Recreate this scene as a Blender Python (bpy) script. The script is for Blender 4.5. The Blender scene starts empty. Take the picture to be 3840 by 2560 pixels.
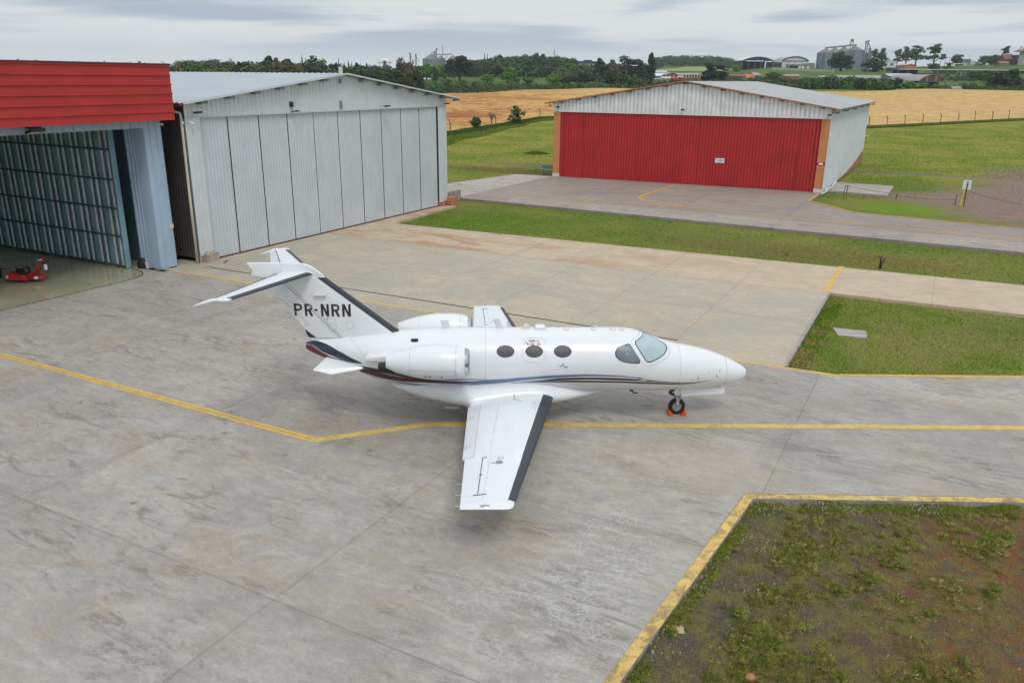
import bpy, bmesh, math, random
from math import sin, cos, pi, radians, sqrt, atan2, floor
from mathutils import Vector, Matrix
from mathutils.geometry import tessellate_polygon
RND = random.Random(7)
SC = bpy.context.scene
COL = SC.collection
CAM_H = 8.2
TH = radians(-28.0)          # the site grid is turned 28 degrees from the viewing direction
FX, FY = sin(TH), cos(TH)    # horizontal viewing direction in site axes
RX, RY = cos(TH), -sin(TH)   # direction to the right

# ------------------------------------------------------------------ mesh helper
class MB:
    def __init__(self):
        self.v = []; self.f = []; self.m = []; self.mi = 0; self.col = None
    def vert(self, p):
        self.v.append((p[0], p[1], p[2])); return len(self.v) - 1
    def face(self, idx):
        self.f.append(tuple(idx)); self.m.append(self.mi)
    def poly(self, pts):
        self.face([self.vert(p) for p in pts])
    def quad(self, a, b, c, d): self.poly((a, b, c, d))
    def box(self, x0, x1, y0, y1, z0, z1):
        p = [(x0,y0,z0),(x1,y0,z0),(x1,y1,z0),(x0,y1,z0),(x0,y0,z1),(x1,y0,z1),(x1,y1,z1),(x0,y1,z1)]
        self.hexa(p)
    def hexa(self, p):
        i = [self.vert(q) for q in p]
        for a in ((3,2,1,0),(4,5,6,7),(0,1,5,4),(1,2,6,5),(2,3,7,6),(3,0,4,7)):
            self.face([i[k] for k in a])
    def beam(self, a, b, w, h=None, up=(0,0,1)):
        a, b = Vector(a), Vector(b); h = h or w
        t = (b - a).normalized(); u = Vector(up)
        if abs(t.dot(u)) > .98: u = Vector((1,0,0))
        s = t.cross(u).normalized(); u = s.cross(t)
        s *= w/2; u *= h/2
        self.hexa([a-s-u, a+s-u, a+s+u, a-s+u, b-s-u, b+s-u, b+s+u, b-s+u])
    def tube(self, pts, r, n=8, caps=True):
        pts = [Vector(p) for p in pts]; rs = r if isinstance(r, (list, tuple)) else [r]*len(pts)
        rings = []; prev = None
        for i, p in enumerate(pts):
            t = (pts[min(i+1, len(pts)-1)] - pts[max(i-1, 0)]).normalized()
            if prev is None:
                prev = t.cross(Vector((0,0,1)))
                if prev.length < .05: prev = t.cross(Vector((1,0,0)))
            s = (prev - t*prev.dot(t)).normalized(); prev = s; u = t.cross(s)
            rings.append([self.vert(p + (s*cos(2*pi*k/n) + u*sin(2*pi*k/n))*rs[i]) for k in range(n)])
        self.rings(rings, caps)
    def rings(self, rings, caps=True, closed=True):
        n = len(rings[0])
        for a, b in zip(rings[:-1], rings[1:]):
            for k in range(n if closed else n-1):
                self.face((a[k], a[(k+1) % n], b[(k+1) % n], b[k]))
        if caps:
            self.face(rings[0][::-1]); self.face(rings[-1])
    def loft(self, sections, caps=True, closed=True):
        self.rings([[self.vert(p) for p in s] for s in sections], caps, closed)
    def lathe(self, prof, o, axis, n=28, caps=False):
        """profile of (along, radius) turned about an axis through o"""
        o = Vector(o); t = Vector(axis).normalized()
        s = t.cross(Vector((0,0,1)))
        if s.length < .05: s = Vector((0,1,0))
        s.normalize(); u = t.cross(s)
        self.rings([[self.vert(o + t*a + (s*cos(2*pi*k/n)+u*sin(2*pi*k/n))*r) for k in range(n)] for a, r in prof], caps)
    def prism(self, outline, z0, z1):
        """horizontal outline (x, y) raised from z0 to z1"""
        n = len(outline)
        b = [self.vert((x,y,z0)) for x,y in outline]; t = [self.vert((x,y,z1)) for x,y in outline]
        for tri in tessellate_polygon([[Vector((x,y,0)) for x,y in outline]]):
            self.face([t[i] for i in tri]); self.face([b[i] for i in tri][::-1])
        for i in range(n):
            j = (i+1) % n; self.face((b[i], b[j], t[j], t[i]))
    def plate(self, outline, y0, y1):
        """upright outline (x, z) between two y values"""
        n = len(outline)
        b = [self.vert((x,y0,z)) for x,z in outline]; t = [self.vert((x,y1,z)) for x,z in outline]
        for tri in tessellate_polygon([[Vector((x,z,0)) for x,z in outline]]):
            self.face([t[i] for i in tri]); self.face([b[i] for i in tri][::-1])
        for i in range(n):
            j = (i+1) % n; self.face((b[i], b[j], t[j], t[i]))
    def build(self, name, mat, parent=None, smooth=False, off=(0,0,0), normals=True, bevel=0):
        me = bpy.data.meshes.new(name)
        v = self.v if off == (0,0,0) else [(a-off[0], b-off[1], c-off[2]) for a,b,c in self.v]
        me.from_pydata(v, [], self.f)
        mats = mat if isinstance(mat, (list, tuple)) else [mat]
        for m in mats: me.materials.append(m)
        if len(mats) > 1: me.polygons.foreach_set('material_index', self.m)
        if self.col is not None:
            ca = me.color_attributes.new('tint', 'FLOAT_COLOR', 'POINT')
            flat = []
            for c in self.col: flat += [c[0], c[1], c[2], 1.0]
            ca.data.foreach_set('color', flat)
        if normals:
            bm = bmesh.new(); bm.from_mesh(me); bmesh.ops.recalc_face_normals(bm, faces=bm.faces); bm.to_mesh(me); bm.free()
        if smooth: me.polygons.foreach_set('use_smooth', [True]*len(me.polygons))
        me.update()
        o = bpy.data.objects.new(name, me); COL.objects.link(o)
        if parent is not None: o.parent = parent
        if smooth and smooth != True:
            me.set_sharp_from_angle(angle=radians(smooth))
        if bevel:
            b = o.modifiers.new('bevel', 'BEVEL'); b.width = bevel; b.segments = 2; b.limit_method = 'ANGLE'; b.angle_limit = radians(40)
        return o

def tag(o, label, cat, group=None, kind=None):
    if label: o['label'] = label
    if cat: o['category'] = cat
    if group: o['group'] = group
    if kind: o['kind'] = kind
    return o
def thing(name, label, cat, loc=(0,0,0), rz=0, group=None):
    o = bpy.data.objects.new(name, None); o.empty_display_size = .3; COL.objects.link(o)
    o.location = loc; o.rotation_euler = (0,0,rz)
    return tag(o, label, cat, group)
def structure(o): o['kind'] = 'structure'; return o
def children_of(o): return [c for c in bpy.data.objects if c.parent == o]
def copy_tree(o, parent=None, kids=None):
    c = o.copy(); COL.objects.link(c)
    if parent: c.parent = parent
    for ch in list(o.children): copy_tree(ch, c)
    return c
def smoothcurve(pts, n=4, closed=True):
    """Catmull-Rom through 2D points"""
    out = []; N = len(pts)
    for i in range(N if closed else N-1):
        g = (lambda k: pts[k % N]) if closed else (lambda k: pts[max(0, min(N-1, k))])
        p0, p1, p2, p3 = g(i-1), g(i), g(i+1), g(i+2)
        for k in range(n):
            t = k/n
            out.append(tuple(.5*((2*p1[d]) + (-p0[d]+p2[d])*t + (2*p0[d]-5*p1[d]+4*p2[d]-p3[d])*t*t + (-p0[d]+3*p1[d]-3*p2[d]+p3[d])*t**3) for d in range(len(p1))))
    if not closed: out.append(tuple(pts[-1]))
    return out
def pchip(X, Y):
    n = len(X); h = [X[i+1]-X[i] for i in range(n-1)]; d = [(Y[i+1]-Y[i])/h[i] for i in range(n-1)]
    m = [0.0]*n; m[0] = d[0]; m[-1] = d[-1]
    for i in range(1, n-1):
        if d[i-1]*d[i] > 0:
            w1 = 2*h[i]+h[i-1]; w2 = h[i]+2*h[i-1]; m[i] = (w1+w2)/(w1/d[i-1]+w2/d[i])
    def f(x):
        if x <= X[0]: return Y[0]
        if x >= X[-1]: return Y[-1]
        i = 0
        while X[i+1] < x: i += 1
        t = (x-X[i])/h[i]
        return (2*t**3-3*t*t+1)*Y[i]+(t**3-2*t*t+t)*h[i]*m[i]+(-2*t**3+3*t*t)*Y[i+1]+(t**3-t*t)*h[i]*m[i+1]
    return f

# ------------------------------------------------------------------ material helper
class NT:
    def __init__(self, name):
        self.mat = bpy.data.materials.new(name); self.mat.use_nodes = True
        self.t = self.mat.node_tree; self.n = self.t.nodes; self.l = self.t.links
        self.b = self.n['Principled BSDF']; self._pos = None
    def node(self, kind, **kw):
        x = self.n.new(kind)
        for k, v in kw.items(): setattr(x, k, v)
        return x
    def put(self, sock, v):
        if isinstance(v, bpy.types.NodeSocket): self.l.new(v, sock)
        elif v is not None: sock.default_value = v
    def pos(self):
        if self._pos is None: self._pos = self.node('ShaderNodeTexCoord').outputs['Object']
        return self._pos
    def xyz(self, v=None):
        s = self.node('ShaderNodeSeparateXYZ'); self.put(s.inputs[0], v or self.pos()); return s.outputs
    def mapping(self, scale=(1,1,1), rot=0, loc=(0,0,0), v=None):
        m = self.node('ShaderNodeMapping'); self.put(m.inputs[0], v or self.pos())
        m.inputs['Scale'].default_value = scale; m.inputs['Rotation'].default_value = (0,0,rot); m.inputs['Location'].default_value = loc
        return m.outputs[0]
    def noise(self, scale=1, detail=4, rough=.55, dist=0, v=None):
        x = self.node('ShaderNodeTexNoise'); self.put(x.inputs['Vector'], v or self.pos())
        x.inputs['Scale'].default_value = scale; x.inputs['Detail'].default_value = detail; x.inputs['Roughness'].default_value = rough; x.inputs['Distortion'].default_value = dist
        return x.outputs['Fac']
    def voronoi(self, scale=1, v=None, feature='F1'):
        x = self.node('ShaderNodeTexVoronoi', feature=feature); self.put(x.inputs['Vector'], v or self.pos()); x.inputs['Scale'].default_value = scale
        return x.outputs['Distance']
    def ramp(self, f, stops):
        r = self.node('ShaderNodeValToRGB'); self.put(r.inputs[0], f)
        e = r.color_ramp.elements
        while len(e) < len(stops): e.new(.5)
        for k, (p, c) in zip(e, stops):
            k.position = p; k.color = (c, c, c, 1) if isinstance(c, (int, float)) else (*c, 1)
        return r.outputs[0]
    def rng(self, f, a, b, c=0, d=1, smooth=True):
        r = self.node('ShaderNodeMapRange'); r.interpolation_type = 'SMOOTHSTEP' if smooth else 'LINEAR'
        for i, x in enumerate((f, a, b, c, d)): self.put(r.inputs[i], x)
        return r.outputs[0]
    def math(self, op, a, b=None, c=None, clamp=False):
        m = self.node('ShaderNodeMath', operation=op); m.use_clamp = clamp
        for i, x in enumerate((a, b, c)): self.put(m.inputs[i], x)
        return m.outputs[0]
    def mix(self, f, a, b, blend='MIX'):
        m = self.node('ShaderNodeMix', data_type='RGBA', blend_type=blend)
        self.put(m.inputs['Factor'], f)
        for k, x in ((6, a), (7, b)):
            self.put(m.inputs[k], (*x, 1) if isinstance(x, tuple) and len(x) == 3 else x)
        return m.outputs[2]
    def bump(self, h, strength=.3, dist=.02):
        b = self.node('ShaderNodeBump'); b.inputs['Strength'].default_value = strength; b.inputs['Distance'].default_value = dist
        self.put(b.inputs['Height'], h); self.l.new(b.outputs[0], self.b.inputs['Normal'])
    def out(self, color, rough=.6, metallic=0, spec=.5):
        self.put(self.b.inputs['Base Color'], (*color, 1) if isinstance(color, tuple) and len(color) == 3 else color)
        self.put(self.b.inputs['Roughness'], rough); self.put(self.b.inputs['Metallic'], metallic)
        self.put(self.b.inputs['Specular IOR Level'], spec)
        return self.mat

def paint(name, c, rough=.5, metallic=0, var=.12, scale=3, dirt=None, dirt_amt=.25, streak=True, spec=.5):
    """a plain painted or metal surface with a little wear"""
    t = NT(name)
    n = t.noise(scale, 5, .6)
    col = t.mix(t.rng(n, .3, .7), tuple(x*(1-var) for x in c), tuple(min(1, x*(1+var)) for x in c))
    if dirt:
        v = t.mapping((1.6, 1.6, .18)) if streak else t.mapping((1,1,1))
        d = t.rng(t.noise(2.2, 6, .65, 0, v), .48, .78)
        col = t.mix(t.math('MULTIPLY', d, dirt_amt), col, dirt)
    return t.out(col, t.rng(n, .2, .8, max(0, rough-.06), min(1, rough+.08)), metallic, spec)

# ------------------------------------------------------------------ terrain
CP = [600, 1400, 1700, 2000, 2300, 2600, 2900, 3200, 3500, 3870]
DK = [0, 110, 145, 200, 260, 330, 420, 520, 600, 700, 850, 1000, 1300, 1700, 2600]
HT = [
 [0,0,0,.3,1.2,3.5,6,7.2,7.6,7.8,7.8,7.8,9,12,14],
 [0,0,0,.8,1.5,1.5,2.5,5,6.8,7.8,9,11,14,18,20],
 [0,0,0,1.5,2.8,1.5,.4,1.2,6.0,9,11,13,18,24,26],
 [0,0,0,1.2,3.0,3.7,1,.8,4.5,9,14,21,27,30,32],
 [0,0,0,1.0,3.2,4.9,2,2.5,6.5,9,11,14,18,32,36],
 [0,0,.1,1.0,3.0,4.4,3.5,6,8.4,10,13,18,26,40,42],
 [0,0,.2,.9,2.4,3.5,4,6.5,9,13.5,20.5,22,22,24,30],
 [0,0,.1,.7,2.0,3.0,4.5,7.5,10,14,19.5,22,24,26,30],
 [0,0,0,.6,2.9,4.9,4.5,7.5,11,17,23.5,26,28,30,32],
 [0,0,0,.5,2.8,4.9,5,9,13,19,27,30,32,32,34]]
HF = [pchip(DK, r) for r in HT]
CC = [(p-1920)/3145 for p in CP]
def hill(s, d):
    if d < 60: return 0.0
    c = max(CC[0], min(CC[-1], s/d))
    i = 0
    while i < len(CC)-2 and CC[i+1] < c: i += 1
    t = (c-CC[i])/(CC[i+1]-CC[i]); t = t*t*(3-2*t)
    z = HF[i](d)*(1-t) + HF[i+1](d)*t
    if d > 110: z += (sin(s*.043+1.3)*.35 + sin(d*.031+s*.017)*.35)*min(1, (d-110)/200)
    return z
def sd(s, d): return (RX*s + FX*d, RY*s + FY*d)
def to_sd(x, y): return (RX*x + RY*y, FX*x + FY*y)
def bearing(p, d): return (p-1920)/3145*d      # sideways offset of a bearing at a distance
def place(p, d):
    s = bearing(p, d); x, y = sd(s, d); return Vector((x, y, hill(s, d)))
def level(p, row, d): return CAM_H + (294 + .0098*(p-1920) - row)/3312*d    # height seen at that row from that distance
# ------------------------------------------------------------------ materials of the setting
def joints(t, xs, ys, wob=True):
    """dark sealed joints and the grime that gathers along them: returns (line, grime)"""
    X, Y, Z = t.xyz()
    n = t.noise(5, 3, .6); line = None; near = None
    for ax, vals in ((X, xs), (Y, ys)):
        for v in vals:
            d = t.math('ABSOLUTE', t.math('SUBTRACT', ax, v))
            near = d if near is None else t.math('MINIMUM', near, d)
    dd = t.math('ADD', near, t.math('MULTIPLY', t.math('SUBTRACT', n, .5), .012))
    line = t.rng(dd, .006, .020, 1, 0)
    grime = t.math('MULTIPLY', t.rng(near, .05, .45, 1, 0), t.rng(t.noise(1.7, 5, .7), .42, .66))
    return line, grime
def ring(t, cx, cy, r, w):
    X, Y, Z = t.xyz()
    dx = t.math('SUBTRACT', X, cx); dy = t.math('SUBTRACT', Y, cy)
    rr = t.math('SQRT', t.math('ADD', t.math('MULTIPLY', dx, dx), t.math('MULTIPLY', dy, dy)))
    return t.rng(t.math('ABSOLUTE', t.math('SUBTRACT', rr, r)), 0, w, 1, 0)
def blob(t, cx, cy, rx, ry, n, amt=1.2):
    """soft patch with a ragged edge"""
    X, Y, Z = t.xyz()
    a = t.math('DIVIDE', t.math('SUBTRACT', X, cx), rx); b = t.math('DIVIDE', t.math('SUBTRACT', Y, cy), ry)
    r = t.math('SQRT', t.math('ADD', t.math('MULTIPLY', a, a), t.math('MULTIPLY', b, b)))
    return t.rng(t.math('ADD', r, t.math('MULTIPLY', t.math('SUBTRACT', n, .5), amt)), .6, 1.15, 1, 0)

def concrete(name, lo, hi, warm, dark, xs, ys, warm_amt=.5, dark_amt=.6, rot=.5, crackle=False, rings=(), strip=None, joint=.5):
    t = NT(name)
    big = t.noise(.16, 5, .6, .4); mid = t.noise(1.1, 9, .72, .5); fine = t.noise(14, 6, .75)
    col = t.mix(t.rng(t.math('ADD', t.math('MULTIPLY', big, .45), t.math('MULTIPLY', mid, .55)), .40, .60), lo, hi)
    # ochre tinge in broad soft patches
    wv = t.mapping((.7, 1.3, 1), rot, (2,5,0))
    col = t.mix(t.math('MULTIPLY', t.rng(t.noise(.55, 7, .68, .8, wv), .50, .66), warm_amt), col, warm)
    # pale scoured areas
    lt = t.noise(.8, 9, .74, 1.0, t.mapping((.45, 1.5, 1), rot+.2, (4,9,0)))
    col = t.mix(t.math('MULTIPLY', t.rng(lt, .50, .64), .45), col, tuple(min(1, c*1.2) for c in hi))
    # brown water marks: broken, swirled and drawn out one way
    v = t.mapping((.5, 1.9, 1), rot)
    sw = t.noise(1.5, 10, .78, 1.6, v)
    mask = t.rng(t.noise(.42, 5, .65, .6, t.mapping((.8,1.5,1), rot, (7,3,0))), .46, .60)
    col = t.mix(t.math('MULTIPLY', t.math('MULTIPLY', t.rng(sw, .485, .60), mask), dark_amt), col, dark)
    sw2 = t.noise(3.4, 8, .76, 1.2, t.mapping((.5, 1.6, 1), rot+.15, (3,1,0)))
    col = t.mix(t.math('MULTIPLY', t.rng(sw2, .52, .66), dark_amt*.45), col, dark)
    gr_ = t.noise(5.0, 9, .8, .4, t.mapping((.7, 1.3, 1), rot))
    col = t.mix(t.math('MULTIPLY', t.rng(gr_, .44, .60), .30), col, tuple(c*.78 for c in lo))
    col = t.mix(t.math('MULTIPLY', t.rng(gr_, .50, .36), .22), col, tuple(min(1, c*1.2) for c in hi))
    col = t.mix(t.math('MULTIPLY', t.rng(fine, .42, .66), .16), col, tuple(c*.6 for c in lo))
    if strip:      # the paler band along the far edge
        y0, c = strip; X, Y, Z = t.xyz()
        k = t.rng(t.math('ADD', Y, t.math('MULTIPLY', t.math('SUBTRACT', mid, .5), 1.0)), y0-.25, y0+.35)
        c2 = t.mix(t.rng(mid, .40, .60), tuple(x*.92 for x in c), tuple(min(1, x*1.07) for x in c))
        c2 = t.mix(t.math('MULTIPLY', t.rng(t.noise(.42, 7, .7, .8, t.mapping((.5, 1.6, 1))), .47, .62), t.rng(X, -3, -22, .12, .9)), c2, (.40,.225,.115))
        col = t.mix(k, col, c2)
        c3 = t.math('MULTIPLY', t.rng(t.noise(.3, 6, .65, .6), .44, .62), .5)
        col = t.mix(t.math('MULTIPLY', c3, t.rng(Y, y0, y0-2.5)), col, (.32,.335,.29))
    if crackle:
        wob = t.node('ShaderNodeTexNoise'); wob.inputs['Scale'].default_value = 6; wob.inputs['Detail'].default_value = 3; t.put(wob.inputs['Vector'], t.pos())
        va = t.node('ShaderNodeVectorMath', operation='MULTIPLY_ADD'); t.put(va.inputs[0], wob.outputs['Color']); va.inputs[1].default_value = (.10,.10,0); t.put(va.inputs[2], t.pos())
        e = t.voronoi(9.5, t.mapping((.8, 1.25, 1), rot, (0,0,0), va.outputs[0]), 'DISTANCE_TO_EDGE')
        brk = t.rng(t.noise(2.2, 7, .75, .6, t.mapping((.5,1.6,1), rot)), .40, .62)
        for cx, cy, rx, ry, am in ((-4.6, 9.6, 2.3, 1.5, .55), (-4.4, 11.8, 1.2, 2.2, .75), (-8.4, 5.9, 2.4, 1.3, .4), (-5.4, 7.4, 1.6, 1.3, .4)):
            k = t.math('MULTIPLY', blob(t, cx, cy, rx, ry, mid, 2.2), am)
            w = t.math('MULTIPLY', t.math('MULTIPLY', t.rng(t.math('ADD', e, t.math('MULTIPLY', t.math('SUBTRACT', fine, .5), .25)), .02, .12, 1, 0), k), brk)
            col = t.mix(t.math('MULTIPLY', k, .35), col, tuple(c*.72 for c in lo))
            col = t.mix(t.math('MULTIPLY', w, .8), col, (.50,.495,.485))
            col = t.mix(t.math('MULTIPLY', t.math('MULTIPLY', t.rng(sw, .40, .50, 1, 0), k), .7), col, (.50,.495,.485))
    for cx, cy, r, w, a in rings:
        col = t.mix(t.math('MULTIPLY', t.math('MULTIPLY', ring(t, cx, cy, r, w), t.rng(t.noise(.5, 4, .6), .42, .6)), a), col, tuple(c*.62 for c in lo))
    if crackle:      # neighbouring pours differ a little in tone
        SX, SY, _z = t.xyz()
        cv = t.node('ShaderNodeCombineXYZ'); t.put(cv.inputs[0], t.math('FLOOR', t.math('DIVIDE', t.math('ADD', SX, 2.32), 6.5))); t.put(cv.inputs[1], t.math('FLOOR', t.math('DIVIDE', t.math('SUBTRACT', SY, 3.0), 5.02)))
        wn_ = t.node('ShaderNodeTexWhiteNoise'); t.put(wn_.inputs['Vector'], cv.outputs[0])
        col = t.mix(1.0, col, t.ramp(wn_.outputs['Value'], [(0, (.885,.875,.86)), (.5, (.97,.97,.975)), (1, (1.04,1.03,1.01))]), 'MULTIPLY')
        drip = t.rng(t.voronoi(.75, t.mapping((1,1,1), .3, (3,7,0))), .035, .075, 1, 0)
        col = t.mix(t.math('MULTIPLY', drip, t.rng(fine, .3, .6, .2, .7)), col, tuple(c*.75 for c in dark))
        col = t.mix(t.math('MULTIPLY', blob(t, -3.9, 16.2, 2.6, 1.5, mid, .7), .28), col, warm)
    ln, gr = joints(t, xs, ys)
    col = t.mix(t.math('MULTIPLY', gr, .55*joint), col, tuple(c*.9 for c in dark))
    col = t.mix(t.math('MULTIPLY', t.math('MULTIPLY', ln, t.rng(mid, .3, .5, .45, 1)), joint), col, (.075,.07,.065))
    t.bump(t.math('ADD', t.math('MULTIPLY', mid, .5), t.math('MULTIPLY', fine, .5)), .25, .01)
    return t.out(col, t.rng(mid, .3, .7, .62, .85), 0, .35)

M = {}
M['gray_concrete'] = concrete('gray_concrete', (.322,.306,.280), (.412,.391,.356), (.365,.310,.225), (.150,.132,.112), [-2.32,-8.67,-15.5,-22.3], [3.0,8.0,13.0,18.1], .7, .68, -.25, True,
    [(-16.6,10.3,1.6,.07,.5), (-13.0,13.6,1.3,.07,.3), (-17.5,15.5,2.4,.07,.25), (-5,17,3.4,.05,.2)], None, .38)
M['tan_concrete'] = concrete('tan_concrete', (.415,.375,.285), (.485,.430,.325), (.46,.37,.25), (.26,.245,.21), [-7.0,-10.7,-14.35,-18.0,-21.6,-25.2,.35,-3.42], [29.0,33.6], .4, .4, 0, False,
    [(-9.5,25.5,1.5,.07,.2), (-7.4,25.2,1.9,.06,.2)], (33.6, (.485,.395,.285)), .34)
M['mauve_concrete'] = concrete('mauve_concrete', (.262,.222,.190), (.325,.278,.240), (.30,.245,.205), (.12,.105,.095), [-8.4,-1.4,-15.4,-22.4,4.6], [49.9], .4, .55, 0, False, (), None, .4)
M['kerb_concrete'] = paint('kerb_concrete', (.30,.285,.26), .85, 0, .2, 4, (.07,.06,.05), .7)
M['pale_concrete'] = concrete('pale_concrete', (.36,.325,.285), (.46,.42,.375), (.40,.35,.3), (.13,.115,.1), [], [], .3, .9, 1.2)
def yellow(name, c, wear):
    t = NT(name)
    n = t.noise(3, 8, .7, .3); f = t.noise(20, 5, .7)
    col = t.mix(t.rng(n, .35, .65), tuple(x*.86 for x in c), c)
    col = t.mix(t.math('MULTIPLY', t.rng(t.noise(2.6, 9, .78, .9), .45, .60), wear), col, (.20,.155,.09))
    col = t.mix(t.math('MULTIPLY', t.rng(f, .52, .7), .3), col, (.45,.36,.2))
    return t.out(col, .7, 0, .35)
M['yellow_line'] = yellow('yellow_line', (.66,.455,.135), .3)
M['yellow_kerb'] = yellow('yellow_kerb', (.69,.48,.15), .8)
M['orange_line'] = yellow('orange_line', (.66,.36,.04), .2)
M['dark_slot'] = paint('dark_slot', (.035,.028,.022), .9)
M['seal_line'] = paint('seal_line', (.38,.22,.06), .9)
M['epoxy_floor'] = (lambda t: t.out(t.mix(t.rng(t.noise(.5,4,.6), .35, .65), (.33,.33,.215), (.41,.40,.26)), t.rng(t.noise(2,4), .3, .7, .10, .2), 0, .5))(NT('epoxy_floor'))

def grass_mat():
    t = NT('ground_cover'); X, Y, Z = t.xyz()
    d = t.math('ADD', t.math('MULTIPLY', X, FX), t.math('MULTIPLY', Y, FY))
    n1 = t.noise(.11, 5, .62, .3); n2 = t.noise(.9, 7, .7, .3); n3 = t.noise(9, 6, .75); n4 = t.noise(.05, 4, .6)
    col = t.mix(t.rng(n1, .36, .62), (.095,.165,.020), (.19,.205,.042))
    col = t.mix(t.math('MULTIPLY', t.rng(n2, .48, .7), .55), col, (.20,.16,.06))
    col = t.mix(t.math('MULTIPLY', t.rng(n3, .4, .7), .4), col, (.06,.095,.014))
    # brighter and yellower lawn out by the hangars
    far = t.rng(d, 62, 78)
    c2 = t.mix(t.rng(n1, .42, .58), (.15,.20,.022), (.25,.24,.040))
    c2 = t.mix(t.math('MULTIPLY', t.rng(n2, .5, .72), .5), c2, (.10,.13,.02))
    c2 = t.mix(t.math('MULTIPLY', t.rng(n3, .42, .7), .4), c2, (.085,.105,.018))
    col = t.mix(far, col, c2)
    # lush strip beside the yard kerb, red soil and the gravel track
    col = t.mix(t.math('MULTIPLY', blob(t, -1.9, 61.5, 3.4, 2.2, n2), .9), col, (.115,.235,.006))
    col = t.mix(t.math('MULTIPLY', blob(t, -24, 42.5, 7, 3.6, n2, .8), .65), col, (.085,.165,.010))
    col = t.mix(t.math('MULTIPLY', blob(t, -6, 42.2, 9, 2.2, n2, 1.6), .65), col, (.150,.115,.040))
    dirt = t.mix(t.rng(n3, .35, .65), (.17,.12,.095), (.285,.215,.175))
    dirt = t.mix(t.math('MULTIPLY', t.rng(n2, .5, .66), .6), dirt, (.13,.105,.085))
    dirt = t.mix(t.math('MULTIPLY', t.rng(t.noise(.5, 5, .65, .5), .54, .68), .6), dirt, (.33,.16,.07))
    for cx, cy, rx, ry, a in ((7.5, 68, 9.5, 13, 1), (11, 84, 9, 18, .95), (1.4, 69.3, 7.2, 3.6, .9), (-2.2, 66.6, 4.6, 1.2, .55), (14, 60, 9, 9, 1)):
        col = t.mix(t.math('MULTIPLY', blob(t, cx, cy, rx, ry, n2, 1.1), a), col, dirt)
    gv = t.mix(t.rng(n3, .35, .65), (.10,.10,.09), (.20,.195,.175))
    for cx, cy, rx, ry in ((-34, 73.5, 9, 1.6), (-8, 86, 14, 1.3)):
        col = t.mix(t.math('MULTIPLY', blob(t, cx, cy, rx, ry, n2, 1.2), .8), col, gv)
    col = t.mix(t.math('MULTIPLY', blob(t, -37, 67.5, 7, 2.6, n2, 1.2), .75), col, (.135,.085,.035))
    # park and farmland further out
    park = t.rng(d, 360, 420)
    c3 = t.mix(t.rng(n4, .4, .6), (.060,.105,.020), (.10,.150,.034))
    c3 = t.mix(t.math('MULTIPLY', t.rng(n1, .5, .7), .5), c3, (.05,.085,.018))
    col = t.mix(park, col, c3)
    t.bump(n3, .6, .06)
    return t.out(col, .95, 0, .12)
M['ground_cover'] = grass_mat()

def weedy():
    t = NT('weedy_gravel'); X, Y, Z = t.xyz()
    n1 = t.noise(.55, 6, .65, .4); n2 = t.noise(3.0, 7, .7, .3); n3 = t.noise(38, 6, .8); v = t.voronoi(60)
    col = t.mix(t.rng(n3, .35, .65), (.050,.045,.034), (.132,.118,.090))
    red = t.math('MULTIPLY', t.rng(t.math('ADD', X, t.math('MULTIPLY', n1, 4)), 1.2, 3.6), t.rng(n2, .36, .56))
    col = t.mix(red, col, t.mix(t.rng(n3, .35, .65), (.110,.048,.026), (.245,.095,.042)))
    brown = t.rng(t.noise(1.1, 7, .74, .5, t.mapping((1,1,1),0,(5,2,0))), .42, .58)
    col = t.mix(t.math('MULTIPLY', brown, .7), col, t.mix(t.rng(n3, .4, .66), (.085,.066,.034), (.20,.155,.075)))
    moss = t.rng(t.noise(2.6, 8, .76, .6, t.mapping((1,1,1),0,(1,8,0))), .44, .58)
    moss = t.math('MULTIPLY', moss, t.rng(X, 4.2, .8, .15, .72))
    col = t.mix(moss, col, t.mix(t.rng(n3, .35, .65), (.085,.085,.018), (.235,.215,.060)))
    col = t.mix(t.math('MULTIPLY', t.rng(v, 0, .13, 1, 0), t.rng(n2, .5, .6)), col, (.26,.235,.2))
    t.bump(n3, .8, .03)
    return t.out(col, .95, 0, .15)
M['weedy_gravel'] = weedy()
def stubble():
    t = NT('ripe_stubble'); X, Y, Z = t.xyz()
    s = t.math('ADD', t.math('MULTIPLY', X, RX), t.math('MULTIPLY', Y, RY)); d = t.math('ADD', t.math('MULTIPLY', X, FX), t.math('MULTIPLY', Y, FY))
    n1 = t.noise(.05, 5, .62, .5); n2 = t.noise(.35, 7, .7, .6, t.mapping((1,2.6,1), radians(28))); n3 = t.noise(2.2, 6, .75)
    col = t.mix(t.rng(n2, .42, .58), (.42,.265,.10), (.66,.475,.205))
    left = t.rng(s, 42, -8)
    col = t.mix(t.math('MULTIPLY', t.math('MULTIPLY', t.rng(n1, .42, .58), left), t.rng(n2, .58, .42, 0, .9)), col, (.27,.075,.025))
    col = t.mix(left, col, t.mix(1.0, col, (.95,.83,.70), 'MULTIPLY'))
    col = t.mix(t.math('MULTIPLY', blob(t, -113, 206, 26, 7, n2, 1.4), .7), col, (.36,.155,.05))
    col = t.mix(t.math('MULTIPLY', t.rng(n2, .52, .7), t.rng(s, 20, 80, 0, .35)), col, (.33,.24,.075))
    col = t.mix(t.math('MULTIPLY', t.rng(n3, .48, .62), .5), col, (.30,.17,.06))
    k = blob(t, -92, 146, 11, 10, n2, 1.3)
    col = t.mix(t.math('MULTIPLY', k, .7), col, (.25,.055,.025))
    t.bump(n3, .25, .1)
    return t.out(col, .95, 0, .1)
M['ripe_stubble'] = stubble()

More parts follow.
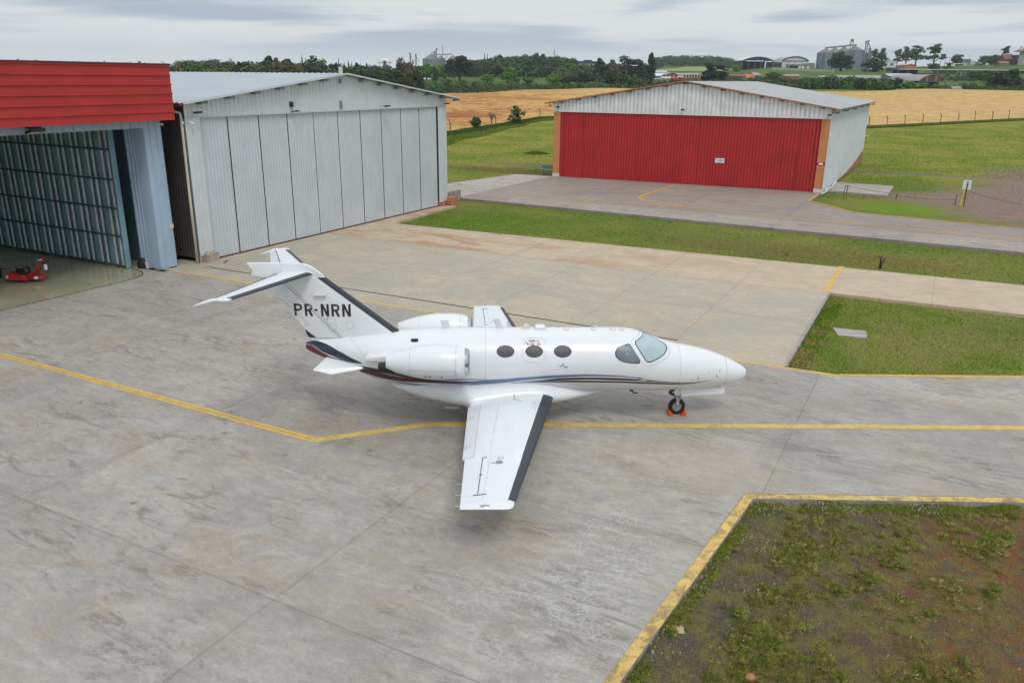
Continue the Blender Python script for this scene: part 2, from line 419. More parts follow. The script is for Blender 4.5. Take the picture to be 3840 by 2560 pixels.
# ------------------------------------------------------------------ metal, paint, foliage
M['gray_metal'] = paint('gray_metal', (.60,.645,.675), .42, .2, .04, 1.2, (.46,.49,.51), .3)
M['gray_door_metal'] = paint('gray_door_metal', (.54,.585,.62), .42, .15, .04, .8, (.43,.455,.48), .4)
M['roof_metal'] = paint('roof_metal', (.40,.45,.475), .45, .2, .05, .5, (.42,.45,.47), .3, False)
M['dull_roof'] = paint('dull_roof', (.40,.41,.40), .55, .2, .1, .4, (.27,.27,.25), .5, False)
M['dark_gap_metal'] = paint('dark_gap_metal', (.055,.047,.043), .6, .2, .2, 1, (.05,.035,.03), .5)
M['white_gable'] = paint('white_gable', (.76,.77,.77), .45, .15, .07, 1.2, (.30,.30,.30), .4)
M['side_metal'] = paint('side_metal', (.64,.675,.70), .45, .2, .06, .8, (.36,.37,.38), .35)
M['door_red'] = paint('door_red', (.43,.019,.024), .5, 0, .10, .7, (.30,.012,.018), .35)
M['fascia_red'] = paint('fascia_red', (.42,.026,.025), .42, 0, .07, 1, (.36,.018,.02), .3)
M['maroon'] = paint('maroon', (.10,.02,.03), .5)
M['orange_pillar'] = paint('orange_pillar', (.56,.22,.085), .7, 0, .1, 1, (.42,.10,.04), .5)
M['pale_blue'] = paint('pale_blue', (.335,.455,.565), .45, .05, .05, .8, (.22,.30,.38), .3)
M['teal_panel'] = paint('teal_panel', (.24,.40,.47), .5, .1, .12, .8, (.03,.07,.09), .5)
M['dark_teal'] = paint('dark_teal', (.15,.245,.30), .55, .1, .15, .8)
M['pale_bar'] = paint('pale_bar', (.62,.68,.66), .5)
M['dark_steel'] = paint('dark_steel', (.025,.03,.033), .5, .3)
M['black'] = paint('black', (.010,.010,.011), .6)
M['white_plastic'] = paint('white_plastic', (.72,.72,.68), .5)
M['beige_pipe'] = paint('beige_pipe', (.56,.52,.42), .5, 0, .08, 1, (.3,.26,.2), .3)
M['brick'] = paint('brick', (.40,.17,.085), .85, 0, .25, 5)
M['rusty'] = paint('rusty', (.33,.14,.07), .85, 0, .3, 3)
M['block'] = paint('block', (.36,.30,.235), .9, 0, .2, 4, (.28,.15,.08), .6)
M['lamp_glass'] = paint('lamp_glass', (.62,.60,.50), .3)
M['sign_white'] = paint('sign_white', (.78,.79,.80), .4, 0, .02)
M['sign_navy'] = paint('sign_navy', (.02,.04,.11), .5)
M['post_concrete'] = paint('post_concrete', (.17,.15,.115), .9, 0, .25, 4, (.07,.065,.05), .5)
M['post_yellow'] = paint('post_yellow', (.70,.45,.03), .6, 0, .1, 5)
M['bark'] = paint('bark', (.085,.068,.052), .9, 0, .3, 3)
M['pale_bark'] = paint('pale_bark', (.24,.215,.185), .9, 0, .3, 3)
M['wood'] = paint('wood', (.20,.15,.115), .9, 0, .3, 1, (.1,.07,.05), .5)
M['tile'] = paint('tile', (.22,.10,.075), .85, 0, .25, .4)
M['wall_white'] = paint('wall_white', (.62,.64,.64), .8, 0, .08, .3)
M['wall_orange'] = paint('wall_orange', (.46,.145,.07), .85, 0, .12, .3)
M['wall_red'] = paint('wall_red', (.42,.055,.045), .8, 0, .1, .3)
M['wall_gray'] = paint('wall_gray', (.21,.225,.245), .8, 0, .15, .3)
M['wall_dark'] = paint('wall_dark', (.045,.05,.058), .8, 0, .2, .3)
M['wall_brick'] = paint('wall_brick', (.11,.065,.065), .85, 0, .25, .3)
M['navy_roof'] = paint('navy_roof', (.035,.035,.10), .6, 0, .1, .2)
M['white_roof'] = paint('white_roof', (.70,.72,.73), .5, .1, .05, .2)
M['gray_roof'] = paint('gray_roof', (.30,.285,.28), .75, 0, .15, .2)
M['silo_metal'] = (lambda t: t.out(t.mix(t.rng(t.math('SINE', t.math('MULTIPLY', t.xyz()[2], 5.2)), -.6, .6), (.17,.205,.25), (.27,.315,.365)), .45, .45))(NT('silo_metal'))
M['silo_roof'] = paint('silo_roof', (.20,.185,.17), .6, .2, .12, .3)
M['blue_paint'] = paint('blue_paint', (.04,.12,.30), .6)
M['window_dark'] = paint('window_dark', (.02,.026,.032), .15)

def foliage(name, tint=False):
    t = NT(name)
    if tint:
        a = t.node('ShaderNodeVertexColor'); a.layer_name = 'tint'; base = a.outputs['Color']
    else:
        base = t.node('ShaderNodeObjectInfo').outputs['Color']
    n = t.noise(3.1 if not tint else .9, 4, .7)
    col = t.mix(t.rng(n, .35, .66), t.mix(1.0, base, (.62,.66,.62), 'MULTIPLY'), t.mix(1.0, base, (1.35,1.3,1.2), 'MULTIPLY'))
    return t.out(col, .85, 0, .15)
M['foliage'] = foliage('foliage'); M['leaf_tint'] = foliage('leaf_tint', True)
def blades(name, c1, c2, c3):
    t = NT(name)
    a = t.node('ShaderNodeVertexColor'); a.layer_name = 'tint'
    return t.out(a.outputs['Color'], .8, 0, .2)
M['blades'] = blades('blades', 0, 0, 0)

# ------------------------------------------------------------------ ground, slabs and markings
def sheet(name, rings, z, mat, thick=0):
    m = MB(); ps = [[Vector((x,y,0)) for x,y in r] for r in rings]
    flat = [p for r in ps for p in r]; idx = [m.vert((p.x,p.y,z)) for p in flat]
    for tri in tessellate_polygon(ps): m.face([idx[i] for i in tri])
    if thick:
        k = 0
        low = [m.vert((p.x,p.y,z-thick)) for p in flat]
        for r in ps:
            n = len(r)
            for i in range(n):
                j = (i+1) % n; m.face((low[k+i], low[k+j], idx[k+j], idx[k+i]))
            k += n
    return structure(m.build(name, mat))
# ground: one sheet from behind the viewer to the far hills
m = MB(); rows = []
dl = [-90, -30, 0, 20, 40, 60, 80, 95, 108, 118]
while dl[-1] < 420: dl.append(dl[-1] + 7)
while dl[-1] < 2700: dl.append(dl[-1]*1.035)
NC = 170
for d in dl:
    w = max(260, .95*d); r = []
    for k in range(NC+1):
        s = (k/NC*2-1)*w; x, y = sd(s, d); r.append(m.vert((x, y, hill(s, d) - .13)))
    rows.append(r)
m.rings(rows, False, False)
structure(m.build('ground', M['ground_cover'], smooth=True))
# hill on the skyline right of the poplar carries a pale green crop
m = MB(); rows = []
for i in range(14):
    d = 1010 + i*24; r = []
    for k in range(30):
        p = 2480 + k*16 - i*2; s = bearing(p, d); x, y = sd(s, d); r.append(m.vert((x, y, hill(s, d) + .35)))
    rows.append(r)
m.rings(rows, False, False)
structure(m.build('crop_field', paint('young_crop', (.20,.27,.075), .95, 0, .12, .02), smooth=True))
# ripe field behind the airfield fence
def fence_d(c):
    k = [(-.30,116),(-.0776,128),(-.022,149),(.031,171),(.16,178),(.30,166),(.43,156),(.597,184),(.9,225)]
    for (a, x), (b, y) in zip(k[:-1], k[1:]):
        if c <= b: return x + (y-x)*max(0, (c-a))/(b-a)
    return k[-1][1]
m = MB(); rows = []
for i in range(60):
    r = []
    for k in range(110):
        c = -.20 + k*1.0/109; d0 = fence_d(c) + .5; d = d0 + (352-d0)*(i/59)**1.15
        x, y = sd(c*d, d); r.append(m.vert((x, y, hill(c*d, d) + .06 + .22*min(1, i/2))))
    rows.append(r)
m.rings(rows, False, False)
structure(m.build('field', M['ripe_stubble'], smooth=True))

kerbx = lambda y: -2.64 + (y-15.43)*.0804
gray = [(-34,-30),(kerbx(-30),-30),(-2.64,15.43),(2.52,18.1),(48,41.6),(48,49.75),(-1.88,23.82),(-3.35,23.80),(-28.9,23.23),(-29.5,23.23),(-29.5,22.9),(-34,22.9)]
sheet('apron', [gray], 0, M['gray_concrete'], .14)
tan = [(-28.9,23.235),(-3.35,23.805),(-3.39,33.99),(18.5,34.9),(40,46),(40,41.29),(3.74,39.58),(-28.22,38.07),(-28.6,45.9),(-31,45.9),(-31,23.95),(-29.5,23.95),(-29.5,23.235)]
tan = [(-31,23.235),(-28.9,23.235),(-3.35,23.805),(-3.39,33.99),(18.5,34.9),(40,46.0),(41,41.3),(3.74,39.58),(-28.22,38.07),(-28.75,45.85),(-31,45.85)]
sheet('taxiway', [tan], 0, M['tan_concrete'], .14)
upper = [(-30.6,48.75),(-26.6,48.65),(4.19,47.42),(40,46.05),(40,55.0),(28,54.5),(4.6,55.4),(-4.94,56.76),(-8.32,60.74),(-8.14,66.4),(-30.5,65.2),(-30.4,64.4),(-30.6,49.5)]
sheet('upper_apron', [upper], .05, M['mauve_concrete'], .3)
sheet('upper_apron', [[(-26.6,48.7),(4.19,47.46),(30,46.45),(30,48.3),(4.35,50.18),(-13.4,51.5),(-27,51.5)]], .0535, concrete('worn_concrete', (.30,.262,.225), (.385,.340,.295), (.33,.27,.21), (.13,.115,.1), [-8.4,-1.4,-15.4,-22.4], [], .4, .75, 0, False, (), None, .4))
sheet('driveway', [[(-36.5,49.3),(-30.61,49.0),(-30.41,64.4),(-33.9,64.1)]], .045, M['pale_concrete'], .3)
sheet('pavement', [[(-7.95,74.0),(-8.1,67.7),(-3.56,67.43),(-3.55,73.92)]], .02, M['pale_concrete'], .2)
# weedy gravel plot at the lower right, sunk behind its kerb
plot = [(kerbx(-30)+.16,-30),(-2.48,15.22),(2.6,17.86),(48,41.3),(60,-30)]
m = MB(); g = []
for i in range(60):
    r = []
    for k in range(50):
        y = -6 + i*.42; x = kerbx(y)+.12 + k*.32
        r.append(m.vert((x, y, -.085 + .03*sin(x*2.1+y)*sin(y*1.7) + .02*sin(x*5+2*y))))
    g.append(r)
m.rings(g, False, False)
# keep only the cells inside the plot
def inside(x, y): return x > kerbx(y)+.1 and (y-15.22) < .5175*(x+2.48)
fs = [(f, mi) for f, mi in zip(m.f, m.m) if all(inside(m.v[i][0]+.02, m.v[i][1]-.06) for i in f)]
m.f = [f for f, _ in fs]; m.m = [a for _, a in fs]
structure(m.build('gravel', M['weedy_gravel'], smooth=True))

def line(name, pts, w, z, mat):
    """flat painted line along pts with mitred corners"""
    m = MB(); L = []; R = []
    P = [Vector((x,y,0)) for x,y in pts]
    for i, p in enumerate(P):
        a = (P[i]-P[i-1]).normalized() if i else (P[1]-P[0]).normalized()
        b = (P[i+1]-P[i]).normalized() if i < len(P)-1 else a
        n = Vector((-a.y-b.y, a.x+b.x, 0)); n = n.normalized(); k = w/2/max(.3, n.dot(Vector((-a.y, a.x, 0))))
        L.append(m.vert((p.x+n.x*k, p.y+n.y*k, z))); R.append(m.vert((p.x-n.x*k, p.y-n.y*k, z)))
    for i in range(len(P)-1): m.face((L[i], R[i], R[i+1], L[i+1]))
    return structure(m.build(name, mat))
line('road_marking', [(-31,12.9),(-24.68,12.98),(-12.19,13.02),(-10.42,15.03),(-9.6,15.52),(2.75,22.23),(40,42.5)], .25, .004, M['yellow_line'])
line('road_marking', [(-31,12.94),(-12.3,13.02)], .022, .007, M['seal_line'])
line('road_marking', [(-29.3,23.2),(-28.9,23.21),(-5,23.70),(-1.92,23.86),(2.99,26.43),(40,45.9)], .16, .004, M['yellow_line'])
line('road_marking', [(-3.55,39.42),(-3.54,34.08)], .26, .004, M['yellow_line'])
line('road_marking', [(-25,52.92),(-13.77,53.0),(-1.37,51.86),(4.42,51.35),(30,49.2)], .15, .056, M['orange_line'])
line('road_marking', [(-19.33,64.4),(-19.4,55.9),(-18.6,54.7),(-15.1,53.05)], .22, .06, M['orange_line'])
line('kerb', [(-27.2,51.6),(-13.4,51.55),(4.35,50.21),(30,48.1)], .06, .056, M['pale_concrete'])
# slot drain across the tan apron and its bend at the grey hangar
line('drain', [(-29.64,25.96),(-28.86,25.92),(-28.6,25.45)], .075, .005, M['dark_slot'])
line('drain', [(-28.82,24.54),(-6.95,24.78)], .085, .005, M['dark_slot'])
sheet('drain_cover', [[(-28.95,24.4),(-28.4,24.38),(-28.38,24.66),(-28.7,24.85)]], .006, M['block'])
def kerb(name, pts, w, z0, z1, mat):
    m = MB(); P = [Vector((x,y,0)) for x,y in pts]; a = []
    for i, p in enumerate(P):
        u = (P[i]-P[i-1]).normalized() if i else (P[1]-P[0]).normalized()
        v = (P[i+1]-P[i]).normalized() if i < len(P)-1 else u
        n = Vector((-u.y-v.y, u.x+v.x, 0)).normalized(); k = w/2/max(.3, n.dot(Vector((-u.y, u.x, 0))))
        l, r = p+n*k, p-n*k
        a.append([m.vert((l.x,l.y,z0)), m.vert((l.x,l.y,z1)), m.vert((r.x,r.y,z1)), m.vert((r.x,r.y,z0))])
    m.mi = 0
    for A, B in zip(a[:-1], a[1:]):
        for k in range(3):
            m.mi = 0 if k == 1 else 1
            m.face((A[k], A[k+1], B[k+1], B[k]))
    return structure(m.build(name, [mat, M['kerb_concrete']]))
kerb('kerb', [(kerbx(-20)+.10,-20),(kerbx(8)+.10,8),(-2.53,15.31),(2.56,17.95),(47,40.9)], .20, -.2, .02, M['yellow_kerb'])
kerb('kerb', [(-8.22,65.1),(-8.30,60.74),(-4.93,56.72),(-1.5,56.25),(4.64,55.3)], .17, -.1, .075, M['orange_line'])
kerb('kerb', [(-1.82,23.92),(3.0,26.5),(17,33.9)], .13, -.12, .012, M['yellow_line'])
kerb('kerb', [(-3.33,23.95),(-3.37,33.9)], .07, -.12, .006, M['kerb_concrete'])
sheet('pavement', [[(-2.64,29.17),(-1.56,29.33),(-1.45,28.5),(-2.37,28.35)]], -.075, M['pale_concrete'], .06)
# thin soil line and concrete sill under the grey hangar doors
sheet('footpath', [[(-29.6,25.1),(-29.05,25.1),(-28.75,45.3),(-29.6,45.3)]], .012, M['tan_concrete'], .1)
# ------------------------------------------------------------------ the business jet
def gloss(name, c, rough=.25, metallic=0, coat=.5, var=0):
    t = NT(name); t.b.inputs['Coat Weight'].default_value = coat; t.b.inputs['Coat Roughness'].default_value = .06
    if var:
        n = t.noise(2.5, 5, .6); c = t.mix(t.rng(n, .35, .65), tuple(x*(1-var) for x in c), c)
    return t.out(c, rough, metallic)
M['jet_white'] = gloss('jet_white', (.735,.765,.785), .3, 0, .4, .025)
M['jet_white2'] = gloss('jet_white_panel', (.68,.71,.73), .32, 0, .4, .03)
M['boot'] = paint('boot_rubber', (.028,.034,.047), .42, 0, .2, 4)
M['jet_glass'] = gloss('jet_glass', (.022,.026,.032), .06, 0, 1)
M['cabin_glass'] = paint('cabin_glass', (.085,.085,.095), .35, 0, .15, 3, None, 0, False, .25)
M['side_glass'] = paint('side_glass', (.16,.195,.225), .25, 0, .25, 2, None, 0, False, .25)
M['shade_glass'] = gloss('shade_glass', (.40,.53,.54), .12, 0, 1, .12)
M['seal'] = paint('seal', (.012,.018,.022), .5)
M['st_blue'] = gloss('stripe_blue', (.115,.20,.33), .3)
M['st_maroon'] = gloss('stripe_maroon', (.060,.008,.018), .3)
M['st_black'] = gloss('stripe_black', (.010,.010,.016), .3)
M['st_navy'] = gloss('stripe_navy', (.010,.030,.055), .25)
M['st_red'] = gloss('stripe_red', (.16,.012,.035), .25)
M['letter'] = gloss('letter', (.008,.014,.020), .35)
M['panel_line'] = paint('panel_line', (.47,.49,.51), .7)
M['gap_line'] = paint('gap_line', (.10,.11,.12), .7)
M['chrome'] = paint('chrome', (.50,.52,.54), .2, 1.0, .05)
M['engine_dark'] = paint('engine_dark', (.03,.03,.032), .45, .5)
M['fan'] = paint('fan', (.22,.22,.23), .35, .8)
M['strut'] = paint('strut', (.27,.30,.31), .4, .3, .1, 8)
M['rim'] = paint('rim', (.36,.38,.39), .35, .4, .15, 12)
M['tyre'] = paint('tyre', (.012,.012,.013), .75, 0, .2, 8)
M['ivory'] = paint('ivory', (.66,.63,.54), .5)
M['note_red'] = paint('note_red', (.30,.02,.08), .5)
M['chock_orange'] = paint('chock_orange', (.66,.085,.02), .55, 0, .1, 14)

JET = thing('business_jet', 'white twin engine business jet with PR-NRN lettered on its T-tail, parked on the grey concrete', 'aeroplane', (-5.138, 18.811, 0.0), radians(29.68))
ST = [(-9.41,.085,1.875),(-9.27,.150,1.845),(-9.01,.222,1.80),(-8.57,.325,1.755),(-8.24,.424,1.69),(-7.84,.548,1.62),(-7.33,.672,1.55),(-6.65,.762,1.507),(-5.77,.788,1.52),(-4.06,.788,1.52),(-2.34,.794,1.52),(-1.65,.796,1.518),(-1.30,.782,1.497),(-.96,.737,1.447),(-.60,.669,1.375),(-.25,.612,1.318),(.10,.572,1.292),(.45,.521,1.27),(.80,.450,1.235),(1.15,.357,1.187),(1.33,.292,1.163),(1.51,.212,1.14),(1.61,.142,1.14),(1.665,.07,1.155),(1.685,0,1.165)]
fR = pchip([s[0] for s in ST], [s[1] for s in ST]); fZ = pchip([s[0] for s in ST], [s[2] for s in ST])
def skin(x, a, off=0, side=1):
    """point on the fuselage skin: station x, angle a from the crown towards the right side"""
    r = fR(x) + off
    return (x, -side*sin(a)*r, fZ(x) + cos(a)*r)
NA = 64
def body(x0, x1, step):
    xs = []; x = x0
    while x < x1-1e-6: xs.append(x); x += step
    return xs + [x1]
xs = sorted(set([round(x, 4) for x in body(-9.41, 1.685, .09)] + [1.60,1.63,1.65,1.665,1.675,1.681,1.684,-9.40]))
m = MB()
m.loft([[skin(x, 2*pi*k/NA) for k in range(NA)] for x in xs])
fus = m.build('fuselage', M['jet_white'], JET, True)

def strip(name, rows, mat, parent=fus, off=.004, both=True, n=10, lines=4):
    """painted band on the fuselage; rows are (station, upper angle, lower angle)"""
    rows = sorted(rows); c = smoothcurve(rows, n, False); m = MB()
    for sd_ in ((1, -1) if both else (1,)):
        m = MB(); m.rings([[m.vert(skin(x, a+(b-a)*k/lines, off, sd_)) for k in range(lines+1)] for x, a, b in c], False, False); m.build(name, mat, parent, True)
def patch(name, outline, mat, parent=fus, off=.005, both=True, sub=5, t0=0, t1=1.0, sm=True, rings=6, side=1):
    """closed patch (or a band between two scalings of its outline) lying on the fuselage skin"""
    o = smoothcurve(outline, sub) if sm else outline
    cx = sum(p[0] for p in o)/len(o); ca = sum(p[1] for p in o)/len(o)
    objs = []
    for sd_ in ((1, -1) if both else (side,)):
        m = MB(); rr = []
        for i in range(rings+1):
            t = t1 + (t0-t1)*i/rings
            rr.append([m.vert(skin(cx+(p[0]-cx)*t, ca+(p[1]-ca)*t, off, sd_)) for p in o])
        m.rings(rr, t0 == 0)
        if t0 == 0: m.f.pop(-2)
        objs.append(m.build(name, mat, parent, True))
    return objs
def seam(pts, w, m, off=.003, side=1, closed=False):
    """thin line on the skin along (station, angle) points"""
    n = len(pts); a = []
    for i in range(n):
        p = pts[i-1] if (i or closed) else pts[0]; q = pts[(i+1) % n] if (i < n-1 or closed) else pts[-1]
        r = fR(pts[i][0]); dx, da = q[0]-p[0], (q[1]-p[1])*r; L = sqrt(dx*dx+da*da) or 1
        nx, na = -da/L*w/2, dx/L*w/2/max(r, .05)
        a.append([m.vert(skin(pts[i][0]+nx, pts[i][1]+na, off, side)), m.vert(skin(pts[i][0]-nx, pts[i][1]-na, off, side))])
    if closed: a.append(a[0])
    for A, B in zip(a[:-1], a[1:]): m.face((A[0], A[1], B[1], B[0]))

strip('stripe', [(-7.45,2.33,2.335),(-6.943,2.171,2.262),(-6.276,2.168,2.303),(-5.316,2.064,2.24),(-5.076,2.02,2.192),(-4.413,1.922,2.066),(-4.082,1.873,1.991),(-3.42,1.795,1.899),(-2.758,1.753,1.834),(-2.426,1.748,1.817),(-1.759,1.784,1.829),(-1.251,1.833,1.854),(-.901,1.872,1.876)], M['st_blue'])
strip('stripe', [(-8.05,2.05,2.42),(-7.734,1.93,2.285),(-7.263,1.915,2.178),(-6.598,1.925,2.081),(-5.938,2.0,2.116),(-5.315,2.035,2.08),(-5.0,1.985,2.01),(-4.512,1.938,1.942)], M['st_maroon'], off=.006)
strip('stripe', [(-7.95,1.86,1.95),(-7.593,1.775,1.913),(-7.256,1.763,1.883),(-6.594,1.842,1.925),(-5.935,1.919,1.971),(-5.3,1.932,1.955),(-4.8,1.94,1.942)], M['st_black'], off=.006)
strip('stripe', [(-4.344,2.108,2.115),(-3.746,2.01,2.053),(-3.084,1.893,1.972),(-2.42,1.864,1.94),(-1.752,1.882,1.965),(-1.244,1.905,1.968),(-.719,1.934,1.973),(.15,1.957,1.961)], M['st_maroon'], off=.006)
strip('stripe', [(-3.85,2.078,2.083),(-3.079,2.001,2.064),(-2.412,1.998,2.067),(-1.742,2.012,2.075),(-1.061,2.021,2.095),(-.359,2.003,2.075),(.166,1.985,2.045),(.725,1.886,1.89)], M['st_black'], off=.006)
strip('tail_band', [(-9.40,.35,.9),(-9.30,.28,1.0),(-9.17,.30,1.20),(-8.97,.66,1.64),(-8.612,1.28,1.99),(-8.441,1.45,2.05),(-8.27,1.585,1.93),(-7.964,1.707,1.722)], M['st_navy'], off=.005)
strip('tail_band', [(-9.40,1.02,2.75),(-9.24,1.14,2.68),(-8.964,1.76,2.72),(-8.733,2.07,2.58),(-8.5,2.12,2.16)], M['st_red'], off=.006)
for cx in (-4.472, -3.777, -3.084):
    o = [(cx+.208*cos(t), 1.02+.186*sin(t)) for t in [2*pi*k/28 for k in range(28)]]
    for w in patch('cabin_window', o, M['cabin_glass'], fus, .004, True, 2):
        pass
    for w in patch('window_rim', o, M['seal'], fus, .006, True, 2, .95, 1.03, rings=1): pass
SIDE = [(-1.475,.757),(-1.605,.826),(-1.724,.889),(-1.786,.977),(-1.812,1.083),(-1.794,1.187),(-1.733,1.27),(-1.616,1.342),(-1.482,1.372),(-1.33,1.375),(-1.229,1.359),(-1.197,1.306),(-1.213,1.233),(-1.304,1.065),(-1.381,.889),(-1.426,.792)]
patch('side_window', SIDE, M['side_glass'], fus, .004, True, 3, 0, .97)
patch('window_seal', SIDE, M['seal'], fus, .006, True, 3, .925, 1.0, rings=1)
SHIELD = [(-1.037,.064),(-.896,.085),(-.728,.145),(-.607,.232),(-.513,.321),(-.467,.467),(-.48,.643),(-.543,.832),(-.648,1.002),(-.794,1.16),(-.918,1.263),(-.996,1.285),(-1.049,1.257),(-1.117,1.14),(-1.199,.988),(-1.269,.838),(-1.304,.725),(-1.293,.648),(-1.21,.53),(-1.114,.36),(-1.06,.205)]
patch('windshield', SHIELD, M['shade_glass'], fus, .005, True, 3, 0, .975)
patch('windshield_seal', SHIELD, M['seal'], fus, .007, True, 3, .945, 1.0, rings=1)
m = MB()
FRAME = [(-1.111,-.05),(-1.112,.003),(-1.15,.227),(-1.224,.413),(-1.35,.565),(-1.394,.69),(-1.369,.819),(-1.302,1.0),(-1.221,1.181),(-1.135,1.339),(-1.056,1.391),(-.986,1.395),(-.865,1.342),(-.724,1.228),(-.589,1.072),(-.465,.871),(-.414,.704),(-.415,.56),(-.44,.406),(-.47,.2),(-.48,0)]
for s_ in (1, -1):
    m = MB(); seam(smoothcurve(FRAME, 4, False), .011, m, .003, s_); m.build('windshield_frame', M['panel_line'], fus); m = MB()
    DOOR = [(-3.90,.546),(-3.63,.546),(-3.52,.60),(-3.485,.72),(-3.487,1.23),(-3.53,1.33),(-3.64,1.385),(-3.92,1.385),(-4.02,1.33),(-4.063,1.22),(-4.06,.72),(-4.015,.60)]
    seam(smoothcurve(DOOR, 4), .012, m, .003, s_, True); m.build('exit_outline', M['jet_white2'], fus); m = MB()
    cxd, cad = -3.775, .965
    seam(smoothcurve([(cxd+(a-cxd)*.9, cad+(b-cad)*.92) for a, b in DOOR], 4), .006, m, .003, s_, True); m.build('exit_outline', M['panel_line'], fus)
for st, w in ((1.075,.012),(-4.955,.008),(-.15,.006)):
    m = MB(); seam([(st, k*2*pi/60) for k in range(61)], w, m); m.build('body_joint', M['panel_line'], fus)
for s_ in (1, -1):
    m = MB()
    for i in range(24):       # rivet row of the tail joint
        t = i/23; p = (-8.27+.46*t, .45+1.16*t)
        seam([(p[0]-.007, p[1]), (p[0]+.007, p[1])], .014, m, .004, s_)
    m.build('rivet_row', M['panel_line'], fus)
patch('door_handle', [(-3.919,.676),(-3.903,.653),(-3.761,.63),(-3.747,.67),(-3.763,.71),(-3.904,.693)], M['strut'], fus, .006, False, 3)
patch('exit_arrow', [(-3.985,.698),(-3.972,.69),(-3.957,.735),(-3.93,.762),(-3.89,.806),(-3.936,.808),(-3.955,.785)], M['note_red'], fus, .006, False, 2)
def skin_text(txt, x0, x1, a0, a1, mat, name='lettering'):
    cu = bpy.data.curves.new('lettering', 'FONT'); cu.body = txt; cu.size = 1; cu.offset = .012
    o = bpy.data.objects.new('lettering', cu); COL.objects.link(o)
    me = bpy.data.meshes.new_from_object(o.evaluated_get(bpy.context.evaluated_depsgraph_get()))
    COL.objects.unlink(o); bpy.data.objects.remove(o)
    vx = [v.co.x for v in me.vertices]; vy = [v.co.y for v in me.vertices]
    lo, hi, l2, h2 = min(vx), max(vx), min(vy), max(vy)
    for v in me.vertices:
        v.co = skin(x0+(v.co.x-lo)/(hi-lo)*(x1-x0), a1+(v.co.y-l2)/(h2-l2)*(a0-a1), .006)
    me.materials.append(mat); q = bpy.data.objects.new(name, me); COL.objects.link(q); q.parent = fus
    return q
skin_text('ABRIR', -3.868, -3.757, .784, .822, M['note_red']); skin_text('OPEN', -3.712, -3.61, .784, .822, M['note_red'])
for x0, x1, a in ((-3.90,-3.76,.762),(-3.72,-3.61,.762),(-3.73,-3.64,.665),(-3.70,-3.66,.69)): m = MB(); seam([(x0,a),(x1,a)], .012, m, .005); m.build('small_print', M['note_red'], fus)
m = MB()      # grey emblem under the rear window
seam(smoothcurve([(-3.15,1.488),(-3.11,1.48),(-3.09,1.44),(-3.075,1.40),(-3.06,1.435),(-3.085,1.455)], 4, False), .016, m, .005)
seam([(-3.17,1.475),(-3.10,1.470)], .01, m, .005); seam([(-3.06,1.49),(-2.965,1.495)], .014, m, .005); seam([(-3.05,1.515),(-2.965,1.52)], .01, m, .005)
m.build('emblem', M['strut'], fus)
patch('air_vent', [(-6.765,.555),(-6.72,.535),(-6.63,.535),(-6.59,.56),(-6.59,.65),(-6.63,.675),(-6.72,.675),(-6.765,.65)], M['engine_dark'], fus, .005, False, 2)
m = MB()
for a, b, wd in (((.311,1.67),(.327,1.85),.022),((.796,1.55),(.812,1.73),.022),((.86,1.32),(.89,1.32),.03),((.58,1.45),(.60,1.45),.024),((.14,1.83),(.22,1.83),.012)): m = MB(); seam([a,b], wd, m, .006); m.build('nose_latch', M['strut'], fus)
m = MB(); p = Vector(skin(-1.185, 1.885, .0)); m.lathe([(0,.055),(.02,.055),(.03,.03),(.03,0)], p, (0,-1,-.3), 16, True)
m.tube([p+Vector((0,-.03,0)), p+Vector((.02,-.11,0)), p+Vector((.14,-.12,0))], .013, 8)
m.build('pitot_probe', M['strut'], fus, 40)
# belly fairing
F = [(-1.95,.70,.10,.04),(-2.3,.72,.34,.10),(-2.7,.745,.56,.19),(-3.1,.77,.76,.26),(-3.5,.80,.90,.32),(-4.0,.82,.98,.345),(-4.5,.81,1.06,.345),(-5.0,.79,1.15,.33),(-5.33,.77,1.20,.31),(-5.45,.78,1.02,.33),(-5.8,.83,.88,.36),(-6.3,.88,.74,.34),(-6.8,.92,.56,.26),(-7.3,.97,.30,.16)]
FF = [pchip([q[0] for q in F[::-1]], [q[i] for q in F[::-1]]) for i in (1,2,3)]
m = MB(); sec = []
for x in body(-7.3, -1.95, .1):
    zc, w, h = (f(x) for f in FF)
    sec.append([(x, (abs(cos(t))**.85*(1 if cos(t) > 0 else -1))*w, zc + (abs(sin(t))**.9*(1 if sin(t) > 0 else -1))*h) for t in [2*pi*k/48 for k in range(48)]])
m.loft(sec)
m.build('wing_fairing', M['jet_white'], JET, True)

def foil(n=18, t=.12, cam=.02):
    """upper surface from tail to nose, then lower back to the tail"""
    pts = []
    def th(c): return 5*t*(.2969*sqrt(c)-.126*c-.3516*c*c+.2843*c**3-.1015*c**4)
    for k in range(n+1):
        c = .5*(1+cos(pi*k/n)); pts.append((c, th(c)+cam*4*c*(1-c)))
    for k in range(1, n):
        c = .5*(1-cos(pi*k/n)); pts.append((c, -th(c)+cam*4*c*(1-c)))
    return pts
def wing_at(y):
    """leading edge x, trailing edge x, height for a distance y out from the centreline"""
    y = abs(y); return -3.14-.2*y, -5.30-.012*y - (0.045 if 1.45 < y < 4.45 else 0), .725+.046*y
def wing_pt(y, c, off=0, t=None):
    le, te, z = wing_at(y); ch = le-te; ay_ = abs(y); t = .14-.003*ay_
    th = 5*t*(.2969*sqrt(c)-.126*c-.3516*c*c+.2843*c**3-.1036*c**4); cam = .02*4*c*(1-c)
    return (le-c*ch, y, z + (th+cam)*ch + off)
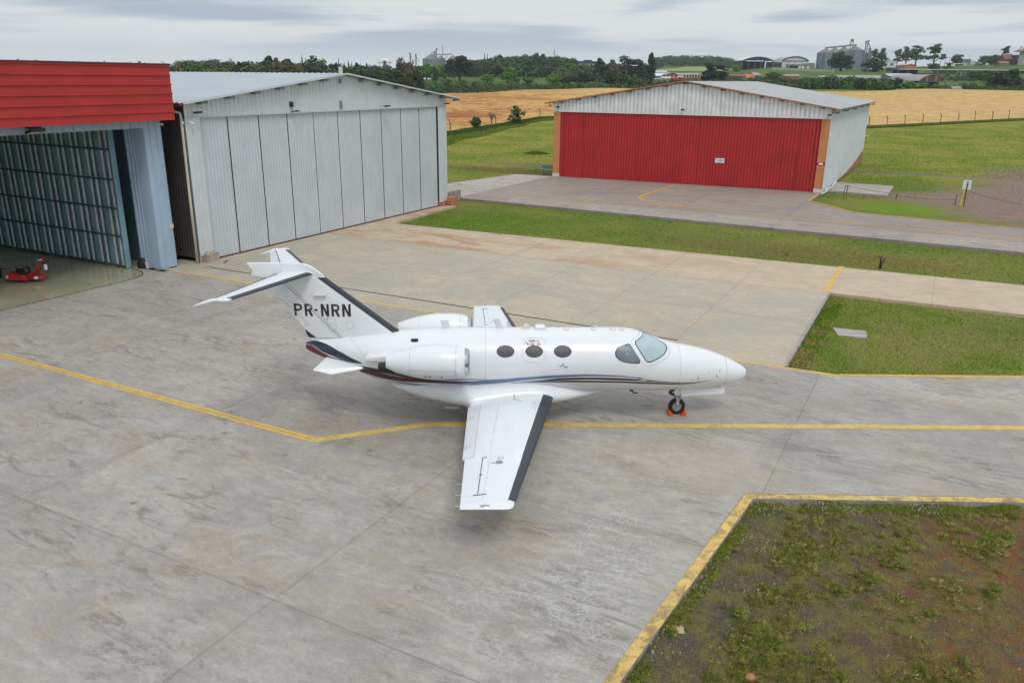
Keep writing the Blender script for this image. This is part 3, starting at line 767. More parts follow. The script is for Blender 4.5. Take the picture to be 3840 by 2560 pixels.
def wing(side):
    m = MB(); secs = []
    ys = [.25,.8,1.2,1.449,1.451,2.0,2.7,3.4,4.0,4.449,4.451,5.0,5.6,6.1,6.36]
    for y in ys:
        le, te, z = wing_at(y); ch = le-te
        secs.append([(le-c*ch, side*y, z+q*ch) for c, q in foil(18, .14-.003*y)])
    m.loft(secs)
    w = m.build('wing', M['jet_white'], JET, 50)
    # rounded tip with its nav light
    m = MB(); secs = []
    for k in range(7):
        f = k/6; y = 6.362+.19*sin(f*pi/2); g = cos(f*pi/2); le, te, z = wing_at(6.36); le -= .16*(1-g); ch = (le-te)
        secs.append([(le-c*ch, side*y, z+q*ch*(max(.08, g))+.012*(1-g)) for c, q in foil(18, .121)])
    m.loft(secs); tip = m.build('wing_tip', M['jet_white'], w, 50)
    m = MB(); p = Vector((-4.93, side*6.505, 1.045)); m.lathe([(0,.0),(.0,.085),(.015,.075),(.03,.03),(.032,0)], p, (0,side,.35), 16)
    for v in range(len(m.v)): x, y, z = m.v[v]; m.v[v] = (p.x+(x-p.x)*1.35, y, p.z+(z-p.z)*.5)
    m.build('position_light', M['chrome'], tip, True)
    # de-icing boot wrapped round the leading edge
    m = MB(); secs = []
    for y in body(.80, 6.30, .25):
        le, te, z = wing_at(y); ch = le-te; t = .14-.003*y; row = []
        cm = .115+.012*y/6
        for k in range(-8, 9):
            c = cm*(k/8)**2; th = 5*t*(.2969*sqrt(c)-.126*c-.3516*c*c+.2843*c**3-.1036*c**4); cam = .02*4*c*(1-c)
            s_ = 1 if k >= 0 else -1
            row.append((le-c*ch+(.006 if abs(k) < 5 else 0), side*y, z+(s_*th+cam)*ch+s_*.006))
        secs.append(row)
    m.loft(secs, False, False); m.build('deicing_boot', M['boot'], w, True)
    m = MB()      # stall strips and vortex tabs under the boot
    for y in body(2.3, 4.6, .33):
        m = MB(); le, te, z = wing_at(y); m.box(le-.02, le+.010, side*y-.02, side*y+.02, z-.03, z+.002); m.build('vortex_tab', M['boot'], w)
    def deck(pts, wd, m, off=.004):
        P = [Vector(wing_pt(side*y, c, off)) for y, c in pts]
        for a, b in zip(P[:-1], P[1:]):
            t = (b-a); n = Vector((-t.y, t.x, 0)).normalized()*wd/2
            m.quad(a-n, a+n, b+n, b-n)
    def run(y0, c0, y1, c1, n=8): return [(y0+(y1-y0)*k/n, c0+(c1-c0)*k/n) for k in range(n+1)]
    m = MB()
    deck(run(1.5, .845, 4.42, .835), .016, m); deck([(1.5,.845),(1.5,.93),(1.5,.985)], .02, m); deck([(4.43,.835),(4.43,.985)], .014, m); m.build('flap_outline', M['panel_line'], w); m = MB()
    deck(run(1.5, .62, 6.3, .60), .006, m);    m.build('panel_seam', M['panel_line'], w)
    m = MB()
    deck(run(4.5, .725, 6.08, .70), .017, m); deck([(4.5,.66),(4.5,.735)], .03, m); deck([(6.09,.55),(6.1,.78)], .034, m); deck([(5.27,.68),(5.27,.735)], .04, m)
    m.build('hinge_gap', M['gap_line'], w)
    m = MB(); deck([(.98,.47),(1.28,.455),(1.45,.36),(1.52,.17)], .016, m); m.build('gear_bay_outline', M['gap_line'], w)
    # flap and aileron surfaces: thin skins a few millimetres proud
    for nm, y0, y1, c0 in (('flap', 1.52, 4.41, .85), ('aileron', 4.53, 6.07, .74)):
        m = MB(); rr = []
        for k in range(13):
            y = y0+(y1-y0)*k/12
            rr.append([m.vert(wing_pt(side*y, c0+(.992-c0)*q/5, .0035)) for q in range(6)])
        m.rings(rr, False, False); m.build(nm, M['jet_white2'] if nm == 'flap' else M['jet_white'], w, True)
    m = MB()
    c = Vector(wing_pt(side*4.78, .45)); m.lathe([(0,.075),(.006,.075),(.012,.06),(.012,0)], c, (0,0,1), 20)
    m.build('fuel_cap', M['strut'], w, 40)
    m = MB(); deck([(4.54,.41),(4.54,.48)], .012, m); deck([(4.62,.41),(4.62,.48)], .012, m); deck([(4.53,.41),(4.63,.41)], .012, m); deck([(4.53,.48),(4.63,.48)], .012, m); m.build('fuel_placard', M['strut'], w)
    m = MB(); deck([(4.80,.52),(4.77,.57)], .04, m); m.build('fuel_mark', M['strut'], w)
    for y in (2.1, 3.75):
        m = MB()
        deck([(y,.955),(y+.22,.955)], .02, m); deck([(y,.985),(y+.22,.985)], .02, m); deck([(y+.06,.91),(y+.06,.93)], .03, m); deck([(y+.16,.91),(y+.16,.93)], .03, m); m.build('flap_placard', M['strut'], w)
    m = MB()      # static wicks
    for y in (5.55, 6.0, 6.42):
        m = MB(); le, te, z = wing_at(y); m.beam((te+.02, side*y, z), (te-.10, side*y, z+.005), .006); m.build('static_wick', M['white_plastic'], w)
wing(-1); wing(1)

# fin and rudder
def fin_le(z): return -9.0-1.28*(z-3.73)
def fin_te(z): return -9.41-.775*(z-2.29)
def fin_sec(z, c0, c1, n=14, grow=0):
    le, te = fin_le(z), fin_te(z); ch = le-te; t = .098-.012*(z-2)/1.7; o = []
    cs = [c0+(c1-c0)*.5*(1-cos(pi*k/n)) for k in range(n+1)]
    def th(c): return 5*t*(.2969*sqrt(c)-.126*c-.3516*c*c+.2843*c**3-.1036*c**4)*ch + grow
    return [(le-c*ch, th(c), z) for c in cs] + [(le-c*ch, -th(c), z) for c in cs[::-1]]
zz = [1.75,2.0,2.2,2.4,2.7,3.0,3.3,3.5,3.66]
m = MB(); m.loft([fin_sec(z, 0, .70) for z in zz]); fin = m.build('tail_fin', M['jet_white'], JET, 40)
zr = [2.06,2.3,2.6,2.9,3.2,3.5,3.62]
m = MB(); m.loft([fin_sec(z, .712, 1) for z in zr]); rud = m.build('rudder', M['jet_white'], fin, 40)
m = MB(); rr = []
for z in body(2.20, 3.60, .2):
    le, te = fin_le(z), fin_te(z); ch = le-te; t = .098-.012*(z-2)/1.7; row = []
    for k in range(-8, 9):
        w = .185; c = w/ch*(k/8)**2; th = 5*t*(.2969*sqrt(c)-.126*c-.3516*c*c)*ch + .006
        row.append((le-c*ch+(.006 if abs(k) < 4 else 0), (1 if k >= 0 else -1)*th if k else 0, z))
    rr.append([m.vert(q) for q in row])
m.rings(rr, False, False); m.build('deicing_boot', M['boot'], fin, True)
# dorsal fillet where the fin meets the spine
m = MB(); m.loft([[(x, w*cos(t), zt-.16+.16*sin(t)) for t in [2*pi*k/20 for k in range(20)]] for x, w, zt in ((-6.9,.02,2.20),(-7.2,.07,2.235),(-7.7,.12,2.17),(-8.2,.13,2.10),(-8.7,.11,2.07),(-9.2,.08,2.02))])
m.build('fin_fillet', M['jet_white'], JET, True)
def fin_y(x, z):
    le, te = fin_le(z), fin_te(z); ch = le-te; c = max(0, min(1, (le-x)/ch)); t = .098-.012*(z-2)/1.7
    return 5*t*(.2969*sqrt(c)-.126*c-.3516*c*c+.2843*c**3-.1036*c**4)*ch + .008
def fin_marks(polys, name, mat, parent, both=True):
    for s_ in ((-1, 1) if both else (-1,)):
        m = MB()
        for poly in polys:
            P = poly if s_ < 0 else [(-8.94*2-x, z) for x, z in poly]     # reads the right way round on both sides
            m.poly([(x, s_*fin_y(x, z), z) for x, z in P])
        m.build(name, mat, parent)
def bar(a, b, w):
    dx, dz = b[0]-a[0], b[1]-a[1]; L = sqrt(dx*dx+dz*dz); nx, nz = -dz/L*w/2, dx/L*w/2
    return [(a[0]+nx,a[1]+nz),(b[0]+nx,b[1]+nz),(b[0]-nx,b[1]-nz),(a[0]-nx,a[1]-nz)]
Z0, Z1, SW = 2.632, 2.945, .056
def rect(x0, x1, z0, z1): return [(x0,z0),(x1,z0),(x1,z1),(x0,z1)]
def bowl(x0, x1, zb, zt, w):
    r = (zt-zb)/2; cx, cz = x1-r, (zt+zb)/2; L = []
    outer = [(cx+r*sin(t), cz+r*cos(t)) for t in [pi*k/10 for k in range(11)]]; inner = [(cx+(r-w)*sin(t), cz+(r-w)*cos(t)) for t in [pi*k/10 for k in range(11)]]
    for k in range(10): L.append([outer[k], outer[k+1], inner[k+1], inner[k]])
    return L + [rect(x0, cx, zt-w, zt), rect(x0, cx, zb, zb+w)]
def letter_P(x0, x1): return [rect(x0, x0+SW, Z0, Z1)] + bowl(x0+SW, x1, Z0+.13, Z1, SW*.85)
def letter_R(x0, x1): return letter_P(x0, x1) + [[(x0+.085,Z0+.135),(x0+.145,Z0+.135),(x1+.006,Z0),(x1-.06,Z0)]]
def letter_N(x0, x1): return [rect(x0, x0+SW, Z0, Z1), rect(x1-SW, x1, Z0, Z1), [(x0+SW*.2,Z1),(x0+SW*1.15,Z1),(x1-SW*.2,Z0),(x1-SW*1.15,Z0)]]
fin_marks(letter_P(-9.634,-9.43), 'lettering', M['letter'], rud)
fin_marks(letter_R(-9.37,-9.175), 'lettering', M['letter'], rud)
fin_marks([rect(-9.145,-9.055,2.765,2.815)], 'lettering', M['letter'], fin)
fin_marks(letter_N(-8.97,-8.775), 'lettering', M['letter'], fin)
fin_marks(letter_R(-8.715,-8.515), 'lettering', M['letter'], fin)
fin_marks(letter_N(-8.45,-8.245), 'lettering', M['letter'], fin)
fin_marks([[(-9.41,2.285),(-9.33,2.22),(-9.14,2.065),(-9.31,2.065),(-9.38,2.16)]], 'tail_band', M['st_navy'], rud)
L = [bar((-8.46,2.06),(-9.75,3.47),.014), bar((-8.49,2.072),(-9.2,2.062),.012), bar((-9.97,3.03),(-9.90,3.04),.01), bar((-9.90,3.04),(-9.31,2.42),.010), bar((-9.29,2.40),(-9.42,2.40),.01), bar((-8.85,2.55),(-8.80,2.60),.06)]
for cx, cz, r in ((-8.72,2.36,.105),(-8.28,2.42,.10)):
    for k in range(18):
        t = 2*pi*k/18; L.append(rect(cx+r*cos(t)-.008, cx+r*cos(t)+.008, cz+r*sin(t)-.008, cz+r*sin(t)+.008))
fin_marks(L, 'panel_seam', M['panel_line'], fin)
m = MB(); m.box(-9.12,-8.82,-.16,-.07,3.17,3.195); m.build('antenna', M['jet_white2'], fin)
# bullet fairing at the fin top
m = MB(); BUL = [(-8.90,3.66),(-9.02,3.765),(-9.12,3.84),(-9.22,3.89),(-9.35,3.93),(-9.7,3.945),(-10.2,3.945),(-10.68,3.94),(-10.53,3.745),(-10.61,3.66),(-10.35,3.60),(-9.9,3.57),(-9.2,3.60)]
m.plate(BUL, -.055, .055); m.build('tail_bullet', M['jet_white'], fin, bevel=.045)
# tailplane with drooped elevators
def tailplane(side):
    def edge(y): f = (y-.06)/2.5; return -9.10-1.20*f, -10.16-.66*f, 3.70+.025*f
    def sec(y, c0, c1, droop=0, n=12):
        le, te, z = edge(y); ch = le-te; o = []
        cs = [c0+(c1-c0)*.5*(1-cos(pi*k/n)) for k in range(n+1)]
        def th(c): return 5*.095*(.2969*sqrt(c)-.126*c-.3516*c*c+.2843*c**3-.1036*c**4)*ch
        up = [(c, th(c)) for c in cs]; lo = [(c, -th(c)) for c in cs[::-1]]
        for c, q in up+lo:
            dx = (c-c0)*ch
            o.append((le-c0*ch-dx*cos(droop)-q*sin(droop), side*y, z-dx*sin(droop)+q*cos(droop)))
        return o
    m = MB(); m.loft([sec(y, 0, .70) for y in (.03,.4,1.0,1.6,2.2,2.56)]); h = m.build('tailplane', M['jet_white'], fin, 40)
    m = MB(); m.loft([sec(y, .71, 1, .30) for y in (.22,.8,1.4,2.0,2.56)]); e = m.build('elevator', M['jet_white'], h, 40)
    m = MB(); rr = []
    for k in range(10):
        y = .12+2.40*k/9; le, te, z = edge(y); ch = le-te; row = []
        for q in range(-7, 8):
            c = .115/ch*(q/7)**2; t_ = 5*.095*(.2969*sqrt(c)-.126*c-.3516*c*c)*ch+.006
            row.append((le-c*ch+(.006 if abs(q) < 3 else 0), side*y, z+((1 if q > 0 else -1)*t_ if q else 0)))
        rr.append([m.vert(p) for p in row])
    m.rings(rr, False, False); m.build('deicing_boot', M['boot'], h, True)
    m = MB(); le, te, z = edge(2.60)
    m.lathe([(0,.0),(.02,.03),(.08,.045),(.2,.04),(.32,.02),(.36,0)], (le+.03, side*2.62, z), (-1,0,0), 12)
    m.build('tip_fairing', M['jet_white'], h, True)
    m = MB(); m.lathe([(0,0),(.02,.03),(.12,.042),(.30,.036),(.5,.012),(.55,0)], (le-.26, side*2.6, z+.02), (-1,0,-.30), 12)
    m.build('horn_balance', M['jet_white'], e, True)
    m = MB()
    for y in (1.9,2.2,2.45):
        m = MB(); l_, t_, z_ = edge(y); hx = l_-.7*(l_-t_); tx, tz = hx-.3*(l_-t_)*cos(.3), z_-.3*(l_-t_)*sin(.3); m.beam((tx+.02,side*y,tz), (tx-.12,side*y,tz-.035), .007); m.build('static_wick', M['white_plastic'], e)
    m = MB(); P = [Vector((edge(y)[0]-.70*(edge(y)[0]-edge(y)[1]), side*y, edge(y)[2]+.045*(1-.22*y))) for y in (.25,1.0,1.75,2.5)]
    for a, b in zip(P[:-1], P[1:]): m.beam(a, b, .014, .01)
    m.build('hinge_gap', M['gap_line'], h)
tailplane(-1); tailplane(1)
# ventral strakes
for side in (1, -1):
    m = MB(); P = [(-7.76,.42,1.44),(-8.86,.18,1.62),(-9.14,.60,1.43),(-8.70,.62,1.33)]
    n = Vector((0,.42,.9)).normalized()*.012
    a = [Vector((x,side*y,z)) for x, y, z in P]; nn = Vector((0,-side*n.y,n.z))
    m.hexa([q-nn for q in a]+[q+nn for q in a]); m.build('ventral_strake', M['jet_white'], JET)
# engines
def engine(side):
    ex, ey, ez = -5.33, side*1.30, 1.885
    m = MB(); prof = [(.10,.33),(.2,.372),(.36,.402),(.6,.415),(.9,.412),(1.15,.385),(1.4,.335),(1.65,.265),(1.82,.205),(1.93,.165)]
    m.lathe(prof, (ex,ey,ez), (-1,0,0), 44)
    m.lathe([(1.93,.165),(1.93,.14),(1.7,.14)], (ex,ey,ez), (-1,0,0), 44)
    nac = m.build('engine_nacelle', M['jet_white'], JET, 50)
    m = MB(); m.lathe([(.25,.235),(.1,.255),(.03,.268),(0,.287),(.015,.305),(.05,.322),(.10,.334)], (ex,ey,ez), (-1,0,0), 44); m.build('inlet_lip', M['chrome'], nac, True)
    m = MB(); m.lathe([(.25,.235),(.34,.23),(.34,.0)], (ex,ey,ez), (-1,0,0), 32); m.build('inlet_duct', M['engine_dark'], nac)
    m = MB(); m.lathe([(.18,0),(.24,.05),(.33,.085)], (ex,ey,ez), (-1,0,0), 20); m.build('spinner', M['fan'], nac, True)
    m = MB()
    for k in range(18):
        t = 2*pi*k/18; c, s_ = cos(t), sin(t); c2, s2 = cos(t+.22), sin(t+.22)
        m.quad((ex-.30,ey+.08*c,ez+.08*s_),(ex-.29,ey+.225*c,ez+.225*s_),(ex-.33,ey+.225*c2,ez+.225*s2),(ex-.33,ey+.08*c2,ez+.08*s2))
    m.build('fan_blades', M['fan'], nac)
    m = MB(); m.lathe([(1.75,.135),(1.95,.135),(2.12,.105),(2.12,.085),(1.85,.09)], (ex,ey,ez-.07), (-1,0,-.03), 28); m.build('exhaust_nozzle', M['engine_dark'], nac, 40)
    fr = pchip([p[0] for p in prof], [p[1] for p in prof]); m = MB()
    def ringline(a, w):
        m.lathe([(a,fr(a)+.003),(a+w,fr(a+w)+.003)], (ex,ey,ez), (-1,0,0), 44)
    ringline(.30,.008); ringline(1.36,.008)
    for a0, a1, ph in ((.33,1.34,.15),(.33,1.34,pi-.15)):
        for k in range(26):
            a = a0+(a1-a0)*k/25; r = fr(a)+.004; t = -ph if side < 0 else pi+ph
            y, z = (cos(t)*r*(-1 if side < 0 else -1), sin(t)*r*.6-.05)
            m.box(ex-a-.007, ex-a+.007, ey+side*sqrt(max(0, r*r-z*z))-.004, ey+side*sqrt(max(0, r*r-z*z))+.004, ez+z-.007, ez+z+.007)
    m.build('rivet_row', M['panel_line'], nac)
    m = MB()
    for a, z in ((.62,-.24),(.9,-.24),(1.0,-.24)):
        r = fr(a)+.004; y = sqrt(r*r-z*z); m.box(ex-a-.03, ex-a+.03 if a > .7 else ex-a+.012, ey+side*y-.006, ey+side*y+.004, ez+z-.012, ez+z+.012)
    m.build('drain_port', M['gap_line'], nac)
    m = MB(); m.loft([[(x, side*y, ez-.02+h*q) for x, q in ((-5.75,0),(-5.95,.55),(-6.6,.9),(-7.2,.7),(-7.75,.25),(-7.8,0),(-7.75,-.25),(-7.2,-.7),(-6.6,-.9),(-5.95,-.55))] for y, h in ((.45,.11),(.7,.10),(1.05,.10))])
    m.build('engine_pylon', M['jet_white'], nac, 40)
    m = MB(); m.box(-7.72,-7.30,side*.62-.05,side*.62+.12,1.795,1.825); m.build('cooling_slot', M['engine_dark'], nac)
engine(-1); engine(1)
# crown antennas
def blade(name, x, h, l, w, mat, lean=.1):
    m = MB(); m.loft([[(x+l*cx+lean*-k, w*cy, z) for cx, cy in ((.5,0),(.25,.5),(-.2,.5),(-.5,0),(-.2,-.5),(.25,-.5))] for k, z in ((0, 2.29),(1, 2.29+h))]); m.build(name, mat, JET)
blade('blade_antenna', -4.60, .26, .16, .03, M['jet_white2'], .09)
blade('blade_antenna', -5.92, .22, .2, .03, M['jet_white2'], .06)
blade('blade_antenna', -2.16, .09, .10, .03, M['jet_white2'], .08)
m = MB(); m.hexa([(-4.06,-.07,2.29),(-3.84,-.07,2.29),(-3.84,.07,2.29),(-4.06,.07,2.29),(-4.01,-.05,2.42),(-3.90,-.05,2.42),(-3.90,.05,2.42),(-4.01,.05,2.42)]); m.build('antenna_base', M['ivory'], JET, bevel=.01)
m = MB(); m.hexa([(-3.77,-.13,2.285),(-3.43,-.13,2.285),(-3.43,.13,2.285),(-3.77,.13,2.285),(-3.72,-.09,2.40),(-3.49,-.09,2.40),(-3.49,.09,2.40),(-3.72,.09,2.40)]); m.build('beacon_housing', M['jet_white2'], JET, bevel=.03)
for x in (-2.95,-2.27,-1.80,-1.59):
    m = MB(); m.lathe([(0,.085),(.02,.08),(.035,.05),(.038,0)], (x,-.06,fZ(x)+fR(x)-.008), (0,0,1), 18); m.build('satellite_antenna', M['jet_white2'], JET, 50)
for x in (-4.60,-5.92):
    m = MB(); m.box(x-.12,x+.12,-.05,.05,2.28,2.312); m.build('antenna_base', M['jet_white2'], JET)
# nose gear
gear = thing('nose_gear', None, None); gear.parent = JET
m = MB(); prof = [(-.045,.115),(-.062,.13),(-.066,.165),(-.058,.195),(-.035,.213),(0,.219),(.035,.213),(.058,.195),(.066,.165),(.062,.13),(.045,.115)]
m.lathe(prof, (-.03,0,.214), (0,1,0), 36); m.build('tyre', M['tyre'], gear, 60)
m = MB(); m.lathe([(-.05,.118),(-.058,.108),(-.05,.10),(-.035,.095),(-.03,.05),(-.045,.04),(-.045,0)], (-.03,0,.214), (0,1,0), 32); m.lathe([(.05,.118),(.035,.095),(.03,.05),(.045,0)], (-.03,0,.214), (0,1,0), 32)
for k in range(8):
    t = 2*pi*k/8; m.box(-.03+.075*cos(t)-.010, -.03+.075*cos(t)+.010, -.041, -.03, .214+.075*sin(t)-.010, .214+.075*sin(t)+.010)
m.build('rim', M['rim'], gear, 40)
m = MB()
for s_ in (-1, 1):
    m.loft([[(-.03+w*a, s_*(y+.012*b), z) for a, b in ((-1,-1),(1,-1),(1,1),(-1,1))] for w, y, z in ((.022,.078,.20),(.03,.080,.32),(.055,.078,.45),(.07,.05,.53))])
m.lathe([(0,.055),(.35,.055)], (-.03,0,.50), (0,0,1), 16); m.box(-.10,.05,-.09,.09,.49,.55)
m.build('fork', M['strut'], gear, 30)
m = MB(); m.beam((-.10,-.05,.70),(-.25,-.05,.575),.03); m.beam((-.25,-.05,.575),(-.04,-.05,.50),.03); m.beam((-.10,.05,.70),(-.25,.05,.575),.03); m.beam((-.25,.05,.575),(-.04,.05,.50),.03); m.build('torque_link', M['dark_steel'], gear)
m = MB(); m.box(-.13,.022,-.11,-.09,.555,.74); m.build('strut_cover', M['white_plastic'], gear); m = MB(); m.box(-.05,-.01,-.096,-.092,.30,.36); m.build('fork_label', M['white_plastic'], gear)
for s_ in (-1, 1):
    m = MB(); m.hexa([(.03,s_*.17,.55),(1.13,s_*.15,.63),(1.13,s_*.16,.63),(.03,s_*.18,.55),(.03,s_*.15,.74),(1.13,s_*.13,.79),(1.13,s_*.14,.79),(.03,s_*.16,.74)]); m.build('gear_door', M['jet_white'], gear)
# main gear, mostly hidden by the wing
for s_ in (-1, 1):
    g = thing('main_gear', None, None); g.parent = JET
    m = MB(); m.lathe([(a*1.15, r*1.22) for a, r in prof], (-4.6,s_*1.85,.262), (0,1,0), 32); m.build('tyre', M['tyre'], g, 60)
    m = MB(); m.lathe([(-.055,.14),(-.03,.11),(-.05,.04),(-.05,0)], (-4.6,s_*1.85,.262), (0,1,0), 24); m.lathe([(.055,.14),(.03,.11),(.05,0)], (-4.6,s_*1.85,.262), (0,1,0), 24); m.build('rim', M['rim'], g, 40)
    m = MB(); m.tube([(-4.6,s_*1.74,.262),(-4.5,s_*1.74,.50),(-4.42,s_*1.74,.86)], .04, 10); m.tube([(-4.6,s_*1.74,.262),(-4.6,s_*1.86,.262)], .03, 8); m.tube([(-4.45,s_*1.72,.6),(-4.42,s_*1.1,.8)], .022, 8); m.build('strut', M['strut'], g, 40)
    m = MB(); m.box(-4.75,-4.30,s_*1.66-.012,s_*1.66+.012,.42,.84); m.build('gear_door', M['jet_white'], g)
m = MB(); m.box(-1.21,-.90,-.13,-.09,.655,.72); m.build('belly_plate', M['jet_white'], JET)
m = MB(); m.beam((-1.36,-.42,.82),(-1.26,-.44,.80),.03); m.beam((-1.28,-.44,.80),(-1.26,-.45,.765),.03); m.beam((-1.27,-.45,.765),(-1.14,-.45,.76),.025); m.build('belly_antenna', M['dark_steel'], JET)
m = MB(); m.box(-5.95,-5.62,-.62,-.54,.42,.435); m.build('belly_step', M['white_plastic'], JET)
# wheel chocks
JM = Matrix.Translation(JET.location) @ Matrix.Rotation(radians(29.68), 4, 'Z')
def chock(dx, flip, label):
    m = MB(); f = -1 if flip else 1
    m.loft([[(f*x, y, z) for x, z in ((-.075,0),(.065,0),(.04,.04),(-.018,.105),(-.052,.12),(-.075,.105))] for y in (-.15, .15)])
    o = m.build('wheel_chock', M['chock_orange'], None, bevel=.012)
    o.location = JM @ Vector((dx, -.02, .003)); o.rotation_euler = (0,0,radians(29.68))
    tag(o, label, 'wheel chock', 'orange chocks at the nose wheel'); return o
chock(-.185, False, 'bright orange rubber chock behind the nose wheel, on its tail side')
chock(.125, True, 'bright orange rubber chock in front of the nose wheel, under the nose gear door')
# ------------------------------------------------------------------ hangars
def ribs(L, pitch, depth, top, ramp):
    """cross-section of profiled sheet: list of (along, out)"""
    o = []; u = 0
    while u < L-1e-6:
        for a, b in ((0,0),(pitch-top-2*ramp,0),(pitch-top-ramp,depth),(pitch-ramp,depth)):
            if u+a < L: o.append((u+a, b))
        u += pitch
    o.append((L, 0)); return o
def corrugated(m, P0, P1, zb, zt, out, pitch, depth, top=.05, ramp=.02, back=0):
    """upright profiled sheet from P0 to P1 (x, y), bottom zb(u) to top zt(u), ribs standing out along `out`"""
    P0, P1 = Vector((*P0,0)), Vector((*P1,0)); L = (P1-P0).length; t = (P1-P0)/L; n = Vector((*out,0))
    zb = zb if callable(zb) else (lambda u, z=zb: z); zt_ = zt if callable(zt) else (lambda u, z=zt: z)
    a = []
    for u, d in ribs(L, pitch, depth, top, ramp):
        p = P0+t*u+n*d; a.append((m.vert((p.x,p.y,zb(u))), m.vert((p.x,p.y,zt_(u)))))
    for A, B in zip(a[:-1], a[1:]): m.face((A[0], B[0], B[1], A[1]))
def slope_roof(m, A, B, C, D, pitch, depth, thick=.03):
    """profiled roof: eave A->B and ridge D->C, the ribs run from eave to ridge"""
    A, B, C, D = map(Vector, (A,B,C,D)); L = (B-A).length; n = ((B-A).cross(D-A)).normalized()
    if n.z < 0: n = -n
    up = []; lo = []
    N = max(2, int(L/(pitch/6)))
    for k in range(N+1):
        f = k/N; d = n*depth*.5*(1+cos(2*pi*f*L/pitch))
        up.append((m.vert(A.lerp(B, f)+d), m.vert(D.lerp(C, f)+d)))
    for p, q in zip(up[:-1], up[1:]): m.face((p[0], q[0], q[1], p[1]))
    a = [m.vert(q-n*thick) for q in (A,B,C,D)]
    m.face(a); m.face((a[0], a[3], up[0][1], up[0][0])); m.face((a[1], up[-1][0], up[-1][1], a[2]))
def flood(parent, p, out, mat_body=None, w=.16):
    """small flood lamp on a bracket"""
    m = MB(); o = Vector((*out,0)); p = Vector(p); s = Vector((-o.y,o.x,0))
    m.beam(p, p+o*.28, .03); q = p+o*.32
    m.hexa([q-s*w-Vector((0,0,.06))-o*.05, q+s*w-Vector((0,0,.06))-o*.05, q+s*w-Vector((0,0,.02))+o*.14, q-s*w-Vector((0,0,.02))+o*.14, q-s*w+Vector((0,0,.03))-o*.05, q+s*w+Vector((0,0,.03))-o*.05, q+s*w+Vector((0,0,.05))+o*.14, q-s*w+Vector((0,0,.05))+o*.14])
    return m.build('flood_lamp', mat_body or M['dark_steel'], parent, off=tuple(parent.location))
def camera_eye(parent, p, out):
    m = MB(); p = Vector(p); o = Vector((*out,0))
    m.beam(p, p+o*.15, .03); m.lathe([(0,.05),(.18,.045),(.18,.0)], p+o*.15+Vector((0,0,-.02)), (o.x,o.y,-.35), 12, True)
    return m.build('security_camera', M['white_plastic'], parent, off=tuple(parent.location))

# grey hangar: its front looks along +X
GH = thing('gray_hangar', 'grey corrugated hangar with ten closed door leaves and a ribbed low gable roof', 'hangar', (-29.5,35.5,0))
go = tuple(GH.location); XF = -29.5
def roofz(y): return 8.30-(35.6-y)*(8.30-7.05)/(35.6-24.95) if y < 35.6 else 8.30-(y-35.6)*(8.30-7.02)/(45.93-35.6)
m = MB(); corrugated(m, (XF,24.95), (XF,45.93), 6.46, lambda u: roofz(24.95+u)-.02, (1,0), .27, .035, .05, .022)
m.quad((XF-.02,24.95,6.45),(XF+.05,24.95,6.45),(XF+.05,45.93,6.43),(XF-.02,45.93,6.43))
m.build('gable_wall', M['gray_metal'], GH, off=go)
m = MB(); m.box(XF-.02,XF+.055,24.95,45.93,6.41,6.455); m.build('door_head_trim', M['gray_door_metal'], GH, off=go)
m = MB()
corrugated(m, (XF-.005,24.95), (XF-.005,25.74), .31, 6.42, (1,0), .27, .03, .1, .03); m.build('corner_panel', M['gray_metal'], GH, off=go); m = MB(); corrugated(m, (XF-.005,44.95), (XF-.005,45.93), .28, 6.42, (1,0), .2, .035, .06, .03)
m.build('corner_panel', M['gray_metal'], GH, off=go)
SE = [25.76,27.42,29.36,31.30,33.22,35.15,37.09,39.03,40.97,42.92,44.93]
for i, (a, b) in enumerate(zip(SE[:-1], SE[1:])):
    m = MB(); corrugated(m, (XF-.10,a+.034), (XF-.10,b-.034), .07, 6.44, (1,0), .19, .036, .03, .055)
    for y in (a+.034, b-.034): m.quad((XF-.10,y,.07),(XF-.16,y,.07),(XF-.16,y,6.44),(XF-.10,y,6.44))
    m.build('door_leaf', M['gray_door_metal'], GH, off=go)
for y in SE[1:-1]: m = MB(); m.box(XF-.12,XF-.074,y-.009,y+.009,.07,6.43); m.build('door_seal', M['black'], GH, off=go)
m = MB(); m.box(XF-.19,XF-.165,25.7,45.0,.02,6.44); m.build('door_gap_backing', M['black'], GH, off=go)
m = MB(); m.box(XF-.2,XF-.02,25.8,45.2,.005,.06); m.build('door_track', M['maroon'], GH, off=go)
XB = -66
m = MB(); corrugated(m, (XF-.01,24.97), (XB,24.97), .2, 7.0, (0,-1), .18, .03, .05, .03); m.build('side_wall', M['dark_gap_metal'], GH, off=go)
m = MB(); corrugated(m, (XB,45.93), (XF-.01,45.93), 0, 7.0, (0,1), .27, .03); m.build('side_wall', M['side_metal'], GH, off=go)
m = MB(); m.poly([(XB,24.97,0),(XB,45.93,0),(XB,45.93,7.0),(XB,35.6,8.28),(XB,24.97,7.0)]); m.build('rear_wall', M['side_metal'], GH, off=go)
m = MB(); m.box(XF-.28,XF-.02,24.90,24.972,.0,6.4); m.build('corner_post', paint('slate_post', (.10,.115,.14), .5), GH, off=go)
m = MB()
slope_roof(m, (XF+.42,24.62,7.03), (XB,24.62,7.03), (XB,35.6,8.335), (XF+.42,35.6,8.335), .40, .06)
slope_roof(m, (XB,47.0,6.90), (XF+.42,47.0,6.90), (XF+.42,35.6,8.335), (XB,35.6,8.335), .40, .035)
m.build('roof', M['roof_metal'], GH, off=go)
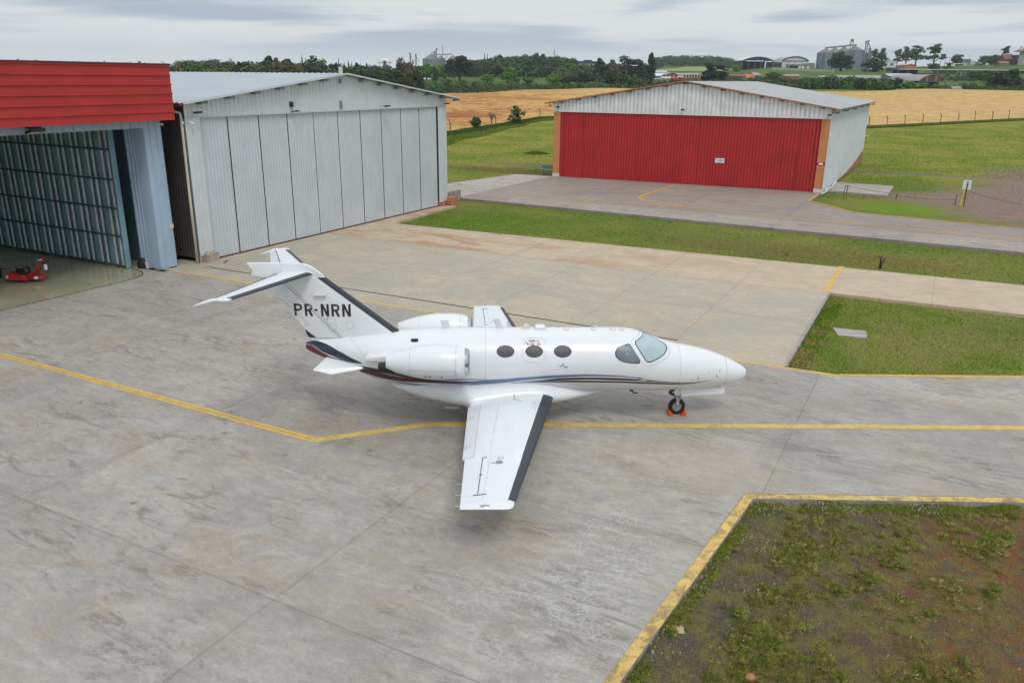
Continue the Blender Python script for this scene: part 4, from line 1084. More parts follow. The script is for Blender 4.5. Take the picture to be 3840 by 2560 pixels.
m = MB(); m.beam((XF+.44,24.6,7.04),(XF+.44,35.6,8.345),.02,.07); m.beam((XF+.44,35.6,8.345),(XF+.44,47.0,6.91),.02,.07); m.build('verge_trim', M['gray_metal'], GH, off=go)
for k in range(14):
    y = 25.9+k*1.62
    if 34.9 < y < 36.2: continue
    z = roofz(y)-.02; m = MB(); m.hexa([(XF+.04,y-.26,z-.15),(XF+.36,y-.26,z-.13),(XF+.36,y+.1,z-.13),(XF+.04,y+.1,z-.15),(XF+.04,y-.26,z-.03),(XF+.36,y-.26,z-.03),(XF+.36,y+.1,z-.01),(XF+.04,y+.1,z-.01)])
    m.build('purlin_end', M['wall_gray'], GH, off=go)
m = MB(); m.box(XF-8,XF+.40,24.42,24.66,6.93,7.05); m.build('gutter', M['maroon'], GH, off=go)
m = MB(); m.tube([(XF-.35,24.55,6.93),(XF-.3,24.62,6.72),(XF-.12,24.84,6.62),(XF-.10,24.85,6.3),(XF-.10,24.83,3.2),(XF-.08,24.82,.02)], .062, 10); m.build('downpipe', M['beige_pipe'], GH, True, off=go)
m = MB(); m.box(XF-.05,XF+.24,25.12,25.82,0,.40); m.box(XF-.25,XF-.01,24.92,25.1,0,.3); m.beam((XF+.05,25.3,.40),(XF+.05,25.3,.5),.05); m.beam((XF+.12,25.62,.40),(XF+.12,25.62,.5),.05); m.build('footing_block', M['block'], GH, off=go, bevel=.02)
m = MB(); m.box(XF-.3,XF+.16,44.98,45.95,-.13,.30); m.build('footing_block', M['brick'], GH, off=go)
flood(GH, (XF+.03,25.37,6.66), (1,0)); flood(GH, (XF+.03,45.5,6.6), (1,0)); flood(GH, (XF+.03,39.07,6.6), (1,0))
m = MB(); m.box(XF+.04,XF+.14,31.42,31.6,6.72,6.98); m.beam((XF+.06,31.5,6.5),(XF+.35,31.62,6.55),.05); m.box(XF+.25,XF+.4,31.5,31.75,6.5,6.55); m.build('flood_lamp', M['dark_steel'], GH, off=go)
m = MB(); m.box(XF+.04,XF+.10,35.3,35.42,6.55,6.95); m.build('junction_box', M['wall_gray'], GH, off=go)
m = MB(); m.box(XF+.03,XF+.09,35.33,35.46,7.85,8.08); m.build('junction_box', M['wall_gray'], GH, off=go)
camera_eye(GH, (XF,25.02,6.25), (.8,.6))
m = MB(); m.lathe([(0,.07),(.05,.07),(.1,.05),(.12,0)], (XF-.05,24.88,6.22), (0,-1,0), 14); m.build('alarm_bell', M['white_plastic'], GH, off=go)
# low retaining wall and brick pier beside the hangar's far corner
W = thing('retaining_wall', 'grey concrete retaining wall with an orange brick pier beside the grey hangar corner', 'wall', (-29.6,47.4,0))
m = MB(); m.box(-30.55,-30.25,46.0,48.9,-.13,.62); m.build('wall', M['kerb_concrete'], W, off=tuple(W.location))
m = MB(); m.box(-29.25,-28.95,45.5,46.4,-.13,.55); m.box(-30.25,-29.25,46.2,46.4,-.13,.5); m.build('brick_pier', M['brick'], W, off=tuple(W.location))

# red-fronted blue hangar on the left: its opening looks along +X
BH = thing('blue_hangar', 'open pale blue hangar with a wide red ribbed fascia above its doorway', 'hangar', (-29.8,12,0))
bo = tuple(BH.location)
m = MB(); k = 6; zb, zt = 6.40, 8.58; h = (zt-zb)/k
prof = []
for i in range(k):
    z = zb+i*h; prof += [(0.0,z+.001),(0.0,z+h-.075),(.055,z+h-.05),(.055,z+h-.012),(.0,z+h)]
Y0, Y1 = -14, 24.05
a = [(m.vert((-29.02+d,Y0,z)), m.vert((-29.02+d,Y1,z))) for d, z in prof]
for A, B in zip(a[:-1], a[1:]): m.face((A[0], A[1], B[1], B[0]))
a = [(m.vert((-29.02+d,Y1,z)), m.vert((-29.75,Y1+d,z))) for d, z in prof]
for A, B in zip(a[:-1], a[1:]): m.face((A[0], A[1], B[1], B[0]))
m.quad((-29.02,Y0,zb),(-29.02,Y1,zb),(-29.8,Y1,zb),(-29.8,Y0,zb))
m.build('fascia', M['fascia_red'], BH, off=bo)
m = MB(); m.box(-29.75,-28.95,Y0,Y1+.05,8.58,8.64); m.build('fascia_cap', M['maroon'], BH, off=bo)
m = MB(); m.poly([(-29.5,Y0,8.60),(-29.5,23.9,8.60),(-70,23.9,8.2),(-70,Y0,8.2)]); m.box(-70,-29.6,-14,23.9,7.6,7.7); m.build('roof', M['roof_metal'], BH, off=bo)
m = MB(); corrugated(m, (-29.82,-14), (-29.82,23.2), 6.08, 6.42, (1,0), .42, .025, .06, .012); m.quad((-29.82,-14,6.08),(-30.1,-14,6.08),(-30.1,23.2,6.08),(-29.82,23.2,6.08)); m.build('lintel', M['pale_blue'], BH, off=bo)
# rounded corner column
m = MB(); P = [(-30.6,23.02),(-29.86,23.04),(-29.82,23.06),(-29.80,23.10),(-29.80,23.28),(-29.76,23.31),(-29.80,23.34),(-29.80,23.62),(-29.765,23.65),(-29.80,23.68),(-29.81,23.84),(-29.84,23.93),(-29.92,23.99),(-30.1,24.0)]
a = [(m.vert((x,y,.06)), m.vert((x,y,6.42))) for x, y in P]
for A, B in zip(a[:-1], a[1:]): m.face((A[0], B[0], B[1], A[1]))
m.face([q[0] for q in a]); m.build('corner_column', M['pale_blue'], BH, 30, off=bo)
m = MB(); m.box(-29.95,-29.78,23.1,23.5,0,.07); m.box(-30.2,-29.9,23.0,23.2,0,.05); m.build('column_base', M['kerb_concrete'], BH, off=bo)
m = MB(); corrugated(m, (-31.1,23.05), (-30.5,23.05), .05, 6.1, (0,-1), .2, .05, .06, .035); m.build('folded_leaf', M['pale_blue'], BH, off=bo); m = MB(); corrugated(m, (-30.5,23.0), (-30.5,23.3), .05, 6.1, (1,0), .2, .04, .05, .02); m.build('folded_leaf', M['pale_blue'], BH, off=bo)
# side walls, rear wall
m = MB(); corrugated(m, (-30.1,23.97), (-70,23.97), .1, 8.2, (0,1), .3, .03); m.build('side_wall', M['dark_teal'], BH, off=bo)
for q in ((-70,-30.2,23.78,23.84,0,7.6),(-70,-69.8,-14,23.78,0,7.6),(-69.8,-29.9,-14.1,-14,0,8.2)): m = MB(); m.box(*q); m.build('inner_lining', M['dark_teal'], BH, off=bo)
# long sliding door leaf parked along the inside wall: teal trays, pale bars and dark girts
L = thing('sliding_door', None, None); L.parent = BH
lo = (-29.8,12,0)
m = MB(); m.box(-46,-31.45,22.66,22.72,.03,6.0); m.build('dark_backing', M['dark_teal'], L, off=lo)
m = MB(); x = -31.5; i = 0
while x > -46: m.box(x-.98, x-.62, 22.60, 22.655, .06, 5.97); x -= 1.005
m.build('tray_panel', M['teal_panel'], L, off=lo)
m = MB(); x = -31.68
while x > -46:
    m.box(x-.032, x+.032, 22.53, 22.60, .05, 5.97); m.box(x-.38-.032, x-.38+.032, 22.53, 22.60, .05, 5.97); x -= 1.005
m.build('pale_bar', M['pale_bar'], L, off=lo)
m = MB()
for z in (.10,1.44,2.66,3.9,5.16): m = MB(); m.beam((-46,22.50,z),(-31.45,22.50,z),.05,.08); m.build('girt', paint('girt_gray', (.07,.10,.12), .6), L, off=lo)
m = MB(); m.box(-31.45,-31.38,22.50,22.74,.03,6.0); m.build('edge_post', M['teal_panel'], L, off=lo)
m = MB()
for x in body(-45, -32, 1.5): m.lathe([(-.03,.07),(.03,.07),(.03,0)], (x,22.52,.07), (0,1,0), 12)
m.build('roller', M['black'], L, off=lo)
# dark recess behind it with solid pale upright bars and a truss
m = MB()
for x in (-31.32,-31.02,-30.72): m = MB(); m.box(x-.03,x+.03,23.70,23.76,.25,6.0); m.build('recess_bar', M['pale_bar'], BH, off=bo)
m = MB()
for z in (.6,1.9,2.3,3.0,4.6,5.2,5.9): m.beam((-31.4,23.62,z),(-30.5,23.62,z),.05)
for z in (2.3,5.2): m.beam((-31.35,23.6,z+.65),(-30.95,23.6,z),.05); m.beam((-30.95,23.6,z),(-30.55,23.6,z+.65),.05)
m.build('truss', M['dark_steel'], BH, off=bo)
m = MB(); m.box(-29.5,-29.25,17.9,18.35,6.30,6.36); m.hexa([(-29.5,17.85,6.12),(-29.1,17.85,6.22),(-29.1,18.4,6.22),(-29.5,18.4,6.12),(-29.5,17.85,6.2),(-29.1,17.85,6.34),(-29.1,18.4,6.34),(-29.5,18.4,6.2)]); fl = m.build('flood_lamp', M['black'], BH, off=bo)
m = MB(); m.quad((-29.48,17.9,6.116),(-29.13,17.9,6.20),(-29.13,18.35,6.20),(-29.48,18.35,6.116)); m.build('lamp_glass', M['lamp_glass'], fl, off=bo)
camera_eye(BH, (-29.8,23.7,6.28), (1,.2))
m = MB(); m.box(-29.79,-29.75,23.72,23.9,1.78,1.98); s = m.build('notice', M['sign_white'], BH, off=bo)
m = MB(); m.box(-29.749,-29.745,23.73,23.89,1.93,1.97); m.box(-29.749,-29.745,23.74,23.88,1.86,1.88); m.box(-29.749,-29.745,23.74,23.86,1.82,1.835); m.build('lettering', M['note_red'], s, off=bo)
fl = [(-70,-14),(-29.52,-14),(-29.52,21.0),(-29.6,21.6),(-29.85,22.05),(-30.25,22.36),(-30.85,22.57),(-31.6,22.70),(-70,22.7)]
sheet('floor', [fl], .006, M['epoxy_floor'], .12)
line('road_marking', [(-29.5,-14),(-29.5,21.0),(-29.58,21.6),(-29.83,22.07),(-30.23,22.39),(-30.85,22.6),(-31.6,22.74)], .05, .009, M['dark_slot'])
sheet('floor', [[(-70,22.7),(-31.0,22.7),(-31.0,23.8),(-70,23.8)]], .002, M['kerb_concrete'], .1)

# red tow cart in the doorway
CT = thing('tow_tug', 'small red aircraft tug with a tall steering handle on the hangar floor', 'tug', (-33.0,18.9,.006), radians(25))
m = MB(); m.hexa([(-.62,-.36,.12),(.28,-.36,.10),(.28,.36,.10),(-.62,.36,.12),(-.56,-.33,.40),(.20,-.33,.34),(.20,.33,.34),(-.56,.33,.40)]); m.build('body', M['door_red'], CT, bevel=.03)
m = MB(); m.hexa([(.45,-.22,.12),(.86,-.2,.14),(.86,.2,.14),(.45,.22,.12),(.45,-.22,.28),(.82,-.18,.30),(.82,.18,.30),(.45,.22,.28)]); m.box(.2,.5,-.15,.15,.10,.16); nb = m.build('nose_box', M['fascia_red'], CT, bevel=.02)
m = MB(); m.quad((.56,-.224,.16),(.72,-.212,.165),(.72,-.208,.265),(.56,-.22,.26)); m.build('label_plate', M['sign_white'], nb)
m = MB(); m.box(-.35,.12,.02,.30,.34,.56); m.box(-.1,.25,-.3,.05,.34,.46); m.lathe([(0,.1),(.2,.1)], (-.2,.15,.52), (1,0,0), 12, True); en = m.build('engine', M['black'], CT, bevel=.02)
m = MB(); m.lathe([(0,.075),(.16,.075)], (.18,-.12,.40), (.3,-.3,.5), 14, True); m.beam((.1,-.2,.42),(.3,-.24,.3),.05); m.build('exhaust', M['chrome'], en)
m = MB(); m.box(-.22,-.08,-.05,.12,.55,.60); m.beam((-.34,.0,.58),(.1,.05,.58),.03); m.build('air_filter', M['wood'], en)
for y, x, r in ((.42,-.42,.19),(-.42,-.42,.0)):
    if r: m = MB(); m.lathe([(-.07,.06),(-.07,r*.8),(-.05,r),(.05,r),(.07,r*.8),(.07,.06)], (x,y,r), (0,1,0), 22); m.build('wheel', M['tyre'], CT, 40)
m = MB(); m.lathe([(-.03,.02),(-.03,.07),(.03,.07),(.03,.02)], (.40,-.1,.07), (0,1,0), 16); m.build('castor', M['black'], CT)
m = MB(); m.beam((.36,0,.22),(.98,-.05,1.02),.07,.05); m.beam((.98,-.05,1.02),(1.05,-.05,1.08),.09); m.beam((.5,.05,.25),(.85,.03,.72),.05); hd = m.build('handle', M['fascia_red'], CT)
m = MB(); m.beam((1.02,-.18,1.09),(1.16,.2,1.10),.035); m.beam((.86,.0,.8),(1.14,.1,.86),.025); m.build('grip', M['black'], hd)
m = MB(); m.box(.80,.94,-.16,-.08,.93,.96); m.box(.98,1.04,-.1,.02,.52,.74); m.build('tag_card', M['sign_white'], hd)
m = MB(); m.quad((-.55,-.352,.2),(-.45,-.355,.2),(-.45,-.345,.31),(-.55,-.342,.31)); m.build('warning_label', M['lamp_glass'], CT)
AT = thing('aircraft_tyre', 'large black tyre lying half out of view on the hangar floor beside the tug', 'tyre', (-34.25,18.45,.006), radians(15))
m = MB(); m.lathe([(-.13,.10),(-.14,.2),(-.11,.30),(0,.34),(.11,.30),(.14,.2),(.13,.10)], (0,0,.34), (.25,1,0), 26); m.build('tyre', M['tyre'], AT, 50)
m = MB(); m.lathe([(-.06,.0),(-.06,.12),(.06,.12),(.06,0)], (0,0,.34), (.25,1,0), 18); m.tube([(.1,.1,.5),(.4,.2,.42),(.65,.4,.25)], .015, 6); m.build('hub', M['dark_steel'], AT)
# bits stored in the corner behind the sliding door
m = MB(); m.loft([[(x+.22*cos(t)*w, y+.16*sin(t)*w, z) for t in [2*pi*k/12 for k in range(12)]] for x, y, z, w in ((-30.98,22.95,.0,1.0),(-30.98,22.95,.2,1.05),(-30.93,22.98,.38,.8),(-30.86,23.0,.46,.3))])
tag(m.build('dark_bag', M['black'], None, 40), 'black cloth bag slumped at the foot of the folded door', 'bag')
m = MB(); m.lathe([(0,.15),(.28,.18),(.30,.185),(.28,.16),(.1,.14),(.1,0)], (-30.70,23.12,.003), (0,0,1), 18)
tag(m.build('plastic_bucket', M['white_plastic'], None, 40), 'small white bucket between the black bag and the blue column', 'bucket')

# red-doored hangar at the back: front line from (-30.46, 64.6) to (-8.14, 65.9)
RH = thing('red_door_hangar', 'hangar with one huge red sliding door, white gable and orange corner pillars', 'hangar', (-30.46,64.6,0), atan2(1.3,22.32))
RL = sqrt(22.32**2+1.3**2); RD = 28.6
def rz(u): return 6.30+1.72*(1-abs(u-RL/2)/(RL/2))
def rwall(m, u0, u1, zb, zt, pitch, depth, y=0, top=.05, ramp=.02): corrugated(m, (u0,y), (u1,y), zb, zt, (0,-1), pitch, depth, top, ramp)
m = MB(); rwall(m, 0, RL, 5.53, lambda u: rz(u)-.03, .335, .085, 0, .215, .018); m.build('gable_wall', M['white_gable'], RH)
m = MB(); m.box(0,RL,-.06,.02,5.50,5.535); m.build('door_head_trim', M['white_gable'], RH)
m = MB(); rwall(m, .62, RL-.60, .04, 5.50, .25, .048, .10, .16, .016); d = m.build('sliding_door', M['door_red'], RH)
for u in (.98,2.75,12.6,RL-2.06,RL-.95): m = MB(); m.box(u-.012,u+.012,.040,.051,.05,5.48); m.build('leaf_joint', M['maroon'], d)
m = MB(); rwall(m, RL-3.24, RL-2.16, .06, 2.80, .25, .048, .088, .16, .016); wk = m.build('wicket_door', M['door_red'], d)
m = MB(); m.box(RL-3.26,RL-3.245,.030,.045,.06,2.8); m.box(RL-2.155,RL-2.14,.030,.045,.06,2.8); m.box(RL-3.26,RL-2.14,.030,.045,2.8,2.815); m.build('wicket_joint', paint('joint_red', (.22,.012,.016), .5), wk)
m = MB(); m.box(RL-2.32,RL-2.22,.0,.05,1.24,1.32); m.build('handle', M['chrome'], wk)
m = MB(); m.box(.62,RL-.6,-.0,.12,.0,.05); m.build('door_sill', M['pale_concrete'], RH)
for u0, u1 in ((.02,.60),(RL-.60,RL-.02)):
    m = MB(); m.box(u0,u1,-.03,.35,.30,5.50); p = m.build('corner_pillar', M['orange_pillar'], RH)
    m = MB(); m.box(u0-.02,u1+.02,-.06,.36,0,.31); m.build('plinth', M['wall_white'], p)
    if u0 > 5:
        m = MB(); m.box(u0,u1,-.036,-.031,2.08,2.33); pl = m.build('plaque', M['door_red'], p)
        m = MB(); m.box(u0+.14,u1-.14,-.040,-.037,2.14,2.28); m.build('number_card', M['sign_white'], pl)
# company sign
m = MB(); u = 14.05; m.box(u,u+.72,.025,.055,1.90,2.26); sg = m.build('company_sign', M['sign_white'], d)
m = MB(); m.box(u-.02,u+.74,.03,.05,1.88,1.90); m.box(u-.02,u+.74,.03,.05,2.26,2.28); m.box(u-.02,u,.03,.05,1.88,2.28); m.box(u+.72,u+.74,.03,.05,1.88,2.28); m.build('sign_border', M['st_blue'], sg)
def sign_text(txt, x0, x1, z0, z1, y, mat, parent, bold=.015):
    cu = bpy.data.curves.new('lettering', 'FONT'); cu.body = txt; cu.size = 1; cu.offset = bold
    o = bpy.data.objects.new('lettering', cu); COL.objects.link(o)
    me = bpy.data.meshes.new_from_object(o.evaluated_get(bpy.context.evaluated_depsgraph_get()))
    COL.objects.unlink(o); bpy.data.objects.remove(o)
    vx = [v.co.x for v in me.vertices]; vy = [v.co.y for v in me.vertices]; lo, hi, l2, h2 = min(vx), max(vx), min(vy), max(vy)
    for v in me.vertices: v.co = (x0+(v.co.x-lo)/(hi-lo)*(x1-x0), y, z0+(v.co.y-l2)/(h2-l2)*(z1-z0))
    me.materials.append(mat); q = bpy.data.objects.new('lettering', me); COL.objects.link(q); q.parent = parent; return q
sign_text('ellos', u+.27, u+.66, 2.06, 2.21, .020, M['sign_navy'], sg)
m = MB()
for cz, a0, a1 in ((2.175,.25*pi,1.5*pi),(2.085,.5*pi,1.75*pi)):
    P = [(u+.15+.055*cos(t), .021, cz+.043*sin(t)) for t in [a0+(a1-a0)*k/12 for k in range(13)]]
    for a, b in zip(P[:-1], P[1:]): m.beam(a, b, .006, .024, (0,1,0)) if False else m.beam(a, b, .02, .004, (0,1,0))
m.build('logo', M['sign_navy'], sg)
m = MB(); m.box(u+.2,u+.56,.019,.022,1.985,2.0); m.box(u+.26,u+.5,.019,.022,1.94,1.955); m.build('small_print', M['st_blue'], sg)
m = MB()
slope_roof(m, (-.75,-.35,6.20), (.45,RD+.3,6.20), (RL/2+1.2,RD+.3,8.10), (RL/2,-.35,8.10), .9, .025, .05)
slope_roof(m, (RL+2.35,RD+.3,6.22), (RL+.55,-.35,6.22), (RL/2,-.35,8.10), (RL/2+1.2,RD+.3,8.10), .9, .025, .05)
m.build('roof', M['dull_roof'], RH)
m = MB(); m.beam((-.75,-.37,6.20),(RL/2,-.37,8.10),.03,.09); m.beam((RL/2,-.37,8.10),(RL+.55,-.37,6.22),.03,.09); m.build('verge_trim', M['brick'], RH)
for k in range(15):
    u = .7+k*1.5; z = rz(u)-.04; m = MB(); m.box(u-.14,u+.14,-.30,.0,z-.10,z); m.build('purlin_end', M['wood'], RH)
m = MB(); corrugated(m, (RL,0), (RL+1.75,RD), .0, 6.22, (1,0), .25, .03, .05, .03); m.build('side_wall', M['side_metal'], RH)
m = MB(); corrugated(m, (1.2,RD), (0,0), .0, 6.22, (-1,0), .25, .03, .05, .03); m.build('side_wall', M['side_metal'], RH)
m = MB(); m.poly([(1.2,RD,0),(RL+1.75,RD,0),(RL+1.75,RD,6.2),(RL/2+1.2,RD,8.0),(1.2,RD,6.2)]); m.build('rear_wall', M['side_metal'], RH)
# rusty splash zone: soil thrown up on the foot of the side wall
m = MB(); n = 40; lo_ = []; hi_ = []
for k in range(n+1):
    f = k/n; y = 9+f*(RD-9.2); x = RL+1.75*y/RD+.045; lo_.append(m.vert((x,y,.0))); hi_.append(m.vert((x,y,.12+1.25*f**2+.12*sin(k*2.3)*f)))
for k in range(n): m.face((lo_[k], lo_[k+1], hi_[k+1], hi_[k]))
m.build('soil_splash', M['rusty'], RH)
def bracket(m, x, y, s): m.beam((x,y,5.95),(x+s*.5,y,5.95),.05); m.beam((x+s*.5,y,5.95),(x+s*.5,y,6.2),.05); m.beam((x,y,6.18),(x+s*.5,y,5.95),.04)
for y in (.15,5.8,11.5,17.2,22.9,28.3):
    m = MB(); bracket(m, RL+1.75*y/RD, y, 1); m.build('eave_bracket', M['dark_steel'], RH)
m = MB(); bracket(m, 0, .1, -1); m.build('eave_bracket', M['wood'], RH)
for p in ((.45,5.95),(11.2,5.98),(RL-.1,5.85)):
    m = MB(); m.beam((p[0],-.05,p[1]),(p[0],-.3,p[1]-.03),.04); m.hexa([(p[0]-.14,-.42,p[1]-.1),(p[0]+.14,-.42,p[1]-.1),(p[0]+.14,-.22,p[1]-.06),(p[0]-.14,-.22,p[1]-.06),(p[0]-.14,-.42,p[1]-.04),(p[0]+.14,-.42,p[1]-.04),(p[0]+.14,-.22,p[1]+.02),(p[0]-.14,-.22,p[1]+.02)]); m.build('flood_lamp', M['dark_steel'], RH)
m = MB(); m.beam((RL+1.3,22,3.1),(RL+2.3,22.0,3.15),.05); m.build('wall_pipe', M['white_plastic'], RH)

# small things around the yard
m = MB(); m.tube(smoothcurve([(-8.02,64.9,.06),(-7.75,65.8,.2),(-7.92,66.8,.24),(-7.7,68.2,.25),(-7.85,70.4,.2),(-7.75,71.5,.35)], 5, False), .045, 8)
tag(m.build('white_hose', M['white_plastic'], None, True), 'white hose snaking along the foot of the grey side wall of the red-doored hangar', 'hose')
B = thing('bench', 'small green bench half hidden behind the orange pillar at the left of the red door', 'bench', (-31.5,66.2,-.1), radians(8))
m = MB(); m.box(-.8,.8,-.2,.2,.42,.48); m.build('seat', M['dark_teal'], B)
for x in (-.65,.65): m = MB(); m.box(x-.05,x+.05,-.18,.18,0,.42); m.build('leg', M['kerb_concrete'], B)
m = MB(); m.box(-.8,.8,.18,.24,.6,.85); m.build('backrest', M['dark_teal'], B)
SP = thing('sign_post', 'white signboard seen from behind on a black pole beside a leaning yellow post', 'sign', (1.54,65.4,-.13), radians(-12))
m = MB(); m.box(-.26,.26,-.012,.012,1.15,1.80); m.build('signboard', M['sign_white'], SP)
m = MB(); m.beam((.03,-.03,0),(.03,-.03,1.72),.055); m.build('pole', M['black'], SP)
m = MB(); m.beam((-.22,.02,0),(-.08,.02,1.2),.10); m.box(-.32,-.12,-.08,.12,0,.05); m.build('yellow_post', M['post_yellow'], SP, bevel=.01)
def rope(name, a, b, sag, label):
    a, b = Vector(a), Vector(b); m = MB(); m.tube([a.lerp(b, k/14)-Vector((0,0,sag*4*(k/14)*(1-k/14))) for k in range(15)], .016, 5)
    tag(m.build(name, M['wood'], None, True), label, 'chain', 'chains between the barrier posts')
def stake(x, y, h, label, twin=False):
    m = MB(); m.beam((x,y,-.15),(x+.03,y,h),.05)
    if twin: m.beam((x-.22,y,-.15),(x-.12,y,h),.045); m.beam((x-.14,y,h),(x+.04,y,h),.05)
    tag(m.build('barrier_post', M['dark_steel'], None), label, 'post', 'barrier posts along the lawn')
stake(-6.4,66.55,.62,'thin dark double barrier post on the lawn in front of the concrete pad',True); stake(-2.9,66.25,.28,'short dark barrier stake at the far corner of the concrete pad'); stake(1.0,65.6,.6,'thin dark stake just left of the leaning yellow post')
rope('chain', (-6.35,66.55,.6), (-2.9,66.25,.27), .05, 'dark chain drooping across the concrete pad')
rope('chain', (-2.9,66.25,.2), (1.0,65.6,.25), .1, 'dark chain lying low across the red soil'); rope('chain', (1.6,65.4,.95), (6.8,63.2,.55), .28, 'dark chain sagging from the sign pole across the dirt track')
m = MB(); P = [(0,.0,.09),(.09,.03,.10),(.13,-.05,.06),(.05,-.1,.08),(-.07,-.08,.05),(-.1,.03,.07)]
def stone(name, x, y, z, r, mat, label, flat=.6):
    bm = bmesh.new(); bmesh.ops.create_icosphere(bm, subdivisions=2, radius=r); rr = random.Random(int(x*100))
    for v in bm.verts: k = 1+rr.uniform(-.22,.22); v.co = (v.co.x*k, v.co.y*k*.8, v.co.z*k*flat)
    me = bpy.data.meshes.new(name); bm.to_mesh(me); bm.free(); me.materials.append(mat); o = bpy.data.objects.new(name, me); COL.objects.link(o); o.location = (x,y,z); tag(o, label, 'stone' if 'stone' in name or 'brick' in name else 'debris'); return o
stone('loose_stone', -1.35, 10.05, -.05, .085, M['brick'], 'reddish brown stone lying among the weeds near the bottom edge'); stone('cardboard_scrap', -2.62, 10.57, -.05, .13, paint('cardboard', (.42,.31,.17), .9), 'flat tan scrap of cardboard beside the yellow kerb', .22)
# ------------------------------------------------------------------ grass and weeds
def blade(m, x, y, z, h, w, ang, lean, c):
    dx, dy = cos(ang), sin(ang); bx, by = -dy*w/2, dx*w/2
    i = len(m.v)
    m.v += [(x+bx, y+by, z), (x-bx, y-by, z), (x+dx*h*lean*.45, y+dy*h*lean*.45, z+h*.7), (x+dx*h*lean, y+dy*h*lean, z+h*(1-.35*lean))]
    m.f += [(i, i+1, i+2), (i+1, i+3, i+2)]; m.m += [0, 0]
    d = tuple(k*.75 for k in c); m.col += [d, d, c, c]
def pick(R, cs): 
    c = R.choice(cs); k = R.uniform(.75, 1.25); return tuple(v*k for v in c)
def tuft(m, R, x, y, z, r, h, n, w, cs):
    c0 = pick(R, cs)
    for _ in range(n):
        a = R.uniform(0, 2*pi); q = R.random()*r*.5
        k = R.uniform(.8, 1.2); blade(m, x+cos(a)*q, y+sin(a)*q, z, h*R.uniform(.5, 1.1), w*R.uniform(.7, 1.3), a+R.uniform(-.5,.5), R.uniform(.3, 1.0), tuple(v*k for v in c0))
GREEN = [(.22,.27,.045),(.28,.31,.065),(.19,.24,.04)]; OLIVE = [(.33,.30,.085),(.39,.34,.12),(.28,.255,.07)]; DRY = [(.42,.35,.20),(.34,.27,.14),(.48,.42,.28)]
R = random.Random(11)
m = MB(); m.col = []
def vn(x, y, f, s=0):      # cheap smooth value noise
    def h(i, j): return (sin(i*127.1+j*311.7+s*74.7)*43758.5453) % 1
    x *= f; y *= f; i, j = floor(x), floor(y); u, v = x-i, y-j; u = u*u*(3-2*u); v = v*v*(3-2*v)
    return (h(i,j)*(1-u)+h(i+1,j)*u)*(1-v)+(h(i,j+1)*(1-u)+h(i+1,j+1)*u)*v
cnt = 0
while cnt < 27000:
    y = R.uniform(6.5, 18.3); x = R.uniform(-3.4, 5.2)
    if not inside(x+.03, y-.03): continue
    s, d = to_sd(x, y)
    if d < 6 or abs(s) > d*.72: continue
    e = x-kerbx(y)-.12                                # distance from the long kerb
    f = (y-15.3)-.5175*(x+2.45)                        # negative: distance from the far kerb
    patchy = vn(x, y, .8, 1)*.35+vn(x, y, 2.6, 2)*.35+vn(x, y, 6.0, 8)*.3
    red = min(1, max(0, (x+vn(x,y,.7,3)*3-2.2)/2.4))
    dens = (patchy-.40)*2.2*(1-.62*red)
    if e < .3: dens += .5*(vn(x,y,1.3,5) > .45)
    elif e < 1.0: dens -= .45
    if f > -.5: dens += .4
    if R.random() > dens+.06: continue
    cnt += 1; q = R.random(); z = -.085 + .03*sin(x*2.1+y)*sin(y*1.7) + .02*sin(x*5+2*y) - .005
    if e < .32 or f > -.45: tuft(m, R, x, y, z, .10, R.uniform(.03,.08), R.randint(5,10), .007, GREEN if R.random() < .8 else OLIVE)
    elif q < .05: tuft(m, R, x, y, z, .13, R.uniform(.06,.12), R.randint(22,36), .006, GREEN+OLIVE)
    elif q < .62: tuft(m, R, x, y, z, .10, R.uniform(.015,.045), R.randint(7,13), .006, OLIVE+OLIVE+GREEN)
    else: tuft(m, R, x, y, z, .13, R.uniform(.01,.03), R.randint(4,9), .007, DRY if R.random() < .45 else OLIVE)
for _ in range(7000):       # dry litter lying flat
    y = R.uniform(6.5, 18.3); x = R.uniform(-3.4, 5.2)
    if not inside(x, y-.08): continue
    c = pick(R, DRY+[(.17,.10,.05),(.12,.06,.03)]); a = R.uniform(0, 2*pi); z = -.075 + .03*sin(x*2.1+y)*sin(y*1.7) + .02*sin(x*5+2*y)
    blade(m, x, y, z, R.uniform(.02,.07), .006, a, .98, c)
for _ in range(900):        # pale seed heads near the kerbs
    if R.random() < .6: y = R.uniform(15, 17.9); x = (y-15.3)/.5175-2.45+R.uniform(.1,1.3)
    else: y = R.uniform(8, 15); x = kerbx(y)+.25+R.random()**2*1.2
    if vn(x,y,1.4,9) < .55 or not inside(x, y-.05): continue
    z = -.07; h = R.uniform(.04,.16); c = pick(R, [(.42,.38,.30),(.36,.30,.22)]); a = R.uniform(0,6.3)
    blade(m, x, y, z, h, .007, a, .3, c); i = len(m.v); s_ = .016
    X, Y, Z = x+cos(a)*h*.3, y+sin(a)*h*.3, z+h*.9
    m.v += [(X-s_,Y,Z),(X+s_,Y,Z),(X,Y+s_,Z+s_),(X,Y-s_,Z+s_)]; m.f += [(i,i+1,i+2),(i,i+1,i+3)]; m.m += [0,0]; m.col += [c]*4
tag(m.build('weeds', M['blades'], None, normals=False), None, None, None, 'stuff')
